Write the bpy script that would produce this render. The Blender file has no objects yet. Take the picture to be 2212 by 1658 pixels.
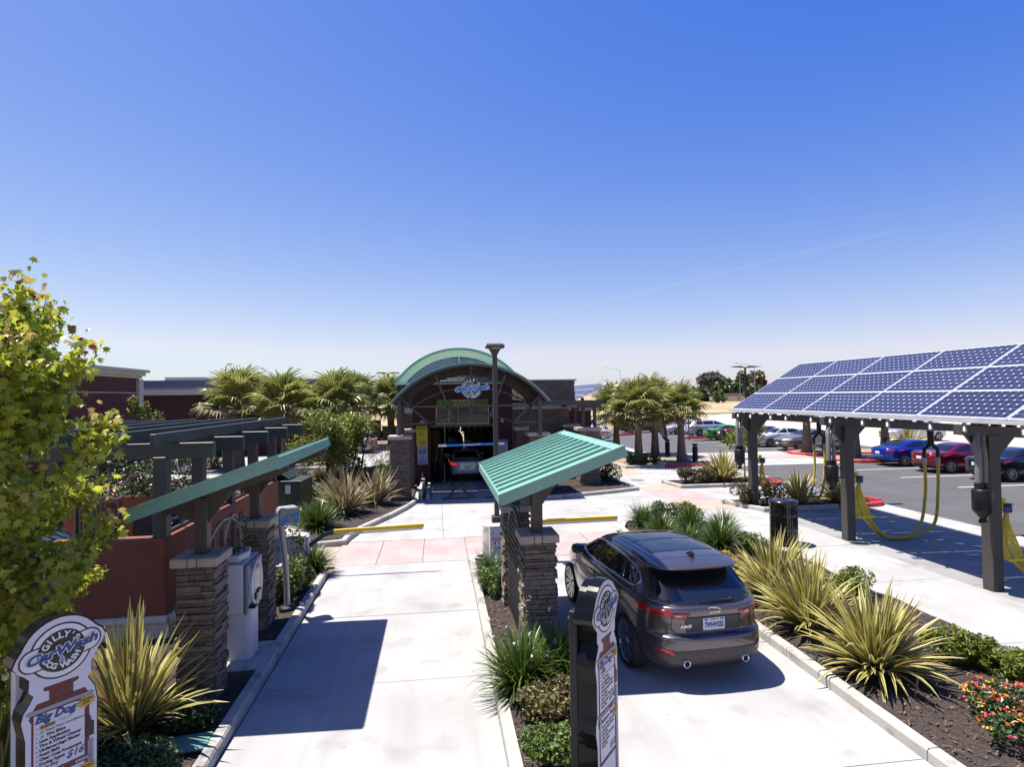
import bpy, bmesh, math, random
import numpy as np
from mathutils import Vector, Matrix
from mathutils.bvhtree import BVHTree
from mathutils.geometry import delaunay_2d_cdt
R = math.radians
rnd = random.Random(7)
SC = bpy.context.scene
COL = SC.collection

# ------------------------------------------------------------ camera, sky, sun, exposure
def setup_view():
    th, pi_, ro, Hc = R(7.3), R(1.26), R(0.8), 4.2
    fwd = Vector((math.sin(th)*math.cos(pi_), math.cos(th)*math.cos(pi_), math.sin(pi_)))
    right = Vector((math.cos(th), -math.sin(th), 0))
    up = right.cross(fwd)
    r2 = right*math.cos(ro) - up*math.sin(ro)
    u2 = up*math.cos(ro) + right*math.sin(ro)
    M = Matrix((r2, u2, -fwd)).transposed().to_4x4()
    M.translation = Vector((0, 0, Hc))
    cd = bpy.data.cameras.new('camera'); co = bpy.data.objects.new('camera', cd); COL.objects.link(co)
    co.matrix_world = M
    cd.sensor_width = 36; cd.lens = 1270/2212*36
    cd.clip_start = 0.05; cd.clip_end = 6000
    SC.camera = co
    w = bpy.data.worlds.new('World'); SC.world = w; w.use_nodes = True
    nt = w.node_tree; nt.nodes.clear()
    sky = nt.nodes.new('ShaderNodeTexSky'); sky.sky_type = 'NISHITA'; sky.sun_disc = False
    sky.sun_elevation = R(70.5); sky.sun_rotation = R(-70)
    sky.air_density = 1.0; sky.dust_density = 0.55; sky.ozone_density = 3.2; sky.altitude = 0
    bg = nt.nodes.new('ShaderNodeBackground'); bg.inputs[1].default_value = SKY
    out = nt.nodes.new('ShaderNodeOutputWorld')
    # a faint high contrail: part of the sky, a thin bright band along a great circle
    tc = nt.nodes.new('ShaderNodeTexCoord')
    def math_(op, a, b=None, clamp=False):
        n = nt.nodes.new('ShaderNodeMath'); n.operation = op; n.use_clamp = clamp
        for i, x in enumerate((a, b)):
            if x is None: continue
            if isinstance(x, (int, float)): n.inputs[i].default_value = x
            else: nt.links.new(x, n.inputs[i])
        return n.outputs[0]
    def dirv(u, v):
        return (fwd + r2*(u-1106)/1270 - u2*(v-829)/1270).normalized()
    res = None
    for (ua, va, ub, vb, wid, amt) in ((1075, 707, 1940, 497, 0.0026, 0.14), (2060, 629, 2500, 627, 0.002, 0.12)):
        A, B = dirv(ua, va), dirv(ub, vb)
        nrm = A.cross(B).normalized(); mid = (A+B).normalized()
        half = math.acos(max(-1, min(1, A.dot(B))))/2
        d1 = nt.nodes.new('ShaderNodeVectorMath'); d1.operation = 'DOT_PRODUCT'; nt.links.new(tc.outputs['Generated'], d1.inputs[0]); d1.inputs[1].default_value = nrm
        d2 = nt.nodes.new('ShaderNodeVectorMath'); d2.operation = 'DOT_PRODUCT'; nt.links.new(tc.outputs['Generated'], d2.inputs[0]); d2.inputs[1].default_value = mid
        a = math_('ABSOLUTE', d1.outputs['Value'])
        a = math_('SUBTRACT', 1.0, math_('DIVIDE', a, wid), True)
        e = math_('GREATER_THAN', d2.outputs['Value'], math.cos(half))
        nz = nt.nodes.new('ShaderNodeTexNoise'); nz.inputs['Scale'].default_value = 90; nt.links.new(tc.outputs['Generated'], nz.inputs['Vector'])
        k = math_('MULTIPLY', math_('MULTIPLY', a, e), math_('MULTIPLY', nz.outputs[0], amt))
        res = k if res is None else math_('ADD', res, k)
    # colour response of the photograph's sky: deep blue overhead, pale at the horizon
    sp = nt.nodes.new('ShaderNodeSeparateColor'); cb = nt.nodes.new('ShaderNodeCombineColor'); nt.links.new(sky.outputs[0], sp.inputs[0])
    for i, (g_, o_, cap) in enumerate(((.222, -.188, .755), (.162, -.108, .845), (.067, .515, .985))):
        k = 1.0/(2**EXPO*SKY)
        v = math_('MINIMUM', math_('MAXIMUM', math_('ADD', math_('MULTIPLY', sp.outputs[i], g_*k), o_*k), .04*k), cap*k)
        nt.links.new(v, cb.inputs[i])
    grade = cb.outputs[0]
    mix = nt.nodes.new('ShaderNodeMix'); mix.data_type = 'RGBA'
    nt.links.new(res, mix.inputs['Factor']); nt.links.new(grade, mix.inputs['A']); mix.inputs['B'].default_value = (4.2, 4.3, 4.5, 1)
    nt.links.new(mix.outputs['Result'], bg.inputs[0]); nt.links.new(bg.outputs[0], out.inputs[0])
    ld = bpy.data.lights.new('sun', 'SUN'); ld.energy = SUN; ld.angle = R(0.53); ld.color = (1.0, 0.95, 0.87)
    lo = bpy.data.objects.new('sun', ld); COL.objects.link(lo)
    lo.rotation_euler = Vector((0.33, -0.12, -1)).to_track_quat('-Z', 'Y').to_euler()
    lo.location = (-30, 12, 90)
    vs = SC.view_settings; vs.view_transform = 'Standard'; vs.look = 'None'; vs.gamma = 1; vs.exposure = EXPO; vs.use_curve_mapping = False
SUN, SKY, EXPO, ALB = 5.0, 0.1, 1.05, 0.8
setup_view()

# ------------------------------------------------------------ materials
MATS = {}
def mk(name, base, rough=0.6, metal=0.0, var=0.12, scale=6.0, bump=0.0, bscale=60.0, coat=0.0, spec=0.5, island=0.0, objr=0.0, base2=None, emit=None, transl=0.0, speck=None, detail=5.0):
    if name in MATS: return MATS[name]
    base = [c*ALB for c in base]; base2 = [c*ALB for c in base2] if base2 else None; speck = (*speck[:3], [c*ALB for c in speck[3]]) if speck else None
    m = bpy.data.materials.new(name); m.use_nodes = True; nt = m.node_tree; N = nt.nodes; Lk = nt.links
    b = N['Principled BSDF']; out = N['Material Output']
    b.inputs['Roughness'].default_value = rough; b.inputs['Metallic'].default_value = metal
    b.inputs['Specular IOR Level'].default_value = spec
    b.inputs['Coat Weight'].default_value = coat; b.inputs['Coat Roughness'].default_value = 0.04
    geo = N.new('ShaderNodeNewGeometry')
    nz = N.new('ShaderNodeTexNoise'); nz.inputs['Scale'].default_value = scale; nz.inputs['Detail'].default_value = detail
    Lk.new(geo.outputs['Position'], nz.inputs['Vector'])
    fac = nz.outputs[0]
    mr = N.new('ShaderNodeMapRange'); mr.inputs[1].default_value = 0.3; mr.inputs[2].default_value = 0.7
    Lk.new(fac, mr.inputs[0]); fac = mr.outputs[0]
    def add(x, amt):
        nonlocal fac
        a = N.new('ShaderNodeMath'); a.operation = 'MULTIPLY_ADD'; a.inputs[1].default_value = amt; Lk.new(x, a.inputs[0])
        c = N.new('ShaderNodeMath'); c.operation = 'MULTIPLY'; c.inputs[1].default_value = 1-amt; Lk.new(fac, c.inputs[0]); Lk.new(c.outputs[0], a.inputs[2])
        fac = a.outputs[0]
    if island: add(geo.outputs['Random Per Island'], island)
    if objr:
        oi = N.new('ShaderNodeObjectInfo'); add(oi.outputs['Random'], objr)
    cr = N.new('ShaderNodeValToRGB'); Lk.new(fac, cr.inputs[0])
    lo = [max(0, c*(1-var)) for c in base]; hi = [c*(1+var) for c in (base2 or base)]
    cr.color_ramp.elements[0].color = (*lo, 1); cr.color_ramp.elements[1].color = (*hi, 1)
    colr = cr.outputs[0]
    if speck:
        n2 = N.new('ShaderNodeTexNoise'); n2.inputs['Scale'].default_value = speck[0]; n2.inputs['Detail'].default_value = 6; Lk.new(geo.outputs['Position'], n2.inputs['Vector'])
        m2 = N.new('ShaderNodeMapRange'); m2.inputs[1].default_value = speck[1]; m2.inputs[2].default_value = speck[2]; Lk.new(n2.outputs[0], m2.inputs[0])
        mx = N.new('ShaderNodeMix'); mx.data_type = 'RGBA'; Lk.new(m2.outputs[0], mx.inputs['Factor']); Lk.new(colr, mx.inputs['A']); mx.inputs['B'].default_value = (*speck[3], 1)
        colr = mx.outputs['Result']
    Lk.new(colr, b.inputs['Base Color'])
    if bump:
        nb = N.new('ShaderNodeTexNoise'); nb.inputs['Scale'].default_value = bscale; nb.inputs['Detail'].default_value = 4; Lk.new(geo.outputs['Position'], nb.inputs['Vector'])
        bp = N.new('ShaderNodeBump'); bp.inputs['Strength'].default_value = bump; bp.inputs['Distance'].default_value = 0.02; Lk.new(nb.outputs[0], bp.inputs['Height']); Lk.new(bp.outputs[0], b.inputs['Normal'])
    if emit:
        b.inputs['Emission Color'].default_value = (*emit[0], 1); b.inputs['Emission Strength'].default_value = emit[1]
    if transl:
        tr = N.new('ShaderNodeBsdfTranslucent'); Lk.new(colr, tr.inputs[0])
        ms = N.new('ShaderNodeMixShader'); ms.inputs[0].default_value = transl
        Lk.new(b.outputs[0], ms.inputs[1]); Lk.new(tr.outputs[0], ms.inputs[2]); Lk.new(ms.outputs[0], out.inputs[0])
    MATS[name] = m
    return m

def mk_panel():
    m = bpy.data.materials.new('solar_cells'); m.use_nodes = True; nt = m.node_tree; N = nt.nodes; Lk = nt.links
    b = N['Principled BSDF']; b.inputs['Roughness'].default_value = 0.25; b.inputs['Specular IOR Level'].default_value = 0.35
    tc = N.new('ShaderNodeTexCoord'); sp = N.new('ShaderNodeSeparateXYZ'); Lk.new(tc.outputs['Object'], sp.inputs[0])
    def mth(op, a, b_=None):
        n = N.new('ShaderNodeMath'); n.operation = op
        for i, x in enumerate((a, b_)):
            if x is None: continue
            if isinstance(x, (int, float)): n.inputs[i].default_value = x
            else: Lk.new(x, n.inputs[i])
        return n.outputs[0]
    ax = mth('ABSOLUTE', mth('SUBTRACT', mth('FRACT', mth('ADD', mth('MULTIPLY', sp.outputs[0], 6/1.02), -0.18)), 0.5))
    ay = mth('ABSOLUTE', mth('SUBTRACT', mth('FRACT', mth('ADD', mth('MULTIPLY', sp.outputs[1], 12/2.06), -0.175)), 0.5))
    l1 = mth('GREATER_THAN', ax, 0.485); l2 = mth('GREATER_THAN', ay, 0.487)
    dia = mth('GREATER_THAN', mth('ADD', ax, ay), 0.875)
    nb = mth('MAXIMUM', mth('MULTIPLY', mth('MAXIMUM', l1, l2), 0.36), dia)
    oi = N.new('ShaderNodeObjectInfo')
    cr = N.new('ShaderNodeValToRGB'); Lk.new(oi.outputs['Random'], cr.inputs[0])
    cr.color_ramp.elements[0].color = (0.018, 0.020, 0.046, 1); cr.color_ramp.elements[1].color = (0.027, 0.029, 0.066, 1)
    mx = N.new('ShaderNodeMix'); mx.data_type = 'RGBA'; Lk.new(nb, mx.inputs['Factor']); Lk.new(cr.outputs[0], mx.inputs['A']); mx.inputs['B'].default_value = (0.62, 0.65, 0.72, 1)
    Lk.new(mx.outputs['Result'], b.inputs['Base Color'])
    MATS['solar_cells'] = m
    return m

# ------------------------------------------------------------ mesh building
class MB:
    def __init__(s): s.v = []; s.f = []; s.m = []; s.sm = []
    def add(s, V, F, mi=0, M=None, smooth=False):
        o = len(s.v)
        if M is not None: V = [M @ Vector(p) for p in V]
        s.v.extend([tuple(p) for p in V])
        for k, f in enumerate(F):
            s.f.append(tuple(i+o for i in f)); s.m.append(mi if isinstance(mi, int) else mi[k]); s.sm.append(smooth)
        return s
    def box(s, c, d, mi=0, rz=0.0, M=None):
        x, y, z = d[0]/2, d[1]/2, d[2]/2
        V = [(i*x, j*y, k*z) for k in (-1, 1) for j in (-1, 1) for i in (-1, 1)]
        F = [(0, 2, 3, 1), (4, 5, 7, 6), (0, 1, 5, 4), (2, 6, 7, 3), (0, 4, 6, 2), (1, 3, 7, 5)]
        T = Matrix.Translation(c) @ Matrix.Rotation(rz, 4, 'Z')
        if M is not None: T = M @ T
        return s.add(V, F, mi, T)
    def bb(s, x0, x1, y0, y1, z0, z1, mi=0, M=None):
        return s.box(((x0+x1)/2, (y0+y1)/2, (z0+z1)/2), (x1-x0, y1-y0, z1-z0), mi, 0, M)
    def beam(s, p, q, w, h, mi=0, up=(0, 0, 1)):
        p, q = Vector(p), Vector(q); d = q-p; L = d.length; d.normalize()
        u = Vector(up); sd = d.cross(u)
        if sd.length < 1e-4: sd = d.cross(Vector((1, 0, 0)))
        sd.normalize(); u = sd.cross(d)
        M = Matrix((sd, d, u)).transposed().to_4x4(); M.translation = (p+q)/2
        return s.box((0, 0, 0), (w, L, h), mi, 0, M)
    def tube(s, path, r, n=8, mi=0, caps=True, smooth=True):
        P = [Vector(p) for p in path]; V = []; F = []
        rr = r if isinstance(r, (list, tuple)) else [r]*len(P)
        prev = None
        for i, p in enumerate(P):
            t = (P[min(i+1, len(P)-1)]-P[max(i-1, 0)]).normalized()
            if prev is None:
                a = t.cross(Vector((0, 0, 1)))
                if a.length < 0.05: a = t.cross(Vector((1, 0, 0)))
            else: a = prev - t*prev.dot(t)
            a.normalize(); prev = a; b = t.cross(a)
            for k in range(n):
                an = 2*math.pi*k/n; V.append(p+(a*math.cos(an)+b*math.sin(an))*rr[i])
        for i in range(len(P)-1):
            for k in range(n):
                k2 = (k+1) % n
                F.append((i*n+k, i*n+k2, (i+1)*n+k2, (i+1)*n+k))
        s.add(V, F, mi, None, smooth)
        if caps:
            s.add(V[:n], [tuple(range(n))[::-1]], mi); s.add(V[-n:], [tuple(range(n))], mi)
        return s
    def lathe(s, prof, n=24, mi=0, c=(0, 0, 0), M=None, smooth=True, caps=True):
        V = []; F = []
        for r_, z in prof:
            for k in range(n):
                a = 2*math.pi*k/n; V.append((c[0]+r_*math.cos(a), c[1]+r_*math.sin(a), c[2]+z))
        for i in range(len(prof)-1):
            for k in range(n):
                k2 = (k+1) % n; F.append((i*n+k, i*n+k2, (i+1)*n+k2, (i+1)*n+k))
        s.add(V, F, mi, M, smooth)
        if caps: s.add(V[:n], [tuple(range(n))[::-1]], mi, M); s.add(V[-n:], [tuple(range(n))], mi, M)
        return s
    def prism(s, poly, z0, z1, mi=0, M=None, side=None, smooth=False):
        n = len(poly)
        ar = sum(poly[i][0]*poly[(i+1) % n][1]-poly[(i+1) % n][0]*poly[i][1] for i in range(n))
        if ar < 0: poly = poly[::-1]
        V = [(p[0], p[1], z0) for p in poly]+[(p[0], p[1], z1) for p in poly]
        s.add(V, [tuple(range(n))[::-1], tuple(range(n, 2*n))], mi, M)
        s.add(V, [(i, (i+1) % n, (i+1) % n+n, i+n) for i in range(n)], mi if side is None else side, M, smooth)
        return s
    def mesh(s, name, mats, bevel=0.0, seg=1):
        me = bpy.data.meshes.new(name); me.from_pydata(s.v, [], s.f)
        if not isinstance(mats, (list, tuple)): mats = [mats]
        for m in mats: me.materials.append(m)
        me.polygons.foreach_set('material_index', s.m); me.polygons.foreach_set('use_smooth', s.sm)
        me.update()
        if bevel:
            bm = bmesh.new(); bm.from_mesh(me); bmesh.ops.remove_doubles(bm, verts=bm.verts, dist=1e-5)
            es = [e for e in bm.edges if len(e.link_faces) == 2 and e.calc_face_angle(0) > 0.5]
            bmesh.ops.bevel(bm, geom=es, offset=bevel, segments=seg, affect='EDGES', profile=0.5, clamp_overlap=True)
            bm.to_mesh(me); bm.free()
        return me
    def build(s, name, mats, parent=None, loc=None, rz=None, bevel=0.0, seg=1, **kw):
        return link(name, s.mesh(name, mats, bevel, seg), parent, loc, rz, **kw)
def link(name, data, parent=None, loc=None, rz=None, **kw):
    o = bpy.data.objects.new(name, data); COL.objects.link(o)
    if parent is not None: o.parent = parent
    if loc is not None: o.location = loc
    if rz is not None: o.rotation_euler = (0, 0, rz)
    for k, v in kw.items(): o[k] = v
    return o
def thing(name, label, cat, loc=(0, 0, 0), rz=0.0, group=None):
    o = link(name, None, None, loc, rz, label=label, category=cat)
    o.empty_display_size = 0.2
    if group: o['group'] = group
    return o
def tagged(o, label, cat, group=None):
    o['label'] = label; o['category'] = cat
    if group: o['group'] = group
    return o
def smoothstep(a, b, x):
    t = max(0.0, min(1.0, (x-a)/(b-a))); return t*t*(3-2*t)
_tc = {}
def text_geo(body, size=1.0, shear=0.0, off=0.0, ext=0.0, align='CENTER'):
    key = (body, size, shear, off, ext, align)
    if key in _tc: return _tc[key]
    cu = bpy.data.curves.new('t', 'FONT'); cu.body = body; cu.size = size; cu.shear = shear; cu.offset = off; cu.extrude = ext
    cu.align_x = align; cu.align_y = 'CENTER'; cu.resolution_u = 3
    o = bpy.data.objects.new('t', cu); COL.objects.link(o)
    dg = bpy.context.evaluated_depsgraph_get()
    me = bpy.data.meshes.new_from_object(o.evaluated_get(dg))
    V = [tuple(v.co) for v in me.vertices]; F = [tuple(p.vertices) for p in me.polygons]
    bpy.data.objects.remove(o); bpy.data.curves.remove(cu); bpy.data.meshes.remove(me)
    _tc[key] = (V, F); return V, F
FACE = Matrix.Rotation(R(90), 4, 'X')           # text plane -> XZ plane facing -Y
def put_text(mb, body, x, y, z, size, mi=0, shear=0.0, off=0.0, rot=0.0, sx=1.0, align='CENTER', base=None):
    V, F = text_geo(body, size, shear, off, 0.0, align)
    M = Matrix.Translation((x, y, z)) @ FACE @ Matrix.Rotation(rot, 4, 'Z') @ Matrix.Diagonal((sx, 1, 1, 1))
    if base is not None: M = base @ M
    mb.add(V, F, mi, M)
def arc_text(mb, body, cx, y, cz, r, a0, step, size, mi=0, top=True, off=0.0, base=None):
    n = len(body)
    for i, ch in enumerate(body):
        if ch == ' ': continue
        a = R(a0+(i-(n-1)/2)*step)
        if top: put_text(mb, ch, cx+r*math.sin(a), y, cz+r*math.cos(a), size, mi, 0, off, -a, base=base)
        else: put_text(mb, ch, cx+r*math.sin(a), y, cz-r*math.cos(a), size, mi, 0, off, a, base=base)
def disc(mb, cx, y, cz, r, mi=0, n=40, rz=None, base=None):
    V = [(cx+r*math.cos(2*math.pi*k/n), y, cz+(rz or r)*math.sin(2*math.pi*k/n)) for k in range(n)]
    mb.add(V, [tuple(range(n))], mi, base)
def flat(mb, poly, y, mi=0, base=None):
    n = len(poly)
    ar = sum(poly[i][0]*poly[(i+1) % n][1]-poly[(i+1) % n][0]*poly[i][1] for i in range(n))
    if ar < 0: poly = poly[::-1]
    mb.add([(p[0], y, p[1]) for p in poly], [tuple(range(n))], mi, base)
def rect(mb, x0, x1, z0, z1, y, mi=0, base=None): flat(mb, [(x0, z0), (x1, z0), (x1, z1), (x0, z1)], y, mi, base)
def stadium(cx, cz, hw, hh, rot=0.0, n=10):
    P = []
    for k in range(n+1): a = -math.pi/2+math.pi*k/n; P.append((hw-hh+hh*math.cos(a), hh*math.sin(a)))
    for k in range(n+1): a = math.pi/2+math.pi*k/n; P.append((-(hw-hh)+hh*math.cos(a), hh*math.sin(a)))
    c, s_ = math.cos(rot), math.sin(rot)
    return [(cx+p[0]*c-p[1]*s_, cz+p[0]*s_+p[1]*c) for p in P]

# common materials
CONC = mk('concrete', (0.385, 0.378, 0.365), 0.85, var=0.11, scale=0.7, bump=0.15, bscale=120, speck=(1.3, 0.55, 0.80, (0.25, 0.243, 0.235)))
def lane_wear():
    """tyre polish along the lanes and scattered oil drips, as colour of the concrete itself"""
    nt = CONC.node_tree; N = nt.nodes; L = nt.links; b = N['Principled BSDF']; src = b.inputs['Base Color'].links[0].from_socket
    geo = N.new('ShaderNodeNewGeometry'); mp = N.new('ShaderNodeMapping'); mp.inputs['Scale'].default_value = (2.6, .10, 1); L.new(geo.outputs['Position'], mp.inputs[0])
    nz = N.new('ShaderNodeTexNoise'); nz.inputs['Scale'].default_value = 1.0; nz.inputs['Detail'].default_value = 6; L.new(mp.outputs[0], nz.inputs['Vector'])
    mr = N.new('ShaderNodeMapRange'); mr.inputs[1].default_value = .52; mr.inputs[2].default_value = .75; mr.inputs[4].default_value = .36; L.new(nz.outputs[0], mr.inputs[0])
    mx = N.new('ShaderNodeMix'); mx.data_type = 'RGBA'; L.new(mr.outputs[0], mx.inputs['Factor']); L.new(src, mx.inputs['A']); mx.inputs['B'].default_value = (.17, .165, .16, 1)
    vo = N.new('ShaderNodeTexVoronoi'); vo.inputs['Scale'].default_value = 1.7; L.new(geo.outputs['Position'], vo.inputs['Vector'])
    m2 = N.new('ShaderNodeMapRange'); m2.inputs[1].default_value = .05; m2.inputs[2].default_value = .02; m2.inputs[4].default_value = .45; L.new(vo.outputs['Distance'], m2.inputs[0])
    my = N.new('ShaderNodeMix'); my.data_type = 'RGBA'; L.new(m2.outputs[0], my.inputs['Factor']); L.new(mx.outputs['Result'], my.inputs['A']); my.inputs['B'].default_value = (.09, .085, .08, 1)
    L.new(my.outputs['Result'], b.inputs['Base Color'])
lane_wear()
CONC2 = mk('kerb_concrete', (0.43, 0.41, 0.375), 0.85, var=0.16, scale=2.0, bump=0.3, bscale=70, speck=(3.2, 0.54, 0.72, (0.20, 0.19, 0.18)))
PINK = mk('stamped_concrete', (0.415, 0.318, 0.30), 0.8, var=0.14, scale=1.0, bump=0.3, bscale=40, speck=(2.4, 0.53, 0.75, (0.34, 0.25, 0.232)))
TANC = mk('tan_concrete', (0.40, 0.335, 0.255), 0.85, var=0.08, scale=1.5, bump=0.3, bscale=40)
JOINT = mk('joint', (0.16, 0.15, 0.14), 0.95)
ASPH = mk('asphalt', (0.085, 0.083, 0.085), 0.9, var=0.15, scale=0.6, bump=0.4, bscale=160, speck=(90.0, 0.55, 0.8, (0.15, 0.15, 0.15)))
REDK = mk('red_kerb_paint', (0.55, 0.035, 0.04), 0.6, var=0.12, scale=6, bump=0.1)
MULCH = mk('mulch', (0.040, 0.028, 0.022), 0.95, var=0.45, scale=35, bump=1.0, bscale=55, speck=(50.0, 0.55, 0.72, (0.13, 0.09, 0.065)))
CHIP = mk('bark_chip', (0.025, 0.018, 0.014), 0.9, var=0.3, scale=20, island=0.9, base2=(0.15, 0.10, 0.075))
SOIL = mk('dry_soil', (0.30, 0.23, 0.16), 0.95, var=0.25, scale=6, bump=0.8, bscale=40)
BROWN = mk('brown_steel', (0.062, 0.054, 0.050), 0.5, var=0.10, scale=10, bump=0.05)
DKGREEN = mk('pergola_paint', (0.034, 0.046, 0.043), 0.45, var=0.12, scale=8, bump=0.08, bscale=25)
TEAL = mk('green_metal_roof', (0.205, 0.405, 0.325), 0.42, var=0.09, scale=2.2, spec=0.5, speck=(14.0, .60, .85, (.25, .42, .34)), bump=.04, bscale=9)
PALEG = mk('pale_green_panel', (0.92, 0.96, 0.66), 0.6, var=0.04)
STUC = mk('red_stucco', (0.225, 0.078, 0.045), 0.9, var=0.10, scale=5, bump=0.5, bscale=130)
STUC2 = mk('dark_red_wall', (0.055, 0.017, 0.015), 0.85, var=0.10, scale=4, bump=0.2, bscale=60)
CREAM = mk('cream_trim', (0.62, 0.55, 0.45), 0.75, var=0.07, scale=5, bump=0.1)
CAPST = mk('cap_stone', (0.44, 0.375, 0.30), 0.85, var=0.12, scale=7, bump=0.5, bscale=120)
GROUT = mk('grout', (0.055, 0.05, 0.047), 0.95)
STONE = mk('ledge_stone', (0.050, 0.041, 0.036), 0.85, var=0.4, scale=11, bump=1.0, bscale=38, island=0.45, objr=0.45, base2=(0.215, 0.165, 0.125))
BLACK = mk('black_gloss', (0.012, 0.012, 0.014), 0.22, var=0.1, coat=0.25)
BLKM = mk('black_matte', (0.016, 0.016, 0.018), 0.5, var=0.15, spec=.3)
DARK = mk('dark_void', (0.008, 0.008, 0.009), 0.9)
GREY = mk('galvanised', (0.33, 0.34, 0.35), 0.45, 0.6, var=0.12, scale=14)
WHITE = mk('white_print', (0.78, 0.78, 0.80), 0.5, var=0.03)
WPNT = mk('white_paint', (0.74, 0.74, 0.72), 0.55, var=0.06, scale=5)
YEL = mk('yellow_paint', (0.85, 0.55, 0.02), 0.5, var=0.05)
YEL2 = mk('yellow_plastic', (0.78, 0.60, 0.03), 0.45, var=0.08)
BLUE = mk('blue_print', (0.03, 0.22, 0.62), 0.45, var=0.04)
NAVY = mk('navy_print', (0.015, 0.05, 0.22), 0.45, var=0.04)
BLKP = mk('black_print', (0.015, 0.014, 0.016), 0.5, var=0.04)
MAROON = mk('maroon_print', (0.13, 0.012, 0.022), 0.5, var=0.04)
GREYP = mk('grey_print', (0.30, 0.31, 0.34), 0.5, var=0.04)
REDP = mk('red_print', (0.6, 0.04, 0.03), 0.5, var=0.04)
GLASS = mk('tinted_glass', (0.010, 0.012, 0.015), 0.03, var=0.0, spec=1.0)
CHROME = mk('chrome', (0.75, 0.76, 0.78), 0.12, 1.0, var=0.02)
RUBBER = mk('tyre', (0.018, 0.018, 0.019), 0.8, var=0.2, bump=0.1)
ALLOY = mk('alloy', (0.52, 0.53, 0.55), 0.28, 0.9, var=0.04)
TLIGHT = mk('tail_lamp', (0.42, 0.008, 0.012), 0.12, var=0.1, coat=0.8)
TLIT = mk('tail_lamp_lit', (0.5, 0.01, 0.01), 0.2, emit=((1.0, 0.02, 0.02), 0.35))
HLIGHT = mk('head_lamp', (0.62, 0.65, 0.68), 0.08, var=0.05, coat=1.0)
DGREEN = mk('utility_green', (0.022, 0.036, 0.026), 0.5, var=0.12)
mk_panel()
# ------------------------------------------------------------ ground, paving, kerbs, beds
def struct_(o): o['kind'] = 'structure'; return o
def sheet(name, poly, z, mat):
    mb = MB(); n = len(poly)
    ar = sum(poly[i][0]*poly[(i+1) % n][1]-poly[(i+1) % n][0]*poly[i][1] for i in range(n))
    if ar < 0: poly = poly[::-1]
    mb.add([(p[0], p[1], z) for p in poly], [tuple(range(n))])
    return struct_(mb.build(name, mat))
DRY = mk('dry_field', (0.30, 0.20, 0.095), 0.95, var=0.25, scale=0.035, bump=0.6, bscale=3, base2=(0.46, 0.35, 0.20), speck=(0.6, 0.5, 0.75, (0.24, 0.17, 0.08)), detail=8)
sheet('ground', [(-1500, -300), (1800, -300), (1800, 3200), (-1500, 3200)], -0.06, DRY)
DIRT = mk('bare_dirt', (0.50, 0.43, 0.35), 0.95, var=0.14, scale=0.15, bump=0.5, bscale=6, speck=(1.5, 0.55, 0.8, (0.36, 0.30, 0.23)))
sheet('dirt_lot', [(30.5, -40), (140, -40), (140, 100), (60, 118), (30.5, 74)], -0.045, DIRT)
sheet('asphalt_lot', [(9.5, 36.4), (16.4, 30), (16.4, -30), (33, -30), (33, 66), (22, 70), (9.5, 70)], -0.03, ASPH)
sheet('far_road', [(20, 112), (420, 150), (420, 158), (20, 119)], -0.04, ASPH)
sheet('far_kerb_path', [(20, 92), (200, 104), (200, 106.5), (20, 94)], -0.04, CONC)
# left drive: pale concrete drive looping behind the pergola
sheet('concrete_drive', [(-60, 31), (-7.6, 33.0), (-2.4, 37), (-2.6, 41), (-1, 46), (-1, 60), (-60, 60)], -0.036, CONC)
sheet('left_asphalt', [(-70, 52), (-3, 52), (-3, 66), (-70, 66)], -0.03, ASPH)

def slabs(name, x0, x1, y0, y1, nx, ny, mat, z=0.0, ys=None, xs=None, gap=0.014):
    base = sheet(name, [(x0, y0), (x1, y0), (x1, y1), (x0, y1)], z-0.018, JOINT)
    xs = xs or [x0+(x1-x0)*i/nx for i in range(nx+1)]; ys = ys or [y0+(y1-y0)*i/ny for i in range(ny+1)]
    for i in range(len(xs)-1):
        for j in range(len(ys)-1):
            mb = MB(); dz = rnd.uniform(-0.002, 0.002)
            mb.bb(xs[i]+gap/2, xs[i+1]-gap/2, ys[j]+gap/2, ys[j+1]-gap/2, z-0.03, z+dz)
            mb.build('slab', mat, base)
    return base
slabs('lane_paving', -2.57, 0.76, -2, 15.25, 1, 1, CONC, ys=[-2, 3.1, 6.0, 8.95, 11.7, 14.4, 15.25])
slabs('exit_lane_paving', 1.92, 5.47, -2, 15.25, 1, 1, CONC, ys=[-2, 3.0, 6.15, 9.4, 12.5, 15.25])
slabs('stamped_crossing', -2.75, 5.45, 15.25, 17.75, 7, 1, PINK, gap=0.02)
slabs('tunnel_apron', -2.75, 8.97, 17.75, 29.4, 1, 1, CONC, xs=[-2.75, 0.15, 3.0, 5.9, 8.97], ys=[17.75, 20.6, 23.4, 26.4, 29.4])
slabs('vacuum_walk', 8.97, 11.35, -2, 20.3, 1, 1, CONC, ys=[-2, 2.5, 5.6, 8.7, 11.9, 14.9, 17.6, 20.3])
slabs('tan_band', 8.97, 10.95, 20.3, 21.5, 1, 1, TANC)
slabs('stamped_walk', 8.97, 10.95, 21.5, 24.75, 2, 2, PINK)
slabs('tan_band', 8.97, 10.95, 24.75, 25.7, 1, 1, TANC)
slabs('entry_walk', 8.0, 10.95, 25.7, 29.9, 1, 2, CONC)
slabs('tan_band', 8.0, 10.95, 29.9, 35.5, 1, 2, TANC)
slabs('entry_walk', 8.0, 15.0, 35.5, 52, 2, 5, CONC)
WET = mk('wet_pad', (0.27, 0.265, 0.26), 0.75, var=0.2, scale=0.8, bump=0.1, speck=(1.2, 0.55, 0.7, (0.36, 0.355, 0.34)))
slabs('vacuum_pad', 11.35, 15.5, -2, 20.3, 2, 5, WET, z=-0.004)
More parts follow.
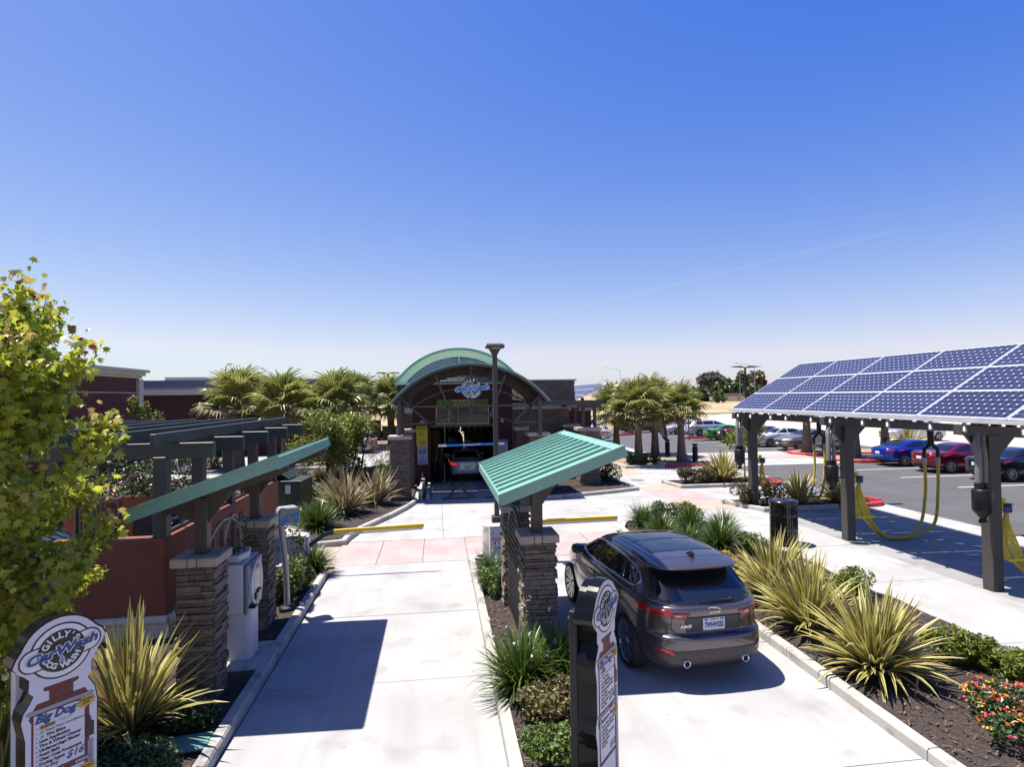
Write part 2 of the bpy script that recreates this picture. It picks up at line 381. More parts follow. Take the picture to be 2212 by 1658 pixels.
slabs('pad_apron', 15.5, 16.5, -2, 20.3, 1, 6, CONC)
slabs('drive_paving', 10.95, 16.5, 20.3, 37, 2, 5, CONC, z=-0.006)
slabs('aisle_crossing', 16.5, 24.2, 32.0, 39.7, 1, 1, CONC, ys=[32, 35.2, 37.3, 39.7], xs=[16.5, 20.3, 24.2])
sheet('crossing_band', [(16.6, 35.3), (24.1, 35.3), (24.1, 37.2), (16.6, 37.2)], 0.008, PINK)
# painted ground symbol by the drive: blue panel, white frame
sheet('blue_marking', [(15.2, 23.2), (16.4, 23.2), (16.4, 25.0), (15.2, 25.0)], 0.004, mk('blue_road_paint', (0.03, 0.14, 0.55), 0.7, speck=(9, 0.5, 0.6, (0.4, 0.42, 0.5))))
for y in (22.9, 26.1, 29.1, 42.0, 45.2, 48.6, 52.0, 56.8):
    sheet('stall_line', [(22.4, y), (29.5, y), (29.5, y+0.11), (22.4, y+0.11)], -0.024, WPNT)
# trench grates before the tunnel
for k, (xa, xb) in enumerate(((0.15, 1.35), (1.95, 3.15))):
    g_ = thing('trench_grate', ('left' if k == 0 else 'right')+' slotted steel trench grate before the wash tunnel', 'grate', (0, 0, 0), group='trench grates')
    mb = MB(); mb.bb(xa, xb, 24.35, 24.75, 0.0, 0.006); mb.build('tray', DARK, g_)
    for i in range(13):
        x = xa+0.04+i*(xb-xa-0.08)/12
        mb = MB(); mb.bb(x-0.022, x+0.022, 24.36, 24.74, 0.0065, 0.018); mb.build('bar', GREY, g_)

def offset_path(P, d):
    out = []; n = len(P)
    for i in range(n):
        a = Vector(P[max(i-1, 0)]); b = Vector(P[i]); c = Vector(P[min(i+1, n-1)])
        t1 = (b-a) if i > 0 else (c-b); t2 = (c-b) if i < n-1 else (b-a)
        t1.normalize(); t2.normalize()
        n1 = Vector((-t1.y, t1.x)); n2 = Vector((-t2.y, t2.x)); m = (n1+n2)
        if m.length < 1e-5: m = n1
        m.normalize(); k = d/max(0.35, m.dot(n1)); out.append(b+m*k)
    return out
def resample(P, step):
    out = [Vector(P[0])]
    for a, b in zip(P[:-1], P[1:]):
        a, b = Vector(a), Vector(b); L = (b-a).length; k = max(1, int(L/step+0.5))
        for i in range(1, k+1): out.append(a+(b-a)*i/k)
    return out
def arc(cx, cy, r, a0, a1, n=8): return [(cx+r*math.cos(R(a0+(a1-a0)*i/n)), cy+r*math.sin(R(a0+(a1-a0)*i/n))) for i in range(n+1)]
def kerb(name, path, piece=2.6, w=0.15, h=0.15, red=None, side=1):
    """kerb stones along path (road edge); the stones lie to the left (side=1) or right of it"""
    root = struct_(link(name, None))
    P = resample(path, 0.45); prof = [(0.0, -0.05), (0.006, h-0.03), (0.03, h), (w, h), (w, -0.05)]
    rows = [(offset_path(P, side*d), z) for d, z in prof]
    n = len(P); L = [0]
    for i in range(1, n): L.append(L[-1]+(P[i]-P[i-1]).length)
    s0 = 0
    while s0 < n-1:
        s1 = s0+1
        while s1 < n-1 and L[s1]-L[s0] < piece: s1 += 1
        V = []; F = []; m = len(prof)
        for i in range(s0, s1+1):
            for ro, z in rows:
                p = Vector(ro[i])
                if i == s1 and s1 < n-1:
                    p = p+(Vector(ro[i-1])-p).normalized()*0.012
                V.append((p.x, p.y, z))
        k = s1-s0+1
        for i in range(k-1):
            for j in range(m-1):
                q = (i*m+j, (i+1)*m+j, (i+1)*m+j+1, i*m+j+1)
                F.append(q if side < 0 else q[::-1])
        F.append(tuple(range(m)) if side < 0 else tuple(range(m))[::-1]); F.append(tuple(range((k-1)*m, k*m))[::-1] if side < 0 else tuple(range((k-1)*m, k*m)))
        mid = L[(s0+s1)//2]; isred = bool(red) and any(a <= mid <= b for a, b in red)
        mb = MB(); mb.add(V, F); mb.build('kerb_stone', REDK if isred else CONC2, root)
        s0 = s1
    return root
def bed(name, poly, z=0.10, mat=None, amp=0.03, chips=0, near=None, step=0.35):
    xs = [p[0] for p in poly]; ys = [p[1] for p in poly]
    pts = [Vector((p[0], p[1])) for p in resample(list(poly)+[poly[0]], step)[:-1]]; ne = len(pts)
    r_ = random.Random(len(name)*13+int(xs[0]*10))
    x = min(xs)
    while x < max(xs):
        y = min(ys)
        while y < max(ys):
            pts.append(Vector((x+r_.uniform(-.1, .1), y+r_.uniform(-.1, .1)))); y += step
        x += step
    E_ = [(i, (i+1) % ne) for i in range(ne)]
    vs, es, fs, *_ = delaunay_2d_cdt(pts, E_, [], 1, 1e-4)
    mb = MB()
    mb.add([(v[0], v[1], z+r_.uniform(-amp, amp)) for v in vs], [tuple(f) for f in fs], 0, None, True)
    o = struct_(mb.build(name, mat or MULCH))
    me = o.data
    if me.polygons and sum(p.normal.z for p in me.polygons) < 0: me.flip_normals()
    if chips:
        mb = MB(); tris = [[Vector((vs[i][0], vs[i][1])) for i in f] for f in fs if len(f) == 3]
        ar = [abs((t[1]-t[0]).cross(t[2]-t[0])) if False else abs((t[1]-t[0]).x*(t[2]-t[0]).y-(t[1]-t[0]).y*(t[2]-t[0]).x) for t in tris]
        for t in r_.choices(tris, ar, k=chips):
            a, b = r_.random(), r_.random()
            if a+b > 1: a, b = 1-a, 1-b
            p = t[0]+(t[1]-t[0])*a+(t[2]-t[0])*b
            if near and (p.x**2+p.y**2)**0.5 > near: continue
            l, w = r_.uniform(0.015, 0.05), r_.uniform(0.005, 0.013)
            M = Matrix.Translation((p.x, p.y, z+r_.uniform(0.0, 0.03))) @ Matrix.Rotation(r_.uniform(0, 6.28), 4, 'Z') @ Matrix.Rotation(r_.uniform(-.6, .6), 4, 'Y') @ Matrix.Rotation(r_.uniform(-.6, .6), 4, 'X')
            mb.add([(-l, -w, 0), (l, -w*0.7, 0), (l*0.9, w, 0.004), (-l, w*0.8, 0.004)], [(0, 1, 2, 3)], 0, M)
        mb.build('bark_chips', CHIP, o, kind='stuff')
    return o
# left planter (y < 15.1)
LP = [(-2.56, -2), (-2.60, 14.4)]+[(-2.72, 14.75), (-3.0, 15.02), (-3.4, 15.1), (-5.2, 15.1)]
kerb('left_kerb', LP, side=1)
bed('left_mulch_bed', [(-2.70, -2), (-2.74, 14.3), (-3.1, 14.95), (-4.68, 14.95), (-4.68, 10.95), (-14, 10.95), (-14, -2)], chips=5500, near=13)
# planter beside the approach to the tunnel
P2 = [(-7.2, 17.1), (-3.3, 17.25), (-2.62, 17.45), (-2.6, 17.9), (-2.35, 19.2), (-2.05, 19.95), (-1.55, 21.2), (-1.1, 22.6), (-0.86, 23.6), (-0.84, 24.2)]
kerb('tunnel_left_kerb', P2, side=1)
kerb('entry_sill', [(-0.62, 24.3), (-0.58, 28.4)], piece=4, w=0.17, h=0.42, side=1)
kerb('entry_sill', [(-0.34, 24.3), (-0.32, 28.2)], piece=4, w=0.14, h=0.22, side=1)
bed('tunnel_left_mulch_bed', [(-7.2, 17.25), (-3.3, 17.4), (-2.75, 17.55), (-2.73, 18), (-2.2, 19.95), (-1.7, 21.2), (-1.25, 22.6), (-1.0, 23.6), (-0.98, 28.6), (-1.2, 33), (-2.3, 36.5), (-7.5, 32.8), (-13, 32), (-13, 20), (-7.2, 20)], chips=3000)
sheet('side_path', [(-7.2, 15.1), (-2.75, 15.1), (-2.75, 17.3), (-7.2, 17.3)], -0.006, TANC)
sheet('cabinet_pad', [(-7.0, 20.3), (-4.2, 20.3), (-4.0, 19.0), (-3.6, 17.4), (-4.6, 17.4), (-7, 18.4)], 0.145, CONC)
# centre island
CI = [(0.74, -2), (0.75, 14.85)]+arc(1.33, 14.85, 0.58, 180, 0, 9)+[(1.93, 13), (1.93, -2)]
kerb('island_kerb', CI, side=-1)
bed('island_mulch_bed', [(0.88, -2), (0.89, 14.85)]+arc(1.33, 14.85, 0.44, 180, 0, 6)+[(1.79, 13), (1.79, -2)], chips=3500, near=15, step=0.2)
# right planter
RPL = [(5.44, -2), (5.46, 16.9), (5.52, 17.6), (5.85, 18.35), (6.6, 18.85), (7.6, 18.9), (8.3, 18.5), (8.75, 17.6), (8.97, 16)]
kerb('right_kerb', RPL, side=-1)
bed('right_mulch_bed', [(5.58, -2), (5.60, 17.0), (5.95, 18.2), (6.7, 18.72), (7.5, 18.77), (8.2, 18.4), (8.62, 17.5), (8.85, 16), (8.96, 14), (8.96, -2)], z=0.07, chips=9000, near=15)
# islands on the right
kerb('island_kerb', [(10.72, 21.35)]+[(11.38, 19.5), (13, 19.55), (15.6, 19.6)]+arc(15.7, 20.45, 0.85, -85, 85, 8)+[(15, 21.45), (10.72, 21.35)], side=1, red=((4.9, 8.6),), piece=2.2)
bed('vacuum_island_bed', [(10.9, 21.2), (11.5, 19.65), (15.7, 19.75), (16.3, 20.5), (15.7, 21.25)], chips=1500)
kerb('island_kerb', [(10.45, 26.7), (10.7, 25.05), (14.9, 24.95)]+arc(15.0, 25.8, 0.85, -85, 85, 7)+[(14, 26.75), (10.45, 26.7)], side=1, red=((5.2, 9.0),), piece=2.3)
bed('shrub_island_bed', [(10.65, 26.55), (10.85, 25.2), (15, 25.1), (15.6, 25.8), (15, 26.55)], chips=1200)
kerb('palm_island_kerb', [(10.3, 38.2), (10.5, 34.5), (10.6, 32.45), (15.3, 32.4)]+arc(15.4, 33.2, 0.8, -85, 80, 6)+[(15.1, 36.6), (15.9, 37.3)]+arc(15.9, 38.2, 0.9, -85, 90, 6)+[(12, 40.2), (10.3, 38.2)], side=1, red=((7.2, 12.0),), piece=2.4)
bed('palm_island_bed', [(10.5, 38.1), (10.75, 32.6), (15.4, 32.55), (16.0, 33.2), (15.0, 36.5), (16.5, 38.2), (15.9, 38.9), (12, 40)], mat=SOIL)
for (y0, y1, nm) in ((35.9, 39.0, 'a'), (31.8, 35.0, 'b')):
    kerb('red_island_kerb', [(31, y0), (25.4, y0)]+arc(25.4, (y0+y1)/2, (y1-y0)/2, 270, 90, 8)+[(31, y1)], side=-1, red=((2.2, 11.2),), piece=2.0)
    bed('palm_bed', [(31, y0+.15), (25.4, y0+.15)]+arc(25.4, (y0+y1)/2, (y1-y0)/2-.15, 270, 90, 6)+[(31, y1-.15)], mat=SOIL, step=0.6)
kerb('far_island_kerb', [(22.3, 52.6), (25.5, 52.2), (29, 52.2)], red=((0, 5),), side=1)
kerb('far_island_kerb', [(15, 60.0), (18.8, 59.0), (21, 60)], red=((1, 8),), side=1)
# building planters
kerb('building_kerb', [(4.4, 23.55), (5.1, 23.66), (7.4, 24.4), (8.75, 24.95), (8.85, 25.3), (8.05, 29.5)], side=1)
bed('building_bed', [(3.6, 24.1), (5.1, 23.82), (7.3, 24.55), (8.6, 25.1), (7.9, 29.4), (3.6, 29.4)], chips=1500)
# left rear: flower beds with kerbs, drive
kerb('drive_kerb', [(-60, 31.0), (-13, 32.6), (-7.6, 33.0), (-2.3, 37.2)], side=-1)
kerb('drive_kerb', [(-11.5, 38.6), (-8.2, 38.1), (-6.3, 39.6), (-5.4, 42), (-6.2, 43.9), (-9, 44.6)], side=1)
bed('purple_flower_bed', [(-11.5, 38.8), (-8.3, 38.3), (-6.5, 39.7), (-5.6, 42), (-6.4, 43.7), (-9, 44.4), (-11.5, 43.5)], step=0.6)
kerb('drive_kerb', [(-24, 38.5), (-17, 36.2), (-12.9, 36.0), (-12.6, 37.5), (-17, 41.5)], side=1)
bed('shrub_flower_bed', [(-24, 39.5), (-17, 36.4), (-13.1, 36.2), (-12.9, 37.5), (-17, 41.3), (-24, 44)], step=0.7)
kerb('drive_kerb', [(-5.2, 51.2), (-2, 50.0), (-1, 49.8)], side=1)
bed('utility_bed', [(-7.5, 53), (-5, 51.5), (-1.2, 50), (-1.2, 62), (-7.5, 62)], mat=SOIL, step=0.9)
# ------------------------------------------------------------ stone pillars
def stone_template(seed):
    r_ = random.Random(seed); bm = bmesh.new(); bmesh.ops.create_cube(bm, size=1.0)
    bmesh.ops.bevel(bm, geom=list(bm.edges), offset=0.09, segments=1, affect='EDGES', profile=0.5)
    for v in bm.verts:
        v.co += Vector((r_.uniform(-.03, .03), r_.uniform(-.06, .06), r_.uniform(-.06, .06)))
    me = bpy.data.meshes.new('stone'); bm.to_mesh(me); bm.free(); me.materials.append(STONE)
    return me
STONES = [stone_template(100+i) for i in range(9)]
SGEO = [([tuple(v.co) for v in m.vertices], [tuple(p.vertices) for p in m.polygons]) for m in STONES]
def stone_faces(w, d, z0, z1, r_, ch=(0.045, 0.085), ln=(0.13, 0.36), sides=(0, 1, 2, 3)):
    """yields (centre, size, rz) of ledge stones around a w x d shaft centred on the origin"""
    z = z0
    while z < z1-0.02:
        h = min(r_.uniform(*ch), z1-z)
        for s in sides:
            L = w if s % 2 == 0 else d; off = (d if s % 2 == 0 else w)/2
            x = -L/2
            while x < L/2-0.03:
                l = min(r_.uniform(*ln), L/2-x)
                if L/2-(x+l) < 0.08: l = L/2-x
                th = r_.uniform(0.04, 0.095); a = s*math.pi/2
                cx, cy = x+l/2, -(off+th/2-0.035)
                yield ((cx*math.cos(a)-cy*math.sin(a), cx*math.sin(a)+cy*math.cos(a), z+h/2), (l-0.006, th, h-0.007), a)
                x += l
        z += h
def stone_objs(root, w, d, z0, z1, seed, **kw):
    r_ = random.Random(seed)
    for c, s, a in stone_faces(w, d, z0, z1, r_, **kw):
        o = bpy.data.objects.new('stone', r_.choice(STONES)); COL.objects.link(o); o.parent = root
        o.location = c; o.rotation_euler = (0, 0, a); o.scale = s
def stone_joined(mb, w, d, z0, z1, seed, c=(0, 0), rz=0.0, **kw):
    r_ = random.Random(seed); B = Matrix.Translation((c[0], c[1], 0)) @ Matrix.Rotation(rz, 4, 'Z')
    for c_, s, a in stone_faces(w, d, z0, z1, r_, **kw):
        V, F = r_.choice(SGEO)
        mb.add(V, F, 0, B @ Matrix.Translation(c_) @ Matrix.Rotation(a, 4, 'Z') @ Matrix.Diagonal((*s, 1)))
def cap_stones(root, w, z0, z1, mat=None):
    for (a, b) in ((-0.5, -0.14), (-0.14, 0.06), (0.06, 0.5)):
        mb = MB(); mb.bb(w*a+0.004, w*b-0.004, -w/2, w/2, z0, z1); mb.build('cap_stone', mat or CAPST, root, bevel=0.012)
def near_pillar(label, x, y, seed):
    t = thing('stone_pillar', label, 'pillar', (x, y, 0.08), group='stone pillars under the pay canopies')
    mb = MB(); mb.bb(-0.235, 0.235, -0.235, 0.235, 0, 1.85); mb.build('core', GROUT, t)
    stone_objs(t, 0.47, 0.47, 0.0, 1.84, seed, ch=(0.038, 0.09), ln=(0.14, 0.44))
    cap_stones(t, 0.62, 1.845, 1.97)
near_pillar('nearest stone pillar left of the left lane, beside the striped flax', -3.31, 8.84, 1)
near_pillar('stone pillar behind the white pay kiosk, beside the red wall', -3.28, 11.28, 2)
near_pillar('near stone pillar on the centre island beside the parked SUV', 1.55, 9.27, 3)
near_pillar('far stone pillar on the centre island, behind the lattice trellis', 1.53, 11.72, 4)

# ------------------------------------------------------------ pay canopies
def pay_canopy(label, x0, x1, y0, y1, px, pys, z0=2.74, z1=3.39):
    t = thing('pay_canopy', label, 'canopy', (0, 0, 0), group='green pay canopies')
    sl = (z1-z0)/(x1-x0); zz = lambda x: z0+(x-x0)*sl
    up = Vector((-sl, 0, 1)).normalized()
    n = 11; wy = (y1-y0)/n
    for i in range(n):      # roof pans with a standing rib each
        ya, yb = y0+i*wy, y0+(i+1)*wy
        mb = MB()
        V = [(x0, ya, zz(x0)), (x1, ya, zz(x1)), (x1, yb-.004, zz(x1)), (x0, yb-.004, zz(x0))]
        W = [(p[0]+up.x*.03, p[1], p[2]+up.z*.03) for p in V]
        mb.add(V+W, [(3, 2, 1, 0), (4, 5, 6, 7), (0, 1, 5, 4), (1, 2, 6, 5), (2, 3, 7, 6), (3, 0, 4, 7)])
        if i:
            a = Vector((x0+.01, ya, zz(x0)))+up*0.048; b = Vector((x1-.14, ya, zz(x1-.14)))+up*0.048
            mb.beam(a, b, 0.035, 0.045, 0, up)
        mb.build('roof_pan', TEAL, t)
    # fascia boards
    f = 0.15
    for y in (y0-.012, y1+.012):
        mb = MB(); mb.beam(Vector((x0-.03, y, zz(x0-.03)))-up*0.035, Vector((x1+.03, y, zz(x1+.03)))-up*0.035, 0.024, f, 0, up)
        mb.beam(Vector((x0-.03, y, zz(x0-.03)))+up*0.05, Vector((x1+.03, y, zz(x1+.03)))+up*0.05, 0.06, 0.022, 0, up); mb.build('fascia', TEAL, t)
    mb = MB(); mb.bb(x1, x1+.03, y0, y1, zz(x1)-.12, zz(x1)+.045)
    mb.beam((x1-.07, y0, zz(x1-.07)+.042), (x1-.07, y1, zz(x1-.07)+.042), .16, .02, 0, up); mb.build('ridge_fascia', TEAL, t)
    mb = MB(); mb.bb(x0-.03, x0, y0, y1, zz(x0)-.10, zz(x0)+.03); mb.build('eave_trim', TEAL, t)
    mb = MB(); mb.add([(x0+.02, y0+.02, zz(x0+.02)-.008), (x1-.02, y0+.02, zz(x1-.02)-.008), (x1-.02, y1-.02, zz(x1-.02)-.008), (x0+.02, y1-.02, zz(x0+.02)-.008)], [(3, 2, 1, 0)]); mb.build('soffit', BROWN, t)
    for y in pys:
        mb = MB(); mb.beam(Vector((x0+.12, y, zz(x0+.12)))-up*.115, Vector((x1-.05, y, zz(x1-.05)))-up*.115, 0.11, 0.2, 0, up); mb.build('rafter', BROWN, t, bevel=.006)
        zt = zz(px)-.2
        mb = MB(); mb.bb(px-.085, px+.085, y-.085, y+.085, 2.045, zt+.05); mb.build('post', BROWN, t, bevel=.008)
        for s in (-1, 1):
            q = px+s*.42; mb = MB(); mb.add([(px+s*.08, y-.02, zt-.32), (px+s*.08, y-.02, zz(px+s*.08)-.2), (q, y-.02, zz(q)-.2), (px+s*.08, y+.02, zt-.32), (px+s*.08, y+.02, zz(px+s*.08)-.2), (q, y+.02, zz(q)-.2)], [(0, 1, 2), (5, 4, 3), (0, 3, 4, 1), (1, 4, 5, 2), (2, 5, 3, 0)]); mb.build('bracket', BROWN, t)
    for x in (x0+.25, (x0+x1)/2, x1-.22):
        mb = MB(); mb.beam(Vector((x, y0+.06, zz(x)))-up*.05, Vector((x, y1-.06, zz(x)))-up*.05, 0.06, 0.07, 0, up); mb.build('purlin', BROWN, t)
    return t
pay_canopy('sloping green canopy on posts over the pay kiosk by the red wall', -4.0, -2.13, 8.2, 11.85, -3.3, (8.84, 11.28))
cl = thing('strip_light', 'pale strip light under the canopy by the red wall', 'light', (0, 0, 0))
mb = MB(); mb.beam((-3.5, 11.0, 2.84), (-2.5, 11.0, 3.18), .16, .06); mb.build('lamp_body', WPNT, cl, bevel=.01)
mb = MB(); mb.beam((-3.42, 11.0, 2.83), (-2.58, 11.0, 3.12), .10, .03); mb.build('diffuser', WHITE, cl)
pay_canopy('sloping green standing seam canopy over the centre island', 0.9, 2.73, 8.45, 12.5, 1.55, (9.27, 11.72))

# ------------------------------------------------------------ trellises
def vine(mb, path, n, r_, size=0.045, spread=0.10):
    P = [Vector(p) for p in path]
    for k in range(n):
        t = r_.random()*(len(P)-1); i = int(t); p = P[i].lerp(P[min(i+1, len(P)-1)], t-i)+Vector([r_.uniform(-spread, spread) for _ in range(3)])
        leaf_quad(mb, p, size*r_.uniform(.6, 1.2), r_)
def leaf_quad(mb, p, s, r_, mi=0, up=0.5, asp=0.5):
    n = Vector((r_.gauss(0, 1), r_.gauss(0, 1), r_.gauss(0, 1)+up*2)).normalized()
    a = n.cross(Vector((r_.gauss(0, 1), r_.gauss(0, 1), r_.gauss(0, 1))))
    if a.length < 1e-3: a = n.cross(Vector((1, 0, 0)))
    a.normalize(); b = n.cross(a)*asp
    mb.add([p-a*s, p-b*s+n*s*.12, p+a*s, p+b*s+n*s*.12], [(0, 1, 2), (0, 2, 3)], mi)
LEAF = mk('leaf_green', (0.045, 0.085, 0.014), 0.45, var=0.25, scale=4, island=0.8, base2=(0.13, 0.19, 0.035), transl=0.25, spec=0.4)
LEAFD = mk('leaf_dark', (0.022, 0.05, 0.014), 0.4, var=0.25, scale=4, island=0.8, base2=(0.075, 0.115, 0.03), transl=0.15, spec=0.5)
LEAFY = mk('leaf_yellow_green', (0.07, 0.115, 0.014), 0.45, var=0.25, scale=4, island=0.8, base2=(0.22, 0.26, 0.04), transl=0.3, spec=0.4)
LEAFO = mk('leaf_olive', (0.06, 0.065, 0.022), 0.5, var=0.3, scale=4, island=0.8, base2=(0.16, 0.13, 0.055), transl=0.2)
t = thing('arched_trellis', 'grey hoop topped trellis with a thin vine by the red wall', 'trellis', (-3.42, 0, 0.08))
def hoop(y0, y1, zs, zt, n=16): return [(0, (y0+y1)/2-(y1-y0)/2*math.cos(math.pi*i/n), zs+(zt-zs)*math.sin(math.pi*i/n)) for i in range(n+1)]
for (a, b) in ((9.17, 10.92), (9.95, 10.88)):
    mb = MB(); mb.tube([(0, a, 0)]+hoop(a, b, 1.55, 2.2)+[(0, b, 0)], 0.028, 6); mb.build('hoop', GREY, t)
for y in (9.55, 9.95, 10.45): mb = MB(); mb.bb(-.03, .03, y-.03, y+.03, 0, 2.05); mb.build('upright', BROWN, t)
mb = MB(); vine(mb, [(0, 10.4, .3), (0, 10.5, 1.0), (0, 10.3, 1.7), (0, 10.75, 2.1), (0.1, 10.9, 1.5)], 130, random.Random(5), .05, .13); vine(mb, [(0.2, 9.6, 1.75), (.3, 10.0, 1.8)], 40, random.Random(6), .05, .08); mb.build('vine', LEAFD, t, kind='stuff')
t = thing('lattice_trellis', 'dark steel lattice trellis with arched top on the centre island', 'trellis', (1.36, 0, 0.1))
y0, y1 = 9.62, 11.38
topz = lambda y: 1.45+0.62*math.sqrt(max(0, 1-((y-(y0+y1)/2)/((y1-y0)/2))**2))
mb = MB(); mb.tube([(0, y0, 0)]+[(0, y, topz(y)) for y in [y0+(y1-y0)*i/18 for i in range(19)]]+[(0, y1, 0)], 0.035, 6); mb.build('frame', BROWN, t)
for i in range(1, 16):
    y = y0+(y1-y0)*i/16; mb = MB(); mb.bb(-.011, .011, y-.011, y+.011, 0.02, topz(y)); mb.build('upright', BLKM, t)
for i in range(18):
    z = .08+i*.115; ys = [y for y in [y0+(y1-y0)*k/60 for k in range(61)] if topz(y) > z]
    mb = MB(); mb.bb(-.02, 0.0, ys[0], ys[-1], z-.009, z+.009); mb.build('cross_bar', BLKM, t)
mb = MB(); mb.bb(.05, .3, 9.75, 11.3, 0, .12); mb.build('footing', CONC2, t)

# ------------------------------------------------------------ red enclosure wall, pergola, things inside
t = thing('enclosure_wall', 'low red stucco wall with cream base moulding around the equipment yard', 'wall', (0, 0, 0))
WX, WY0, WY1 = -4.68, 10.95, 18.25
def wall_run(mb, p, q, th, z0, z1, mi=0):
    mb.beam((p[0], p[1], (z0+z1)/2), (q[0], q[1], (z0+z1)/2), th, z1-z0, mi)
mb = MB(); mb.bb(WX-.3, WX-.003, WY0+.24, WY1, .02, 1.817); mb.build('side_wall', STUC, t, bevel=.05, seg=3)
mb = MB(); mb.bb(-13.5, WX, WY0, WY0+.3, .02, 1.82); mb.build('front_wall', STUC, t, bevel=.05, seg=3)
mb = MB(); mb.bb(-13.5, WX-.3, WY1-.3, WY1, .02, 1.5); mb.build('rear_wall', STUC, t, bevel=.03)
mb = MB(); mb.tube([(-13.5, WY0-.02, .42), (WX+.03, WY0-.02, .42)], .075, 10); mb.bb(-13.5, WX+.05, WY0-.05, WY0-.001, .02, .36); mb.build('base_moulding', CREAM, t)
mb = MB(); mb.tube([(WX+.03, WY0-.02, .42), (WX+.03, WY1, .42)], .075, 10); mb.bb(WX+.001, WX+.05, WY0, WY1, .02, .36); mb.build('base_moulding', CREAM, t)
mb = MB(); mb.bb(-6.5, -6.2, 13.6, 18, .02, 1.75); mb.build('inner_wall', mk('yard_block', (.10, .09, .09), .9, bump=.3), t)
t = thing('pergola', 'dark green timber pergola standing on the red wall', 'pergola', (0, 0, 0))
PY = (11.12, 12.75, 14.5, 16.3, 18.1)
for y in PY:
    for x in (-4.83, -9.6):
        mb = MB(); mb.bb(x-.11, x+.11, y-.11, y+.11, 1.78 if x > -5 else 0, 3.22); mb.build('post', DKGREEN, t, bevel=.01)
    mb = MB(); mb.bb(-10.9, -3.95, y-.07, y+.07, 3.18, 3.46); mb.build('cross_beam', DKGREEN, t, bevel=.008)
for i in range(7):
    x = -4.62-i*.86
    mb = MB(); mb.bb(x-.045, x+.045, 10.3, 18.75, 3.465, 3.66); mb.build('rafter', DKGREEN, t, bevel=.006)
mb = MB(); mb.bb(-4.86, -4.8, 11.2, 18.1, 2.26, 2.31); mb.build('rail', DKGREEN, t)
mb = MB(); mb.bb(-4.86, -4.8, 11.2, 18.1, 1.84, 1.88); mb.build('rail', DKGREEN, t)
for y in (11.9, 13.6, 15.4, 17.2):
    mb = MB(); mb.bb(-4.855, -4.805, y-.025, y+.025, 1.86, 2.27); mb.build('baluster', DKGREEN, t)
t = thing('slatted_gate', 'dark slatted steel gate standing open behind the red wall', 'gate', (-7.5, 13.4, 0), R(-25))
for s in (0, 1.2): mb = MB(); mb.bb(s-.03, s+.03, -.03, .03, 0, 2.2); mb.build('gate_frame', BROWN, t)
for i in range(9): mb = MB(); mb.bb(.12*(i+1)-.03, .12*(i+1)+.03, -.015, .015, .1, 2.1); mb.build('slat', BROWN, t)
mb = MB(); mb.bb(0, 1.2, -.035, .035, 2.16, 2.24); mb.build('top_rail', BROWN, t)
t = thing('waste_bin', 'large dark bin with sloping blue ribbed lid inside the red wall', 'bin', (-7.2, 11.9, 0), R(-12))
mb = MB(); mb.bb(-.9, .9, -.5, .6, 0, 1.35); mb.build('body', mk('bin_dark', (.02, .024, .03), .6), t, bevel=.03)
LIDB = mk('lid_blue', (.012, .035, .09), .4)
mb = MB(); mb.beam((-1.0, .05, 1.95), (1.3, .05, 1.15), 1.2, .05); mb.build('lid', LIDB, t)
for i in range(7):
    y = -.5+.18*i; mb = MB(); mb.beam((-.95, y, 1.97), (1.25, y, 1.20), .04, .04); mb.build('rib', LIDB, t)
for i, (x, y) in enumerate(((-5.5, 14.2), (-5.4, 15.6), (-5.5, 17.0))):
    t = thing('equipment_case', ('nearest', 'middle', 'farthest')[i]+' dark ribbed equipment case inside the red wall', 'equipment', (x, y, 0), group='equipment cases')
    mb = MB(); mb.bb(-.35, .35, -.5, .5, 0, 1.55); mb.build('case', BLKM, t, bevel=.02)
    for k in range(6): mb = MB(); mb.bb(-.36+.12*k, -.32+.12*k, -.48, .48, 1.551, 1.60); mb.build('rib', LIDB, t)

# ------------------------------------------------------------ utility cabinet
t = thing('utility_cabinet', 'dark green steel utility cabinet with sloped louvre top beside the red wall', 'cabinet', (-5.25, 20.9, .145), R(-4))
mb = MB(); mb.bb(-.95, -.05, -.6, .75, 0, 1.75); mb.build('tall_case', DGREEN, t, bevel=.015)
mb = MB(); mb.bb(-.045, .8, -.6, .75, 0, 1.32); mb.build('low_case', DGREEN, t, bevel=.015)
mb = MB(); mb.bb(-1.02, .02, -.66, .8, 1.755, 1.80); mb.build('lid', DGREEN, t, bevel=.01)
mb = MB(); mb.bb(-.06, .86, -.66, .8, 1.325, 1.365); mb.build('lid', DGREEN, t, bevel=.01)
for k in range(5): mb = MB(); mb.beam((.0+.08*k, -.5, 1.68-.06*k), (.0+.08*k, .7, 1.68-.06*k), .10, .012, 0, (.5, 0, 1)); mb.build('louvre', DGREEN, t)
mb = MB(); rect(mb, .30, .46, .95, 1.22, -.604); lab = mb.build('label_plate', WHITE, t)
mb = MB(); [rect(mb, .325, .435, z, z+.025, -.607) for z in (1.0, 1.05, 1.10, 1.15)]; mb.build('print', GREYP, lab)
mb = MB(); mb.bb(.32, .34, -.605, -.6, .1, .9); mb.build('door_seam', BLKM, t)
for x in (-.8, -.3): mb = MB(); rect(mb, x, x+.2, .95, .97, -.604); rect(mb, x, x+.2, .8, .82, -.604); mb.build('vent', BLKM, t)
t = tagged(MB().bb(-.26, .26, -.17, .17, 0, .06).build('valve_box', mk('valve_green', (.10, .26, .22), .6, var=.15), None, (-2.98, 7.5, .1), R(8), bevel=.02), 'pale green irrigation valve box set in the mulch by the kerb', 'valve box')
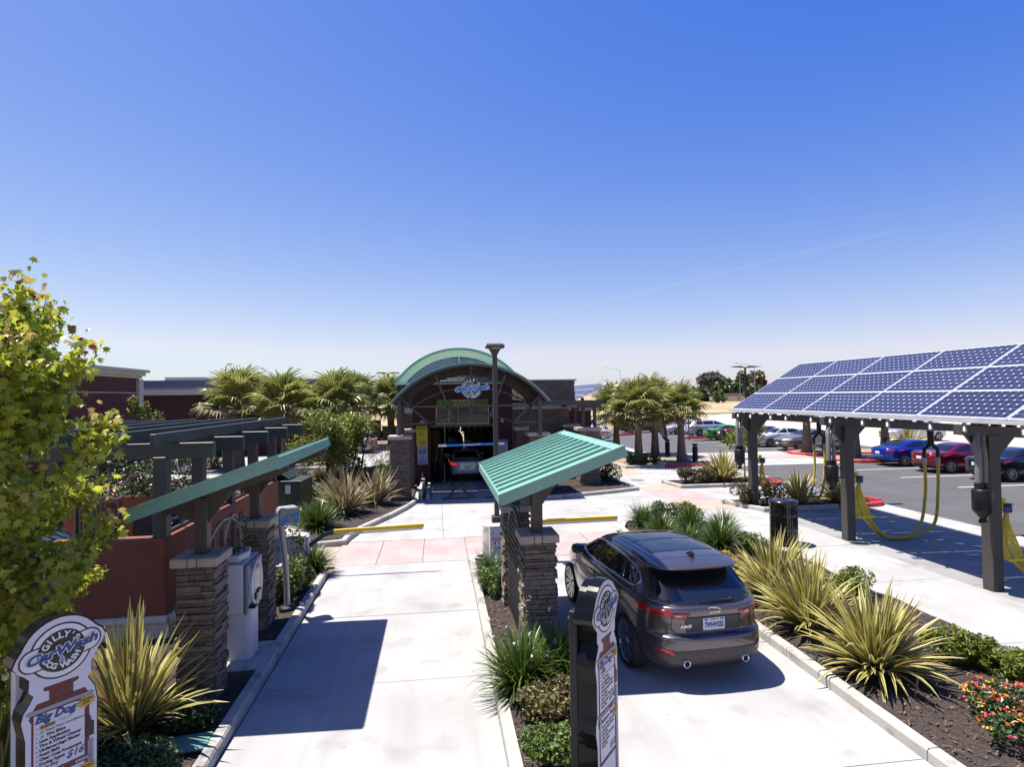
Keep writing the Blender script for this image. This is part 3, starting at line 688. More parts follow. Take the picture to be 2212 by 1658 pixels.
# ------------------------------------------------------------ logo, signs, kiosk, gates
KM = [WHITE, BLKP, NAVY, MAROON, GREYP, YEL, BLUE, REDP, TANC]
def logo(mb, cx, cz, s, y, base=None, bluei=2, tilt=0.12, ring=True, d=-1):
    """round emblem: dark disc, arched lettering, slanted script across it"""
    e = 0.0012*d
    if ring:
        disc(mb, cx, y, cz, 1.32*s, 1, base=base); disc(mb, cx, y+e, cz, 1.24*s, 0, base=base)
        flat(mb, stadium(cx, cz, 1.74*s, .56*s, tilt), y+2*e, 1, base); flat(mb, stadium(cx, cz, 1.67*s, .49*s, tilt), y+3*e, 0, base)
    disc(mb, cx, y+4*e, cz, 1.0*s, 1, base=base); disc(mb, cx, y+5*e, cz, .5*s, 1 if ring else 4, base=base)
    for k in range(6):
        a = k*math.pi/3; disc(mb, cx+.33*s*math.cos(a), y+6*e, cz+.33*s*math.sin(a), .10*s, 1, 12, base=base)
    arc_text(mb, "GILLY'S", cx, y+7*e, cz, .74*s, -4, 19.5, .42*s, 0, True, .016*s, base)
    arc_text(mb, "DOG WASH", cx, y+7*e, cz, .74*s, 0, 17.5, .36*s, 0, False, .018*s, base)
    put_text(mb, '&', cx, y+8*e, cz-.42*s, .36*s, 0, 0, .03*s, 0, base=base); put_text(mb, '&', cx, y+9*e, cz-.42*s, .36*s, bluei, 0, .0, 0, base=base)
    put_text(mb, 'CarWash', cx, y+10*e, cz+.02*s, .60*s, 0, .3, .06*s, tilt, 1.3, base=base)
    put_text(mb, 'CarWash', cx, y+11*e, cz+.02*s, .60*s, bluei, .3, .028*s, tilt, 1.3, base=base)
def menu_sign(label, loc, rz, fade=False):
    t = thing('menu_sign', label, 'sign', loc, rz, group='wash menu signs')
    # outline of the face: round head with side wings, neck, tall body
    out = []
    for k in range(25):
        a = R(-38+k*256/24); rr = .285+.055*math.exp(-((math.cos(a) < 0)*1.0*(a-math.pi-.12)**2+(math.cos(a) > 0)*(a-.12)**2)/.06)
        out.append((rr*1.02*math.cos(a), 1.975+rr*math.sin(a)))
    left = [(-.235, 1.70), (-.20, 1.655), (-.225, 1.60), (-.27, 1.53), (-.285, 1.46), (-.27, 1.38), (-.255, 1.30), (-.255, .98), (-.285, .90), (-.295, .82), (-.275, .74), (-.26, .66), (-.26, .08)]
    right = [(.27, .08), (.275, 1.45), (.255, 1.56), (.215, 1.635), (.20, 1.665), (.23, 1.70)]
    poly = out+left+right
    mb = MB(); mb.prism([(p[0]*1.03, (p[1]-1)*1.012+1) for p in poly], -.02, .10, 0, FACE, smooth=False); mb.build('case', mk('sign_black', (.006, .006, .007), .16, spec=.2), t)
    mb = MB(); mb.prism([(p[0]*.985, (p[1]-1)*.995+1) for p in poly], .024, .11, 0, FACE @ Matrix.Diagonal((1, 1, -1, 1))); mb.build('rear_case', MATS['sign_black'], t)
    mb = MB(); mb.bb(-.26, -.15, .112, .20, 0, 1.98); mb.build('support_post', BLKM if fade else WPNT, t, bevel=.008)
    mb = MB(); mb.bb(-.32, .32, -.16, .3, -.06, .08); mb.build('base', CONC2, t)
    fm = [mk('menu_white', (.66, .64, .72), .35, var=.03), BLKP, NAVY, MAROON, GREYP, mk('menu_orange', (.62, .34, .03), .5), mk('menu_green', (.03, .25, .12), .5)]
    mb = MB(); flat(mb, poly, -.1012, 0); face = mb.build('face', fm, t)
    mb = MB(); y = -.1022; e = -.0012
    def bar(x0, z0, x1, z1, r_, mi):
        flat(mb, stadium((x0+x1)/2, (z0+z1)/2, math.hypot(x1-x0, z1-z0)/2, r_, math.atan2(z1-z0, x1-x0)), y+4*e, mi)
    # pump body behind the price panels
    flat(mb, [(-.235, 1.47), (-.18, 1.58), (.18, 1.58), (.235, 1.47), (.215, 1.43), (.215, .1), (-.215, .1), (-.215, 1.43)], y, 3)
    flat(mb, [(-.09, 1.57), (.09, 1.57), (.09, 1.66), (.13, 1.67), (.13, 1.70), (-.13, 1.70), (-.13, 1.67), (-.09, 1.66)], y, 3)
    flat(mb, [(-.215, .98), (-.245, .90), (-.215, .82)], y, 3)
    bar(-.25, 1.515, .25, 1.515, .017, 4); bar(-.25, .955, .02, .955, .014, 4); bar(.10, .955, .24, .955, .014, 4)
    rect(mb, -.20, .175, .985, 1.485, y+3*e, 0); rect(mb, -.20, .175, .50, .93, y+3*e, 0); rect(mb, -.20, .175, .18, .46, y+3*e, 0)
    # nozzle and hose at the right
    flat(mb, [(.19, 1.13), (.25, 1.13), (.25, 1.25), (.225, 1.27), (.225, 1.30), (.205, 1.33), (.185, 1.33), (.185, 1.30), (.20, 1.29), (.20, 1.24), (.185, 1.22)], y+4*e, 1)
    for x in (.205, .225, .24): bar(x, .2, x, 1.10, .006, 4)
    Y = y+5*e
    put_text(mb, 'Big Dog', -.045, Y, 1.445, .092, 2, .3, .005)
    rows = ['RAINX', 'Triple Foam Conditioner', 'Tire Shine', 'Lava Application', 'Tire & Wheel Cleaner', 'Undercarriage Blaster', 'Foam Bath', 'Clear Coat Protectant', 'Drying Agent', 'Blow Dry']
    for i, s in enumerate(rows):
        z = 1.372-i*.0385
        disc(mb, -.178, Y, z, .005, 1, 8)
        if i == 0:
            rect(mb, -.16, -.045, z-.016, z+.016, Y, 5); put_text(mb, 'RAINX', -.103, Y+e, z, .034, 1, .2, .001); put_text(mb, 'Complete', -.03, Y, z+.008, .026, 4, .3, 0, align='LEFT')
        elif i == 1: put_text(mb, s, -.125, Y, z, .029, 6, .3, .0006, align='LEFT')
        else:
            put_text(mb, s, -.16+(.05 if i == 2 else 0), Y, z, .034, 1, 0, .0016, align='LEFT')
        if i in (1, 2): flat(mb, [(-.16, z-.012), (-.14, z+.014), (-.128, z-.002), (-.13, z-.012)], Y, 4)
    put_text(mb, '$16', .10, Y, 1.045, .085, 2, .3, .002)
    put_text(mb, 'Platinum Plus', -.03, Y, .885, .06, 2, .3, .002)
    for i, s in enumerate(['Tire & Wheel Cleaner', 'Undercarriage Blaster', 'Foam Bath', 'Clear Coat Protectant', 'Drying Agent', 'Blow Dry']):
        disc(mb, -.178, Y, .825-i*.0385, .005, 1, 8); put_text(mb, s, -.16, Y, .825-i*.0385, .034, 1, 0, .0016, align='LEFT')
    put_text(mb, '$12', .10, Y, .56, .085, 2, .3, .002)
    for (sx, sz, pr) in ((.185, 1.455, '$30'), (.185, .86, '$24')):
        st = [(sx+(.075 if k % 2 == 0 else .048)*math.cos(k*math.pi/12)*1.15, sz+(.06 if k % 2 == 0 else .04)*math.sin(k*math.pi/12)) for k in range(24)]
        flat(mb, st, Y+e, 5); put_text(mb, 'Unlimited', sx, Y+2*e, sz+.017, .026, 1, .2, .0008); put_text(mb, pr, sx, Y+2*e, sz-.012, .034, 1, .1, .001)
    mb.build('print', fm, face)
    mb = MB(); logo(mb, 0, 1.975, .178, y+e); mb.build('emblem', KM, face)
    return t
menu_sign('tall pump shaped wash menu sign under the maple leaves', (-3.36, 5.72, .06), R(50.7))
menu_sign('pump shaped wash menu sign seen edge on before the SUV', (1.63, 6.02, .02), R(50.7), True)

# pay kiosk: head box facing the lane on a rounded pedestal
KW = mk('kiosk_white', (.56, .56, .60), .45, var=.05, scale=8)
t = thing('pay_kiosk', 'white pay kiosk with screen between the two left stone pillars', 'kiosk', (-3.12, 9.93, .15), 0)
def rounded(w, d, r_, n=5):
    P = []
    for cx, cy, a0 in ((w-r_, d-r_, 0), (-w+r_, d-r_, 90), (-w+r_, -d+r_, 180), (w-r_, -d+r_, 270)):
        P += [(cx+r_*math.cos(R(a0+90*i/n)), cy+r_*math.sin(R(a0+90*i/n))) for i in range(n+1)]
    return P
mb = MB(); mb.prism(rounded(.20, .24, .10), 0, .80, smooth=True); mb.build('pedestal', KW, t)
mb = MB(); mb.prism([(-.36, -.40), (.14, -.40), (.14, .40), (-.36, .40)], .78, 1.52); mb.build('head_box', KW, t, bevel=.025, seg=2)
mb = MB(); mb.bb(-.30, .12, -.404, -.40, .82, 1.46); mb.build('service_door', KW, t, bevel=.001)
mb = MB(); mb.bb(.141, .20, -.39, .39, .74, 1.50); mb.build('bezel', mk('kiosk_grey', (.17, .165, .18), .45), t, bevel=.02)
mb = MB(); mb.prism([(-.3, -.3), (.05, -.3), (.12, 0), (.05, .3), (-.3, .3)], 1.521, 1.64, smooth=False); mb.build('hood', KW, t, bevel=.02, seg=2)
FX = Matrix.Translation((.2, 0, 0)) @ Matrix.Rotation(R(90), 4, 'Z')      # local -Y face -> +X
mb = MB()
mb.prism([(-.10+.3*math.cos(R(a)), 1.12+.36*math.sin(R(a))) for a in range(0, 360, 15)], -.03, .035, 0, Matrix.Translation((.2, .12, 0)) @ Matrix.Rotation(R(90), 4, 'Z') @ FACE)
mb.build('screen_surround', KW, t, bevel=.008)
mb = MB(); rect(mb, -.14, .16, 1.05, 1.33, -.038, 0, FX); scr = mb.build('screen', mk('kiosk_screen', (.10, .13, .14), .15), t)
mb = MB(); rect(mb, -.16, .18, 1.34, 1.45, -.0385, 0, FX); rect(mb, .165, .19, 1.02, 1.33, -.0385, 0, FX); rect(mb, -.34, -.22, .88, 1.42, -.004, 0, FX)
rect(mb, -.08, .02, .80, .92, -.0385, 0, FX); rect(mb, .04, .16, .80, .92, -.0385, 0, FX); mb.build('blue_panel', mk('kiosk_blue', (.03, .16, .36), .4, var=.2, scale=20, base2=(.3, .38, .5)), t)
mb = MB(); logo(mb, .0, 1.395, .035, -.0397, FX); mb.build('emblem', KM, t)
mb = MB(); mb.box((.24, 0.02, 1.0), (.06, .16, .05)); mb.box((.24, -.12, .95), (.05, .05, .10)); mb.box((.245, -.24, .83), (.10, .14, .03)); mb.build('card_reader', BLKM, t, bevel=.006)
mb = MB(); mb.bb(-.42, .38, -.55, .5, -.08, -.004); mb.build('pad', CONC2, t, bevel=.01)

# card reader sign on a bent pole
t = thing('pass_reader_sign', 'blue faced pass reader sign on curved steel pole beside stone pillar', 'sign', (-2.93, 12.0, .12), R(28))
mb = MB(); mb.lathe([(.16, 0), (.16, .05), (.12, .07), (.05, .08)], 16); mb.build('base', BLKM, t)
mb = MB(); mb.tube([(0, 0, .05), (-.01, 0, .5), (-.04, 0, 1.0), (-.09, 0, 1.4), (-.10, 0, 1.66)], .055, 10); mb.build('pole', mk('pole_steel', (.45, .42, .40), .4, .4), t)
mb = MB(); mb.prism([(-.20, 1.66), (.14, 1.66), (.19, 1.72), (.19, 1.95), (.15, 2.0), (-.16, 2.0), (-.20, 1.93)], -.06, .22, 0, FACE); mb.build('housing', mk('reader_grey', (.30, .30, .33), .5), t, bevel=.015)
mb = MB(); flat(mb, [(-.19, 1.68), (.15, 1.68), (.18, 1.90), (-.05, 1.86), (-.17, 1.78)], -.2215, 6); logo(mb, .01, 1.80, .075, -.2225, None, 6, .08, False); put_text(mb, 'FastPass', -.01, -.224, 1.703, .05, 0, .25, .001); mb.build('face_print', KM, t)

def gate(label, x, y, arm, ang_up, sgn=1):
    t = thing('barrier_gate', label, 'barrier gate', (x, y, .1), 0, 'barrier gates')
    mb = MB(); mb.bb(-.19, .19, -.16, .16, 0, .86); mb.build('cabinet', KW, t, bevel=.02, seg=2)
    mb = MB(); mb.bb(-.20, .20, -.17, .17, .862, .90); mb.build('lid', KW, t, bevel=.012)
    mb = MB(); mb.bb(.191, .26, -.10, .10, .05, .87); mb.build('motor_cover', mk('gate_alu', (.55, .55, .57), .4, .3), t, bevel=.015)
    mb = MB(); rect(mb, -.12, .14, .28, .60, -.162); pl = mb.build('warning_plate', WHITE, t)
    mb = MB(); rect(mb, -.12, .14, .54, .60, -.1635, 7); put_text(mb, 'WARNING', .01, -.165, .57, .045, 0, 0, .001)
    for z in (.31, .335, .36, .385): rect(mb, -.10, .12, z, z+.010, -.1635, 1)
    rect(mb, -.08, -.05, .43, .52, -.1635, 1); rect(mb, -.05, .10, .505, .52, -.1635, 1)
    disc(mb, .03, -.1635, .485, .012, 1, 10); flat(mb, [(.02, .475), (.04, .475), (.07, .45), (.06, .445), (.03, .455), (.05, .43), (.04, .425), (.015, .455)], -.1635, 1); mb.build('warning_print', KM, pl)
    mb = MB(); mb.lathe([(.03, 0), (.03, .012)], 12, 0, (0, 0, 0), Matrix.Translation((.09, -.16, .70)) @ FACE); mb.lathe([(.016, 0), (.016, .008)], 10, 0, (0, 0, 0), Matrix.Translation((-.11, -.16, .73)) @ FACE); mb.build('lock', BLKM, t)
    a = Vector((.26, 0, .62)); b = Vector((.62, 0, .88)); c = Vector((.92, 0, .93)); e = Vector((arm, 0, .93+ang_up))
    mb = MB(); mb.beam(a, b, .035, .10); mb.beam(b-Vector((.03, 0, .015)), c, .033, .10); mb.build('arm_bracket', mk('arm_steel', (.07, .085, .10), .4, .5), t)
    mb = MB(); mb.beam(c-Vector((.1, 0, 0)), e, .05, .095); am = mb.build('arm', YEL, t, bevel=.008)
    mb = MB(); mb.beam(c+Vector((.15, 0, -.075)), e+Vector((-.02, 0, -.075)), .04, .035); mb.build('foam_edge', WHITE, am)
gate('barrier gate with yellow arm across the left lane', -3.3, 14.55, 2.95, .06)
gate('barrier gate with yellow arm across the right lane behind the island pillar', 1.45, 14.72, 3.12, .02)
# lamp post before the tunnel
t = thing('lamp_post', 'tall dark lamp post with flat head before the tunnel entrance', 'lamp post', (1.40, 15.25, .08))
mb = MB(); mb.lathe([(.27, 0), (.27, .80), (.25, .83), (.10, .84)], 24); mb.build('footing', CONC2, t)
mb = MB(); mb.bb(-.02, .24, -.12, .14, .84, 1.03); mb.build('base_cover', BROWN, t, bevel=.01)
mb = MB(); mb.beam((.11, .01, 1.03), (.11, .01, 5.3), .12, .12); mb.build('pole', BROWN, t, bevel=.01)
mb = MB(); mb.prism([(.05, 5.2), (.17, 5.2), (.27, 5.38), (-.05, 5.38)], -.06, .06, 0, FACE); mb.build('neck', BROWN, t)
mb = MB(); mb.bb(-.13, .35, -.25, .15, 5.38, 5.46); mb.build('lamp_head', BROWN, t, bevel=.025, seg=2)
for k in range(10): mb = MB(); mb.bb(-.09+.044*k-.007, -.09+.044*k+.007, -.2, .12, 5.46, 5.50); mb.build('cooling_fin', BROWN, t)
mb = MB(); mb.bb(.02, .22, -.22, -.06, 5.372, 5.379); mb.build('lens', WHITE, t)
# ------------------------------------------------------------ car wash building
def joined_pillar(label, x, y, w, h, seed, grp='stone pillars of the wash building'):
    t = thing('stone_pillar', label, 'pillar', (x, y, .05), group=grp)
    mb = MB(); mb.bb(-w/2+.04, w/2-.04, -w/2+.04, w/2-.04, 0, h-.1); mb.build('core', GROUT, t)
    mb = MB(); stone_joined(mb, w-.08, w-.08, 0, h-.15, seed, ch=(.05, .09), ln=(.15, .4)); mb.build('ledge_stones', STONE, t, kind='stuff')
    cap_stones(t, w+.12, h-.15, h)
joined_pillar('left front stone pillar of the arched tunnel entrance', -1.5, 24.42, .82, 2.62, 11)
joined_pillar('left rear stone pillar beside the yellow caution notice', -1.4, 27.4, .72, 2.72, 12)
joined_pillar('right front stone pillar half hidden by the centre island canopy', 4.25, 24.85, .84, 2.62, 13)
joined_pillar('right rear stone pillar beside the tunnel opening', 3.95, 27.4, .72, 2.72, 14)
joined_pillar('outer stone pillar at the right corner of the building planter', 6.93, 26.72, .95, 2.66, 15)
joined_pillar('rear outer stone pillar carrying the right pergola', 6.75, 29.6, .80, 2.7, 16)
B = thing('car_wash_building', 'car wash building with green vaulted roof and dark steel arch', 'building', (0, 0, 0))
BR0, BR1 = 28.6, 56.0
# walls with the tunnel opening (x -.32 .. 2.72, top 2.9)
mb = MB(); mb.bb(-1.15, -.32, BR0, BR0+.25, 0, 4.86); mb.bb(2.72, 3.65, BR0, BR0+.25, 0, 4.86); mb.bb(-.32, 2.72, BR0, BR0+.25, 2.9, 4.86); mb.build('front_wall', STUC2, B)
mb = MB(); mb.bb(-1.85, -1.15, BR0+.3, BR1, 0, 4.8); mb.bb(3.65, 6.85, 30.3, BR1, 0, 4.0); mb.build('side_block', GROUT, B)
mb = MB(); stone_joined(mb, .7, .3, 0, 4.8, 21, (-1.5, BR0+.3), 0, sides=(0,), ch=(.06, .10), ln=(.2, .5)); stone_joined(mb, .3, 10, 0, 4.8, 22, (-1.72, 33.6), 0, sides=(3,), ch=(.09, .14), ln=(.4, .9)); mb.build('side_stonework', STONE, B, kind='stuff')
mb = MB(); stone_joined(mb, 3.2, .3, 0, 3.5, 23, (5.25, 30.3), 0, sides=(0,), ch=(.06, .11), ln=(.2, .55)); mb.build('right_stonework', STONE, B, kind='stuff')
mb = MB(); mb.bb(4.3, 6.85, 28.9, 34, 3.95, 4.95); mb.build('tower_core', GROUT, B)
mb = MB(); stone_joined(mb, 2.55, 5.1, 3.95, 4.93, 24, (5.575, 31.45), 0, ch=(.06, .10), ln=(.2, .5)); mb.build('tower_stonework', STONE, B, kind='stuff')
mb = MB(); mb.bb(4.2, 6.95, 28.8, 34.1, 4.95, 5.02); mb.build('tower_coping', mk('coping_grey', (.34, .36, .42), .5), B)
# tunnel interior
INT = mk('tunnel_inner', (.45, .46, .48), .7, var=.2, scale=2)
mb = MB(); mb.bb(-1.1, -1.0, BR0+.25, BR1, 0, 4.2); mb.build('tunnel_wall', INT, B)
mb = MB(); mb.bb(3.4, 3.5, BR0+.25, BR1, 0, 4.2); mb.build('tunnel_wall', INT, B)
mb = MB(); mb.bb(-1.1, 3.5, BR0+.25, BR1, 4.0, 4.1); mb.build('tunnel_ceiling', BLKM, B)
mb = MB(); mb.bb(-1.1, 3.5, 29.4, BR1, -.02, -.002); mb.build('tunnel_floor', mk('tunnel_floor', (.09, .09, .09), .35, var=.3), B)
mb = MB(); mb.bb(-1.1, 2.15, BR1, BR1+.1, 0, 4.1); mb.bb(2.5, 3.5, BR1, BR1+.1, 0, 4.1); mb.bb(2.15, 2.5, BR1, BR1+.1, 2.3, 4.1); mb.build('exit_blocker', INT, B)  # added closure in place of curtains, keeps daylight out except at a slit
for s, x in ((-1, .62), (1, 1.12)):
    pts = [(x-.30 if s < 0 else x+.42, 24.55, .02), (x+.02 if s < 0 else x+.06, 25.35, .10), (x, 26.2, .12), (x, 34, .12)]
    mb = MB(); mb.tube(pts, .045, 8); mb.build('guide_rail', mk('rail_steel', (.30, .27, .10), .45, .6), B)
mb = MB(); mb.bb(.5, .7, 29, 40, 0, .03); mb.build('conveyor', GREY, B)
mb = MB(); mb.bb(1.75, 2.35, 26.2, 29.0, .004, .02); mb.build('sensor_plate', mk('plate_blue', (.25, .28, .35), .4, .3), B)
# glazed panel and frame over the opening
mb = MB(); mb.bb(-.02, 2.46, BR0-.06, BR0-.001, 2.93, 3.72); mb.build('fanlight', mk('fanlight_glass', (.05, .06, .065), .12, var=.2, scale=1.2), B)
for a in ((-.06, 2.5, 2.89, 2.93), (-.06, 2.5, 3.72, 3.76), (-.06, -.02, 2.93, 3.72), (2.46, 2.5, 2.93, 3.72), (.55, .58, 2.93, 3.72), (1.0, 1.02, 2.93, 3.72)):
    mb = MB(); mb.bb(a[0], a[1], BR0-.09, BR0-.001, a[2], a[3]); mb.build('fanlight_bar', CREAM, B)
mb = MB(); mb.bb(-.34, 2.74, BR0-.12, BR0, 2.76, 2.885); mb.build('opening_header', mk('header_blue', (.015, .03, .05), .4), B)
# vaulted roofs: the big rear vault and the front arch vault
def vault(name, x0, x1, zs, zt, y0, y1, th, mat, n=28, ribs=True, edge=True):
    # circular arc through spring points and crown
    c = (x1-x0)/2; hgt = zt-zs; r_ = (c*c+hgt*hgt)/(2*hgt); cx = (x0+x1)/2; cz = zt-r_; a0 = math.asin(c/r_)
    A = lambda t, dr=0: (cx+(r_+dr)*math.sin(t), cz+(r_+dr)*math.cos(t))
    mb = MB()
    for i in range(n):
        t0, t1 = -a0+2*a0*i/n, -a0+2*a0*(i+1)/n
        p, q, p2, q2 = A(t0), A(t1), A(t0, -th), A(t1, -th)
        V = [(p[0], y0, p[1]), (q[0], y0, q[1]), (q[0], y1, q[1]), (p[0], y1, p[1]), (p2[0], y0, p2[1]), (q2[0], y0, q2[1]), (q2[0], y1, q2[1]), (p2[0], y1, p2[1])]
        mb.add(V, [(0, 1, 2, 3), (4, 7, 6, 5), (0, 4, 5, 1), (2, 6, 7, 3)], 0, None, False)
        if i in (0,): mb.add(V, [(0, 3, 7, 4)])
        if i == n-1: mb.add(V, [(1, 5, 6, 2)])
    o = mb.build(name, mat, B)
    return A, a0
AV, aa = vault('rear_vault', -1.88, 3.95, 4.92, 6.48, 27.15, BR1, .10, TEAL)
# pale panelled gable: light band under the vault edge and horizontal louvres inside it
mb = MB(); n = 30
for i in range(n):
    t0, t1 = -aa+2*aa*i/n, -aa+2*aa*(i+1)/n
    p, q, p2, q2 = AV(t0, -.10), AV(t1, -.10), AV(t0, -.42), AV(t1, -.42)
    mb.add([(p[0], 27.25, p[1]), (q[0], 27.25, q[1]), (q2[0], 27.25, max(q2[1], 4.86)), (p2[0], 27.25, max(p2[1], 4.86))], [(3, 2, 1, 0)])
mb.build('gable_band', PALEG, B)
LOUV = mk('louvre_pale', (.50, .62, .60), .5)
z = 4.92
while z < 6.02:
    # half width of the inner arch at this height
    ts = [t for t in [aa*k/60 for k in range(61)] if AV(t, -.42)[1] > z]
    hw = (AV(ts[-1], -.42)[0]-1.035) if ts else 0
    if hw > .1: mb = MB(); mb.beam((1.035-hw, 27.3, z), (1.035+hw, 27.3, z), .10, .016, 0, (0, -.7, .7)); mb.build('louvre', LOUV, B)
    z += .095
mb = MB(); mb.bb(1.0, 1.07, 27.2, 27.26, 4.86, 6.05); mb.build('gable_mullion', LOUV, B)
mb = MB(); mb.bb(-1.9, 3.95, 27.2, 27.45, 4.80, 4.88); mb.build('gable_sill', LOUV, B)
AF, af = vault('front_vault', -1.86, 4.66, 4.02, 5.62, 23.9, 27.0, .07, TEAL, 32)
n = 32
for (ra, rb, y0, y1) in ((-.072, -.16, 23.92, 24.05), (-.072, -.45, 26.6, 26.75)):
    mb = MB()
    for i in range(n):
        t0, t1 = -af+2*af*i/n, -af+2*af*(i+1)/n
        p, q, p2, q2 = AF(t0, ra), AF(t1, ra), AF(t0, rb), AF(t1, rb)
        V = [(p[0], y0, p[1]), (q[0], y0, q[1]), (q[0], y1, q[1]), (p[0], y1, p[1]), (p2[0], y0, p2[1]), (q2[0], y0, q2[1]), (q2[0], y1, q2[1]), (p2[0], y1, p2[1])]
        mb.add(V, [(4, 7, 6, 5), (0, 4, 5, 1), (2, 6, 7, 3)])
    mb.build('arch_rib', BROWN, B)
mb = MB()
for i in range(n):
    t0, t1 = -af+2*af*i/n, -af+2*af*(i+1)/n
    p, q = AF(t0, -.075), AF(t1, -.075)
    mb.add([(p[0], 24.05, p[1]), (q[0], 24.05, q[1]), (q[0], 26.6, q[1]), (p[0], 26.6, p[1])], [(3, 2, 1, 0)])
mb.build('soffit', BROWN, B)
for i in range(1, 8):      # secondary braces under the front vault
    t0 = -af+2*af*i/8; p = AF(t0, -.12); mb = MB(); mb.beam((p[0], 24.05, p[1]), (p[0], 26.6, p[1]), .06, .08); mb.build('soffit_joist', BROWN, B)
# steel truss in the plane y = 24.2
TY = 24.2
def bar(p, q, w=.075, name='truss_bar'):
    mb = MB(); mb.beam((p[0], TY, p[1]), (q[0], TY, q[1]), w, w); mb.build(name, BROWN, B)
def archbar(x0, x1, zs, zt, w=.08):
    c = (x1-x0)/2; hgt = zt-zs; r_ = (c*c+hgt*hgt)/(2*hgt); cx = (x0+x1)/2; cz = zt-r_; a0 = math.asin(c/r_)
    mb = MB(); mb.tube([(cx+r_*math.sin(-a0+2*a0*i/20), TY, cz+r_*math.cos(-a0+2*a0*i/20)) for i in range(21)], w/2, 4, smooth=False); mb.build('truss_arch', BROWN, B)
bar((-1.6, 3.83), (4.5, 3.83)); bar((-1.55, 3.14), (-.34, 3.14)); bar((3.15, 3.14), (4.32, 3.14))
archbar(-.34, 3.15, 3.14, 3.50); archbar(-.99, 3.85, 3.83, 4.60)
bar((1.39, 5.5), (1.39, 3.46)); bar((-1.5, 4.25), (-.34, 3.14)); bar((4.3, 4.25), (3.15, 3.14))
bar((-.05, 5.12), (.62, 3.36)); bar((2.83, 5.12), (2.16, 3.36))
bar((-1.82, 4.0), (-1.5, 3.86)); bar((4.62, 4.0), (4.3, 3.86))
for x in (-1.52, 4.25):
    mb = MB(); mb.bb(x-.075, x+.075, TY-.075, TY+.075, 2.55, 4.1); mb.build('arch_post', BROWN, B)
    mb = MB(); mb.bb(x-.07, x+.07, 26.65, 26.79, 2.6, 4.1); mb.build('arch_post', BROWN, B)
    mb = MB(); mb.bb(x-.05, x+.05, 24.2, 26.7, 3.75, 3.9); mb.build('side_beam', BROWN, B)
mb = MB()
for k in range(31):
    x = -1.45+k*.19; ts = [t for t in [-af+2*af*i/200 for i in range(201)] if abs(AF(t)[0]-x) < .03]
    zt = AF(ts[0], -.14)[1] if ts else 4.2
    mb.bb(x-.006, x+.006, TY+.045, TY+.055, 3.16, zt)
for k in range(13):
    z = 3.2+k*.19; ts = [t for t in [af*i/200 for i in range(201)] if AF(t, -.14)[1] > z]
    if not ts: continue
    hw = min(2.85, AF(ts[-1], -.14)[0]-1.4); mb.bb(1.4-hw, 1.4+hw, TY+.056, TY+.064, z-.006, z+.006)
mb.build('mesh_infill', BLKM, B, kind='stuff')
# right side: flat fascia, pergola
mb = MB(); mb.bb(4.35, 7.6, 26.3, 26.5, 3.78, 3.98); mb.build('pergola_beam', BROWN, B)
mb = MB(); mb.bb(3.66, 6.9, 29.9, 30.2, 3.52, 3.85); mb.build('metal_fascia', mk('fascia_alu', (.42, .42, .46), .45, .3), B)
mb = MB(); mb.bb(-1.9, -1.16, 28.3, 28.6, 3.45, 3.8); mb.build('metal_fascia', MATS['fascia_alu'], B)
for k in range(8):
    x = 6.45+.15*k; mb = MB(); mb.bb(x-.05, x+.05, 26.55, 31, 3.62, 3.80); mb.build('pergola_joist', BROWN, B)
for (x, y) in ((6.75, 26.75), (7.25, 26.6), (7.25, 30.5)):
    mb = MB(); mb.bb(x-.07, x+.07, y-.07, y+.07, 2.6 if y < 29 else 0, 3.8); mb.build('pergola_post', BROWN, B)
mb = MB(); mb.prism([(6.9, 3.62), (7.6, 3.62), (7.35, 3.3), (7.15, 3.3)], -30.52, -30.48, 0, FACE); mb.build('bracket', BROWN, B)
# low flat roof to the right rear
mb = MB(); mb.bb(3.6, 9.2, 34, BR1, 3.3, 3.5); mb.build('rear_roof', mk('roof_grey', (.35, .35, .36), .7), B)
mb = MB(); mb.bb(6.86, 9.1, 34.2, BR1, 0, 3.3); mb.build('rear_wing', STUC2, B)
for x in (-.72, 3.15):
    mb = MB(); mb.lathe([(.07, 0), (.09, .03), (.09, .06)], 14, 0, (0, 0, 0), Matrix.Translation((x, BR0, 3.02)) @ FACE); mb.build('wall_lamp', GREY, B)
# round sign on the truss
t = thing('round_sign', 'round black emblem sign with slanted blue lettering on the steel arch', 'sign', (1.41, TY-.1, 4.54))
mb = MB(); mb.lathe([(.46, -.06), (.47, -.05), (.47, .04)], 44, 0, (0, 0, 0), FACE); mb.build('disc', BLACK, t)
mb = MB(); logo(mb, 0, 0, .46, -.064, None, 6, .08, False); mb.build('lettering', KM, t)
# banner behind the mesh
t = thing('green_banner', 'green banner with pale lettering above the tunnel window', 'banner', (1.22, BR0-.1, 3.92))
mb = MB(); mb.bb(-1.23, 1.23, -.01, .01, -.17, .17); mb.build('cloth', mk('banner_green', (.10, .20, .02), .6), t)
mb = MB(); put_text(mb, 'WE RECYCLE', 0, -.013, .085, .17, 0, 0, .002); put_text(mb, 'OUR WATER', 0, -.013, -.085, .17, 0, 0, .002); mb.build('lettering', mk('banner_print', (.6, .6, .45), .6), t)
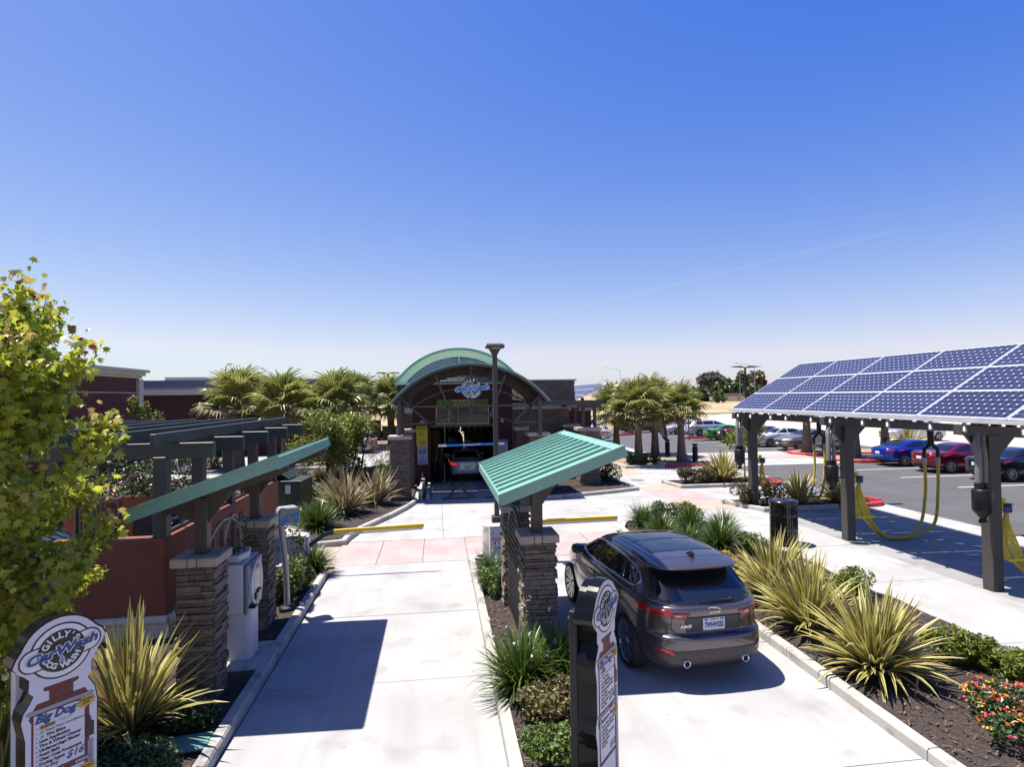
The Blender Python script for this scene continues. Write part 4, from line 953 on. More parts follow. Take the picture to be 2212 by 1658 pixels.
# clearance bar hung on chains
t = thing('clearance_bar', 'blue and white clearance bar hanging across the tunnel entrance', 'sign', (1.41, 24.6, 2.2))
mb = MB(); mb.tube([(-1.36, 0, 0), (1.36, .02, .03)], .055, 12); mb.build('tube', BLUE, t)
for s in (-1, 1): mb = MB(); mb.tube([(s*1.375, 0, .015+s*.015), (s*1.03, 0, .015+s*.012)], .058, 12); mb.build('end_sleeve', WHITE, t)
for s in (-1, 1): mb = MB(); mb.tube([(s*1.1, 0, .05), (s*1.1, 0, 1.0)], .008, 5); mb.build('chain', GREY, t)
mb = MB(); put_text(mb, "clearance 7'-0\"", 0, -.062, .012, .105, 0, 0, .003, .011, 1.25); mb.build('lettering', WHITE, t)
# wall notices
t = thing('caution_sign', 'yellow caution notice on the dark red wall left of the tunnel', 'sign', (-.73, BR0-.02, 2.37))
mb = MB(); mb.bb(-.26, .26, -.008, .012, -.46, .46); mb.build('plate', mk('caution_yellow', (.72, .62, .01), .5), t)
mb = MB(); rect(mb, -.235, .235, .31, .43, -.0095); put_text(mb, 'CAUTION', 0, -.0105, .37, .12, 1, 0, .002)
for k in range(14):
    z = .26-k*.05
    if k in (6, 7, 9): continue
    w = .21-.03*((k*7) % 4)/3; rect(mb, -w, w, z-.012, z+.004, -.0095)
mb.build('print', [BLKP, MATS['caution_yellow']], t)
t = thing('instruction_sign', 'white and blue instruction board with steering wheel picture below the caution notice', 'sign', (-.71, BR0-.02, 1.45))
mb = MB(); mb.bb(-.24, .24, -.008, .012, -.455, .455); mb.build('plate', mk('board_pale', (.45, .52, .62), .5), t)
mb = MB(); flat(mb, [(-.15, .36), (0, .43), (.15, .36), (.09, .33), (0, .38), (-.09, .33)], -.0095, 1); put_text(mb, 'N', 0, -.0105, .39, .10, 2, 0, .004)
rect(mb, -.20, .20, .24, .30, -.0095, 3); rect(mb, -.16, -.06, .10, .20, -.0095, 1); rect(mb, -.05, .06, .13, .18, -.0095, 1); rect(mb, .07, .16, .10, .20, -.0095, 1); rect(mb, -.20, .20, .02, .07, -.0095, 3)
disc(mb, 0, -.0095, -.09, .075, 1, 24); disc(mb, 0, -.0102, -.09, .055, 0, 24); flat(mb, [(-.055, -.08), (.055, -.08), (.012, -.10), (.012, -.145), (-.012, -.145), (-.012, -.10)], -.011, 1)
rect(mb, -.20, -.11, -.13, -.05, -.0095, 4); rect(mb, .11, .20, -.13, -.05, -.0095, 4); rect(mb, -.20, .20, -.24, -.19, -.0095, 3); rect(mb, -.20, .20, -.42, -.28, -.0095, 3); mb.build('print', [MATS['board_pale'], BLKP, YEL, BLUE, TANC], t)
t = thing('price_board', 'pale blue notice board right of the tunnel behind the lamp post', 'sign', (3.05, BR0-.1, 1.55))
mb = MB(); mb.bb(-.35, .35, -.01, .03, -.55, .55); mb.build('plate', MATS['board_pale'], t)
mb = MB(); rect(mb, -.33, .33, .42, .53, -.0115, 3); rect(mb, -.33, .33, -.53, -.3, -.0115, 4)
for k in range(7): rect(mb, -.28, .26-.04*(k % 3), .33-k*.085, .36-k*.085, -.0115, 1)
mb.build('print', [MATS['board_pale'], GREYP, YEL, BLUE, MAROON], t)
t = thing('water_bottle', 'small clear bottle with red cap on the kerb end by the tunnel', 'bottle', (-.72, 28.2, .42))
mb = MB(); mb.lathe([(.035, 0), (.04, .02), (.04, .15), (.03, .18), (.015, .21), (.015, .24)], 12); mb.build('bottle_body', mk('bottle_blue', (.30, .42, .55), .1), t)
mb = MB(); mb.lathe([(.02, .235), (.02, .27)], 10); mb.build('cap', REDP, t)
# wash gear: hanging mitter curtains, side brushes, arch
BRUSH = mk('brush_bristle', (.16, .14, .05), .9, var=.4, scale=20, island=.6)
for k, (x, y, r_, z0, z1, lab) in enumerate(((-.15, 32.5, .30, .5, 2.5, 'left hanging wash brush of drab bristles inside the tunnel'), (2.6, 36.0, .42, .3, 2.6, 'right hanging wash brush of drab bristles inside the tunnel'))):
    t = thing('wash_brush', lab, 'brush', (x, y, 0), group='wash brushes')
    mb = MB(); q = random.Random(k)
    for i in range(260):
        a = q.uniform(0, 6.28); rr = r_*math.sqrt(q.random()); zt = q.uniform(z1-.5, z1); ln = q.uniform(.6, 1.4)
        c = Vector((rr*math.cos(a), rr*math.sin(a), zt)); d = Vector((q.uniform(-.15, .15), q.uniform(-.15, .15), -1))*ln; s = Vector((-math.sin(a), math.cos(a), 0))*.03
        mb.add([c-s, c+s, c+d+s, c+d-s], [(0, 1, 2, 3)])
    mb.build('bristles', BRUSH, t, kind='stuff')
    mb = MB(); mb.tube([(0, 0, .1), (0, 0, 3.9)], .05, 8); mb.build('spindle', GREY, t)
t = thing('wash_arch', 'dark steel wash arch with hoses inside the tunnel', 'wash arch', (0, 0, 0))
for x in (-.6, 3.1): mb = MB(); mb.bb(x-.1, x+.1, 33.9, 34.1, 0, 3.2); mb.build('leg', BLKM, t)
mb = MB(); mb.bb(-.7, 3.2, 33.9, 34.1, 3.0, 3.25); mb.build('beam', BLKM, t)
for i in range(9): mb = MB(); mb.bb(-.1+.36*i, .08+.36*i, 33.85, 33.89, 2.2, 3.1); mb.build('curtain_strip', BRUSH, t)
mb = MB(); mb.tube([(2.3, 33.8, 3.05), (2.8, 33.7, 2.7), (3.0, 33.7, 2.2), (3.05, 33.7, 1.6)], .03, 6); mb.build('hose', BLKM, t)
t = thing('tunnel_safety_rail', 'yellow tipped dark safety rail left of the car in the tunnel', 'rail', (0.05, 30.2, 0))
mb = MB(); mb.tube([(.28, -1.2, 0), (.28, -1.0, .9), (.28, .8, 1.0), (.28, 1.0, 0)], .03, 8); mb.build('rail', GREY, t)
# rear solar array seen over the right wing
t = thing('rear_solar_array', 'distant tilted solar array behind the stone tower', 'solar array', (0, 0, 0))
def panel_mesh(w, l):
    b_ = MB(); b_.bb(.03, w-.03, .03, l-.03, 0, .032); return b_.mesh('solar_panel', MATS['solar_cells'])
def frame_mesh(w, l, mat):
    b_ = MB(); b_.bb(0, w, 0, .03, -.01, .042); b_.bb(0, w, l-.03, l, -.01, .042); b_.bb(0, .03, .03, l-.03, -.01, .042); b_.bb(w-.03, w, .03, l-.03, -.01, .042)
    return b_.mesh('frame', mat)
ALU = mk('panel_frame', (.66, .67, .70), .4, .35, var=.03)
PMESH, FMESH = panel_mesh(1.08, 2.12), frame_mesh(1.08, 2.12, ALU)
def lay_panels(root, M, rows, cols):
    for i in range(rows):
        for j in range(cols):
            o = link('solar_panel', PMESH, root); o.matrix_local = M @ Matrix.Translation((i*1.085, j*2.14, 0))
            link('frame', FMESH, o)
lay_panels(t, Matrix.Translation((9.6, 41.5, 3.75)) @ Matrix.Rotation(R(-24), 4, 'Y'), 3, 6)
for y in (42.5, 47.5, 52.5): mb = MB(); mb.bb(10.6, 10.8, y, y+.2, 0, 4.05); mb.build('post', BROWN, t)
# ------------------------------------------------------------ vacuum canopy with solar panels
VC = thing('vacuum_canopy', 'brown steel vacuum canopy roofed with tilted solar panels', 'canopy', (0, 0, 0))
GX, GY0, GZ = 10.9, 20.75, 3.60
TIL = R(30.5)
lay_panels(VC, Matrix.Translation((GX, GY0-2.14*9, GZ)) @ Matrix.Rotation(-TIL, 4, 'Y'), 3, 9)
mb = MB(); mb.bb(GX-.08, GX+.02, GY0-19.3, GY0+.03, GZ-.075, GZ-.012); mb.build('gutter', mk('gutter_white', (.60, .60, .62), .45, .2), VC)
zr = lambda x: GZ+(x-GX)*math.tan(TIL)
SLAT = mk('purlin_dark', (.035, .033, .034), .6)
for i in range(4):
    x = GX+.25+i*.75; mb = MB(); mb.bb(x-.035, x+.035, GY0-19.2, GY0-.08, zr(x)-.20, zr(x)-.03); mb.build('purlin', SLAT, VC)
VPY = (20.45, 15.42, 11.05, 6.3)
for y in VPY:
    zb = lambda x: 3.375-(x-10.8)*.064
    mb = MB(); mb.beam((10.8, y, zb(10.8)), (16.2, y, zb(16.2)), .20, .22); mb.build('cross_beam', BROWN, VC, bevel=.008)
    mb = MB(); mb.bb(11.41, 11.67, y-.13, y+.13, 0, 3.26); mb.build('post', BROWN, VC, bevel=.012)
    for s in (-1, 1):
        x0 = 11.54+s*.13; x1 = 11.54+s*.58
        mb = MB(); mb.add([(x0, y-.03, 2.72), (x0, y-.03, zb(x0)-.11), (x1, y-.03, zb(x1)-.11), (x0, y+.03, 2.72), (x0, y+.03, zb(x0)-.11), (x1, y+.03, zb(x1)-.11)], [(0, 1, 2), (5, 4, 3), (0, 3, 4, 1), (1, 4, 5, 2), (2, 5, 3, 0)]); mb.build('gusset', BROWN, VC)
    for k in range(9):
        x = 11.0+.36*k; mb = MB(); mb.bb(x-.04, x+.04, y-.09, y+.09, zb(x)+.11, min(zr(x)-.20, zb(x)+.30)); mb.build('spacer', BROWN, VC)
    mb = MB(); mb.bb(13.35, 13.5, y-.07, y+.07, zb(13.4)+.1, zr(13.35)-.06); mb.build('strut', BROWN, VC)
    mb = MB(); mb.beam((11.4, y, zb(11.4)+.12), (13.4, y, zr(13.3)-.2), .10, .10); mb.build('strut', BROWN, VC)
k = 0
y = 20.2
while y > 3:
    mb = MB(); mb.box((GX-.03, y, GZ-.14), (.05, .06, .12)); mb.tube([(GX-.03, y, GZ-.18), (GX-.07, y-.05, GZ-.27)], .045, 8); mb.build('spot_lamp', GREY, VC); y -= 1.25 if k % 2 else .85; k += 1
# vacuum separators, pipes, hoses, clamps, mat racks
HOSE = mk('hose_yellow', (.52, .40, .03), .55, var=.2, scale=40, bump=.3, bscale=70)
ORD = ('farthest', 'middle', 'nearest', 'last')
def bez(P, n=20):
    P = [Vector(p) for p in P]; out = []
    m = len(P)
    for i in range(m-1):
        p0, p1, p2, p3 = P[max(i-1, 0)], P[i], P[i+1], P[min(i+2, m-1)]
        for k in range(n):
            t = k/n; out.append(.5*((2*p1)+(-p0+p2)*t+(2*p0-5*p1+4*p2-p3)*t*t+(-p0+3*p1-3*p2+p3)*t**3))
    out.append(P[-1]); return out
for i, y in enumerate(VPY[:3]):
    t = thing('vacuum_separator', ORD[i]+' black vacuum separator canister hung on a canopy post', 'vacuum', (10.93+(.22 if i == 2 else 0), y-.18, 0), group='vacuum canisters')
    mb = MB(); mb.lathe([(.05, 1.50), (.06, 1.56), (.17, 1.70), (.18, 1.72), (.18, 2.12), (.16, 2.15), (.05, 2.16)], 22); mb.build('canister', mk('canister_black', (.012, .012, .013), .42, spec=.25), t)
    mb = MB(); mb.lathe([(.075, 1.46), (.075, 1.51)], 14); mb.build('outlet', BLKM, t)
    mb = MB(); mb.bb(-.10, .06, -.02, .02, 1.43, 1.455); mb.build('latch', GREY, t)
    for s, rr in ((-.07, .065), (.085, .05)):
        mb = MB(); mb.tube([(s, 0, 2.15), (s, 0, 2.9), (s+.02, .05, 3.08), (s+.10, .12, 3.22), (s+.12, .18, 3.5)], rr, 10); mb.build('pipe', mk('pipe_grey', (.20, .19, .18), .5), t)
        mb = MB(); mb.lathe([(rr+.015, 2.16), (rr+.015, 2.28)], 12, 0, (s, 0, 0)); mb.build('coupling', BLKM, t)
    for z in (1.78, 2.04): mb = MB(); mb.tube([(.15, .03, z), (.42, .12, z)], .022, 6); mb.build('bracket', BLKM, t)
    t = thing('nozzle_clamp', ORD[i]+' blue nozzle holder on a canopy post', 'nozzle holder', (11.82, y+.02, 0), group='nozzle holders')
    mb = MB(); mb.bb(-.14, .02, -.04, .04, 1.60, 1.78); mb.build('mount', YEL2, t); mb = MB(); mb.bb(-.02, .18, -.09, .09, 1.60, 1.77); mb.build('holder', mk('holder_blue', (.01, .06, .22), .4), t, bevel=.03)
    mb = MB(); mb.tube([(.02, 0, 1.76), (.02, 0, 1.90)], .05, 10); mb.build('cap', YEL2, t)
    mb = MB(); mb.bb(-.02, .18, -.095, .095, 1.772, 1.79); mb.build('lid', BLKM, t)
    if i > 0:
        t = thing('mat_rack', ('yellow perforated mat rack on the middle canopy post', 'yellow perforated mat rack on the nearest canopy post')[i-1], 'rack', (11.69, y, 0), group='mat racks')
        A_ = [(0.0, .02, 1.42), (.24, -.02, 1.40), (.46, -.10, .70), (0.0, -.06, .68)]
        mb = MB(); nrow, ncol = 16, 6
        P = lambda u, v: Vector(A_[0]).lerp(Vector(A_[1]), u).lerp(Vector(A_[3]).lerp(Vector(A_[2]), u), v)
        for r_ in range(nrow+1): mb.beam(P(0, r_/nrow), P(1, r_/nrow), .032 if r_ not in (0, 8, nrow) else .055, .008, 0, (0, -1, .3))
        for c_ in range(ncol+1): mb.beam(P(c_/ncol, 0), P(c_/ncol, 1), .016, .007, 0, (0, -1, .3))
        mb.build('perforated_panel', YEL2, t)
        mb = MB(); mb.beam(P(0, 1), P(0, 1)+Vector((.02, -.14, -.02)), .03, .03); mb.beam(P(1, 1), P(1, 1)+Vector((0, -.16, -.02)), .03, .03); mb.beam(P(0, 1)+Vector((.02, -.14, -.02)), P(1, 1)+Vector((0, -.16, -.02)), .03, .05); mb.build('lip', YEL2, t)
        mb = MB(); mb.beam(P(.02, 0), P(.02, 1), .03, .03); mb.beam(P(.98, 0), P(.98, 1), .03, .03); mb.build('side_frame', YEL2, t)
    # hose drop from the beam
    t = thing('hose_drop', ORD[i]+' dark hose drop hanging from a canopy beam', 'hose drop', (14.2, y, 0), group='hose drops')
    mb = MB(); mb.tube([(0, 0, 3.05), (0, 0, 2.62)], .085, 10); mb.build('pipe', BLKM, t)
    for s in (-1, 1): mb = MB(); mb.tube(bez([(0, 0, 2.72), (s*.10, 0, 2.58), (s*.21, 0, 2.48), (s*.215, 0, 2.25)], 6), .05, 9); mb.build('branch', BLKM, t); mb = MB(); mb.lathe([(.058, 2.06), (.058, 2.26)], 12, 0, (s*.215, 0, 0)); mb.build('cuff', GREY, t)
    for s in (-1, 1):
        t = thing('vacuum_hose', ('left' if s < 0 else 'right')+' yellow hose of the '+ORD[i]+' vacuum bay', 'hose', (0, 0, 0), group='vacuum hoses')
        top = (14.2+s*.215, y, 2.06)
        mb = MB(); mb.tube(bez([top, (14.18+s*.20, y-.01, 1.3), (13.95+s*.22, y-.1, .42), (13.5+s*.16, y-.14, .10), (12.9, y-.18-s*.06, .045), (12.45+s*.03, y-.18-s*.05, .12), (12.15+s*.06, y-.12, .45), (12.0+s*.10, y-.05, .72), (11.88+s*.05, y, 1.2), (11.9, y, 1.62)], 8), .042, 9); mb.build('hose', HOSE, t)
# trash can
t = thing('trash_can', 'round black slatted steel trash can beside the vacuum pad', 'trash can', (9.5, 15.3, 0))
mb = MB(); mb.lathe([(.30, .04), (.30, 1.10)], 28); mb.build('liner', DARK, t)
for k in range(34):
    a = 2*math.pi*k/34; M = Matrix.Rotation(a, 4, 'Z')
    mb = MB(); mb.bb(.345, .36, -.021, .021, .06, 1.12, 0, M); mb.build('slat', BLACK, t)
for z0, z1 in ((.05, .10), (.42, .48), (.80, .86), (1.10, 1.16)):
    mb = MB(); mb.lathe([(.362, z0), (.37, (z0+z1)/2), (.362, z1)], 34); mb.build('band', BLACK, t)
mb = MB(); mb.lathe([(.385, 1.165), (.39, 1.19), (.37, 1.22), (.18, 1.25), (.16, 1.235)], 34); mb.build('lid', BLACK, t)
mb = MB(); mb.bb(-.11, .17, -.05, .05, 1.236, 1.243); mb.build('opening', DARK, t)
# wet patches left on the vacuum pad
PUD = mk('puddle_water', (.10, .10, .10), .05, var=.1, spec=.6)
r_ = random.Random(77)
for k in range(26):
    x, y = r_.uniform(11.8, 14.8), r_.uniform(9.5, 18.5); a, b = r_.uniform(.08, .28), r_.uniform(.04, .13); ph = r_.uniform(0, 6)
    if k % 3 == 0: y = r_.uniform(9.8, 13.5)
    sheet('puddle', [(x+a*math.cos(t_)*(1+.35*math.sin(3*t_+ph)+.2*math.sin(5*t_)), y+b*math.sin(t_)*(1+.35*math.cos(2*t_+ph))) for t_ in [i*math.pi/9 for i in range(18)]], .003+.0004*k, PUD)
# ------------------------------------------------------------ vehicles
def pchip(xs, ys, xq):
    xs, ys, xq = map(lambda a: np.asarray(a, float), (xs, ys, xq)); h = np.diff(xs); d = np.diff(ys)/h; m = np.zeros(len(xs))
    for i in range(1, len(xs)-1):
        if d[i-1]*d[i] > 0: w1 = 2*h[i]+h[i-1]; w2 = h[i]+2*h[i-1]; m[i] = (w1+w2)/(w1/d[i-1]+w2/d[i])
    m[0], m[-1] = d[0], d[-1]
    i = np.clip(np.searchsorted(xs, xq, 'right')-1, 0, len(h)-1); t = (xq-xs[i])/h[i]
    return (1+2*t)*(1-t)**2*ys[i]+t*(1-t)**2*h[i]*m[i]+t*t*(3-2*t)*ys[i+1]+t*t*(t-1)*h[i]*m[i+1]
def outline(yr, yf, w, nr, nf, N):
    t = np.linspace(0, 2*np.pi, 721); c, s = np.cos(t), np.sin(t); cy, a = (yr+yf)/2, (yf-yr)/2
    n = np.where(c > 0, nr, nf)
    x = w*np.sign(s)*np.abs(s)**(2/n); y = cy-a*np.sign(c)*np.abs(c)**(2/n)
    L = np.concatenate([[0], np.cumsum(np.hypot(np.diff(x), np.diff(y)))]); q = np.linspace(0, L[-1], N+1)[:-1]
    return np.interp(q, L, x), np.interp(q, L, y)
def loft_body(keys, hood_y, N=120, sub=3, rear_y=None):
    K = np.array(keys, float); idx = np.arange(len(K)); q = np.linspace(0, len(K)-1, (len(K)-1)*sub+1)
    C = [pchip(idx, K[:, j], q) for j in range(K.shape[1])]
    V = []; F = []
    for i in range(len(q)):
        z, yr, yf, w, nr, nf, hs = [c[i] for c in C]
        x, y = outline(yr, yf, max(w, .02), nr, nf, N)
        zz = z-hs*np.maximum(0, y-hood_y)**1.25
        V += list(zip(x, y, zz))
    n = len(q)
    for i in range(n-1):
        for k in range(N):
            k2 = (k+1) % N; F.append((i*N+k, i*N+k2, (i+1)*N+k2, (i+1)*N+k))
    F.append(tuple(range(N))[::-1]); F.append(tuple(range((n-1)*N, n*N)))
    return V, F
def smooth_mesh(name, V, F, mat, cutters=()):
    me = bpy.data.meshes.new(name); me.from_pydata(V, [], F); me.materials.append(mat)
    bm = bmesh.new(); bm.from_mesh(me); bmesh.ops.recalc_face_normals(bm, faces=bm.faces); bm.to_mesh(me); bm.free()
    for p in me.polygons: p.use_smooth = True
    if cutters:
        o = bpy.data.objects.new('tmp', me); COL.objects.link(o)
        tmp = []
        mb = MB()
        for (y, z, r_, x0, x1) in cutters:
            for s in (-1, 1):
                n = 28; a, b = s*x0, s*x1
                ring = [(r_*math.cos(2*math.pi*k/n), r_*math.sin(2*math.pi*k/n)) for k in range(n)]
                Vv = [(a, y+p[0], z+p[1]) for p in ring]+[(b, y+p[0], z+p[1]) for p in ring]
                mb.add(Vv, [tuple(range(n)), tuple(range(n, 2*n))[::-1]]+[(i, i+n, (i+1) % n+n, (i+1) % n) for i in range(n)])
        cm = mb.mesh('cut', mat); bm = bmesh.new(); bm.from_mesh(cm); bmesh.ops.remove_doubles(bm, verts=bm.verts, dist=1e-6); bmesh.ops.recalc_face_normals(bm, faces=bm.faces); bm.to_mesh(cm); bm.free()
        c = bpy.data.objects.new('cut', cm); COL.objects.link(c)
        m = o.modifiers.new('b', 'BOOLEAN'); m.operation = 'DIFFERENCE'; m.object = c; m.solver = 'EXACT'
        dg = bpy.context.evaluated_depsgraph_get(); m2 = bpy.data.meshes.new_from_object(o.evaluated_get(dg))
        bpy.data.objects.remove(o); bpy.data.objects.remove(c); me = m2; me.name = name
        # flat shade the cut faces of the arches
        for p in me.polygons:
            p.use_smooth = len(p.vertices) <= 4 or abs(p.normal.x) < .9
    return me
class Proj:
    def __init__(s, me):
        bm = bmesh.new(); bm.from_mesh(me); s.b = BVHTree.FromBMesh(bm); bm.free()
    def hit(s, axis, a, b, off):
        D = {'L': ((-3, a, b), (1, 0, 0)), 'R': ((3, a, b), (-1, 0, 0)), 'B': ((a, -3, b), (0, 1, 0)), 'F': ((a, 9, b), (0, -1, 0)), 'T': ((a, b, 4), (0, 0, -1))}[axis]
        d = Vector(D[1]); p, n, i, dist = s.b.ray_cast(Vector(D[0]), d)
        if p is None:
            p, n, i, dist = s.b.find_nearest(Vector((a, b, 1.0)) if axis == 'T' else (Vector((a, .3, b)) if axis == 'B' else Vector((a, 4.5, b)) if axis == 'F' else Vector(((-.9 if axis == 'L' else .9), a, b))))
        if n.dot(d) > 0: n = -n
        return p+n*off
    def patch(s, name, axis, poly, off=.004, step=.05, rim=.02):
        pts = []; n = len(poly)
        for i in range(n):
            a, b = Vector(poly[i]), Vector(poly[(i+1) % n]); k = max(1, int((b-a).length/step))
            pts += [a+(b-a)*j/k for j in range(k)]
        ne = len(pts); xs = [p.x for p in pts]; ys = [p.y for p in pts]
        x = min(xs)+step/2
        while x < max(xs):
            y = min(ys)+step/2
            while y < max(ys): pts.append(Vector((x, y))); y += step
            x += step
        vs, es, fs, *_ = delaunay_2d_cdt(pts, [(i, (i+1) % ne) for i in range(ne)], [], 1, 1e-5)
        V = [s.hit(axis, v[0], v[1], off) for v in vs]
        me = bpy.data.meshes.new(name); me.from_pydata([tuple(v) for v in V], [], [tuple(f) for f in fs])
        bm = bmesh.new(); bm.from_mesh(me)
        be = [e for e in bm.edges if len(e.link_faces) == 1]
        if be:
            ex = bmesh.ops.extrude_edge_only(bm, edges=be)
            dirs = {'L': Vector((1, 0, 0)), 'R': Vector((-1, 0, 0)), 'B': Vector((0, 1, 0)), 'F': Vector((0, -1, 0)), 'T': Vector((0, 0, -1))}[axis]
            for g_ in ex['geom']:
                if isinstance(g_, bmesh.types.BMVert): g_.co += dirs*(off+.004)
        bmesh.ops.recalc_face_normals(bm, faces=bm.faces); bm.to_mesh(me); bm.free()
        for p in me.polygons: p.use_smooth = True
        return me
    def line(s, name, axis, pts, r_=.006, off=.002, step=.05, n=5, sub=True):
        P = []
        for a, b in zip(pts[:-1], pts[1:]):
            a, b = Vector(a), Vector(b); k = max(1, int((b-a).length/step)); P += [a+(b-a)*j/k for j in range(k)]
        P.append(Vector(pts[-1]))
        mb = MB(); mb.tube([s.hit(axis, p.x, p.y, off) for p in P], r_, n); return mb.mesh(name, BLKM)
def wheel_meshes(r_, w, spokes, twist=0.0, rimf=.72):
    mb = MB(); rr = r_*rimf
    M = Matrix.Rotation(R(90), 4, 'Y')
    mb.lathe([(rr, -w/2), (r_*.93, -w/2), (r_*.985, -w*.38), (r_, -w*.2), (r_, w*.2), (r_*.985, w*.38), (r_*.93, w/2), (rr, w/2), (rr*.97, w*.3), (rr*.97, -w*.3), (rr, -w/2)], 36, 0, (0, 0, 0), M, True, False)
    ty = mb.mesh('tyre', RUBBER)
    mb = MB(); mb.lathe([(rr*1.0, w*.44), (rr*.99, w*.49), (rr*.93, w*.49), (rr*.90, w*.30), (rr*.90, -.02), (rr*.88, -.03)], 36, 0, (0, 0, 0), M, True, False)
    for k in range(spokes):
        a = 2*math.pi*k/spokes
        for d in (-1, 1):
            a0, a1 = a+d*.05, a+d*.11+twist
            p = Vector((w*.36, .03*math.cos(a)+.04*math.cos(a0), .03*math.sin(a)+.04*math.sin(a0))); q = Vector((w*.44, rr*.93*math.cos(a1), rr*.93*math.sin(a1)))
            mb.beam(p, q, .028, .022, 0, (1, 0, 0))
    mb.lathe([(.07, w*.28), (.06, w*.40), (.025, w*.42)], 14, 0, (0, 0, 0), M)
    rim = mb.mesh('rim', ALLOY)
    mb = MB(); mb.lathe([(rr*.90, -.02), (.02, -.02)], 24, 0, (0, 0, 0), M); br = mb.mesh('brake_disc', BLKM)
    return ty, rim, br
SUVK = [  # z, y rear, y front, half width, n rear, n front, hood drop
 (.22, .34, 4.50, .78, 5, 4, 0), (.28, .14, 4.64, .88, 5, 4, 0), (.40, .04, 4.70, .94, 5, 4, 0), (.58, .0, 4.73, .965, 4.6, 3.8, 0), (.70, .005, 4.73, .968, 4.6, 3.8, 0),
 (.735, .03, 4.72, .966, 4.6, 3.8, 0), (.755, .09, 4.715, .964, 4.8, 3.8, 0), (.90, .105, 4.70, .958, 4.8, 3.8, .03), (1.02, .075, 4.66, .95, 4.6, 3.6, .10), (1.08, .055, 4.60, .938, 4.6, 3.6, .14),
 (1.12, .075, 4.52, .925, 4.6, 3.6, .16), (1.14, .13, 4.3, .905, 4.6, 3.8, .17), (1.165, .17, 3.76, .89, 4.6, 4.2, .17), (1.215, .235, 3.62, .868, 4.6, 4.2, .05), (1.40, .50, 3.20, .785, 4.6, 4.2, 0), (1.50, .645, 2.98, .735, 4.6, 4.2, 0),
 (1.528, .60, 2.90, .722, 4.8, 4, 0), (1.54, .40, 2.86, .715, 5, 4, 0), (1.57, .345, 2.76, .70, 5, 4, 0), (1.592, .40, 2.66, .68, 4.6, 4, 0), (1.64, .66, 2.44, .60, 4, 3.6, 0), (1.67, 1.0, 2.18, .42, 3.4, 3.2, 0), (1.682, 1.4, 1.85, .12, 3, 3, 0)]
SEDK = [(.20, .32, 4.62, .74, 5, 4, 0), (.27, .12, 4.76, .84, 5, 4, 0), (.42, .03, 4.83, .895, 5, 4, 0), (.60, 0, 4.85, .915, 4.6, 3.8, 0), (.74, .015, 4.84, .915, 4.6, 3.8, .01), (.86, .02, 4.79, .905, 4.8, 3.6, .05), (.94, .03, 4.68, .89, 4.8, 3.6, .09),
 (.985, .07, 4.5, .87, 4.8, 3.6, .10), (1.01, .16, 4.2, .85, 4.8, 3.8, .10), (1.03, .86, 3.62, .835, 5, 4.4, .08), (1.08, 1.0, 3.46, .81, 5, 4.4, .02), (1.26, 1.38, 3.0, .715, 4.8, 4.2, 0), (1.36, 1.64, 2.72, .645, 4.6, 4, 0), (1.405, 1.84, 2.52, .57, 4, 3.6, 0), (1.435, 2.02, 2.36, .40, 3.4, 3.2, 0), (1.445, 2.12, 2.25, .12, 3, 3, 0)]
def variant(keys, **kw):
    out = []
    for k in keys:
        k = list(k)
        if kw.get('fast') and k[0] >= 1.02: k[1] = .42+(k[1]-.86)*1.12 if k[0] < 1.3 else k[1]-.22
        if kw.get('wagon') and k[0] >= .98:
            if k[0] < 1.02: pass
            else: k[1] = .16+(k[0]-1.03)*.9 if k[0] < 1.37 else .45+(k[0]-1.36)*4
        if kw.get('pickup') and k[0] >= 1.02: k[1] = 2.05+(k[0]-1.03)*.3 if k[0] < 1.37 else 2.15
        out.append(tuple(k))
    return out
VK = {}
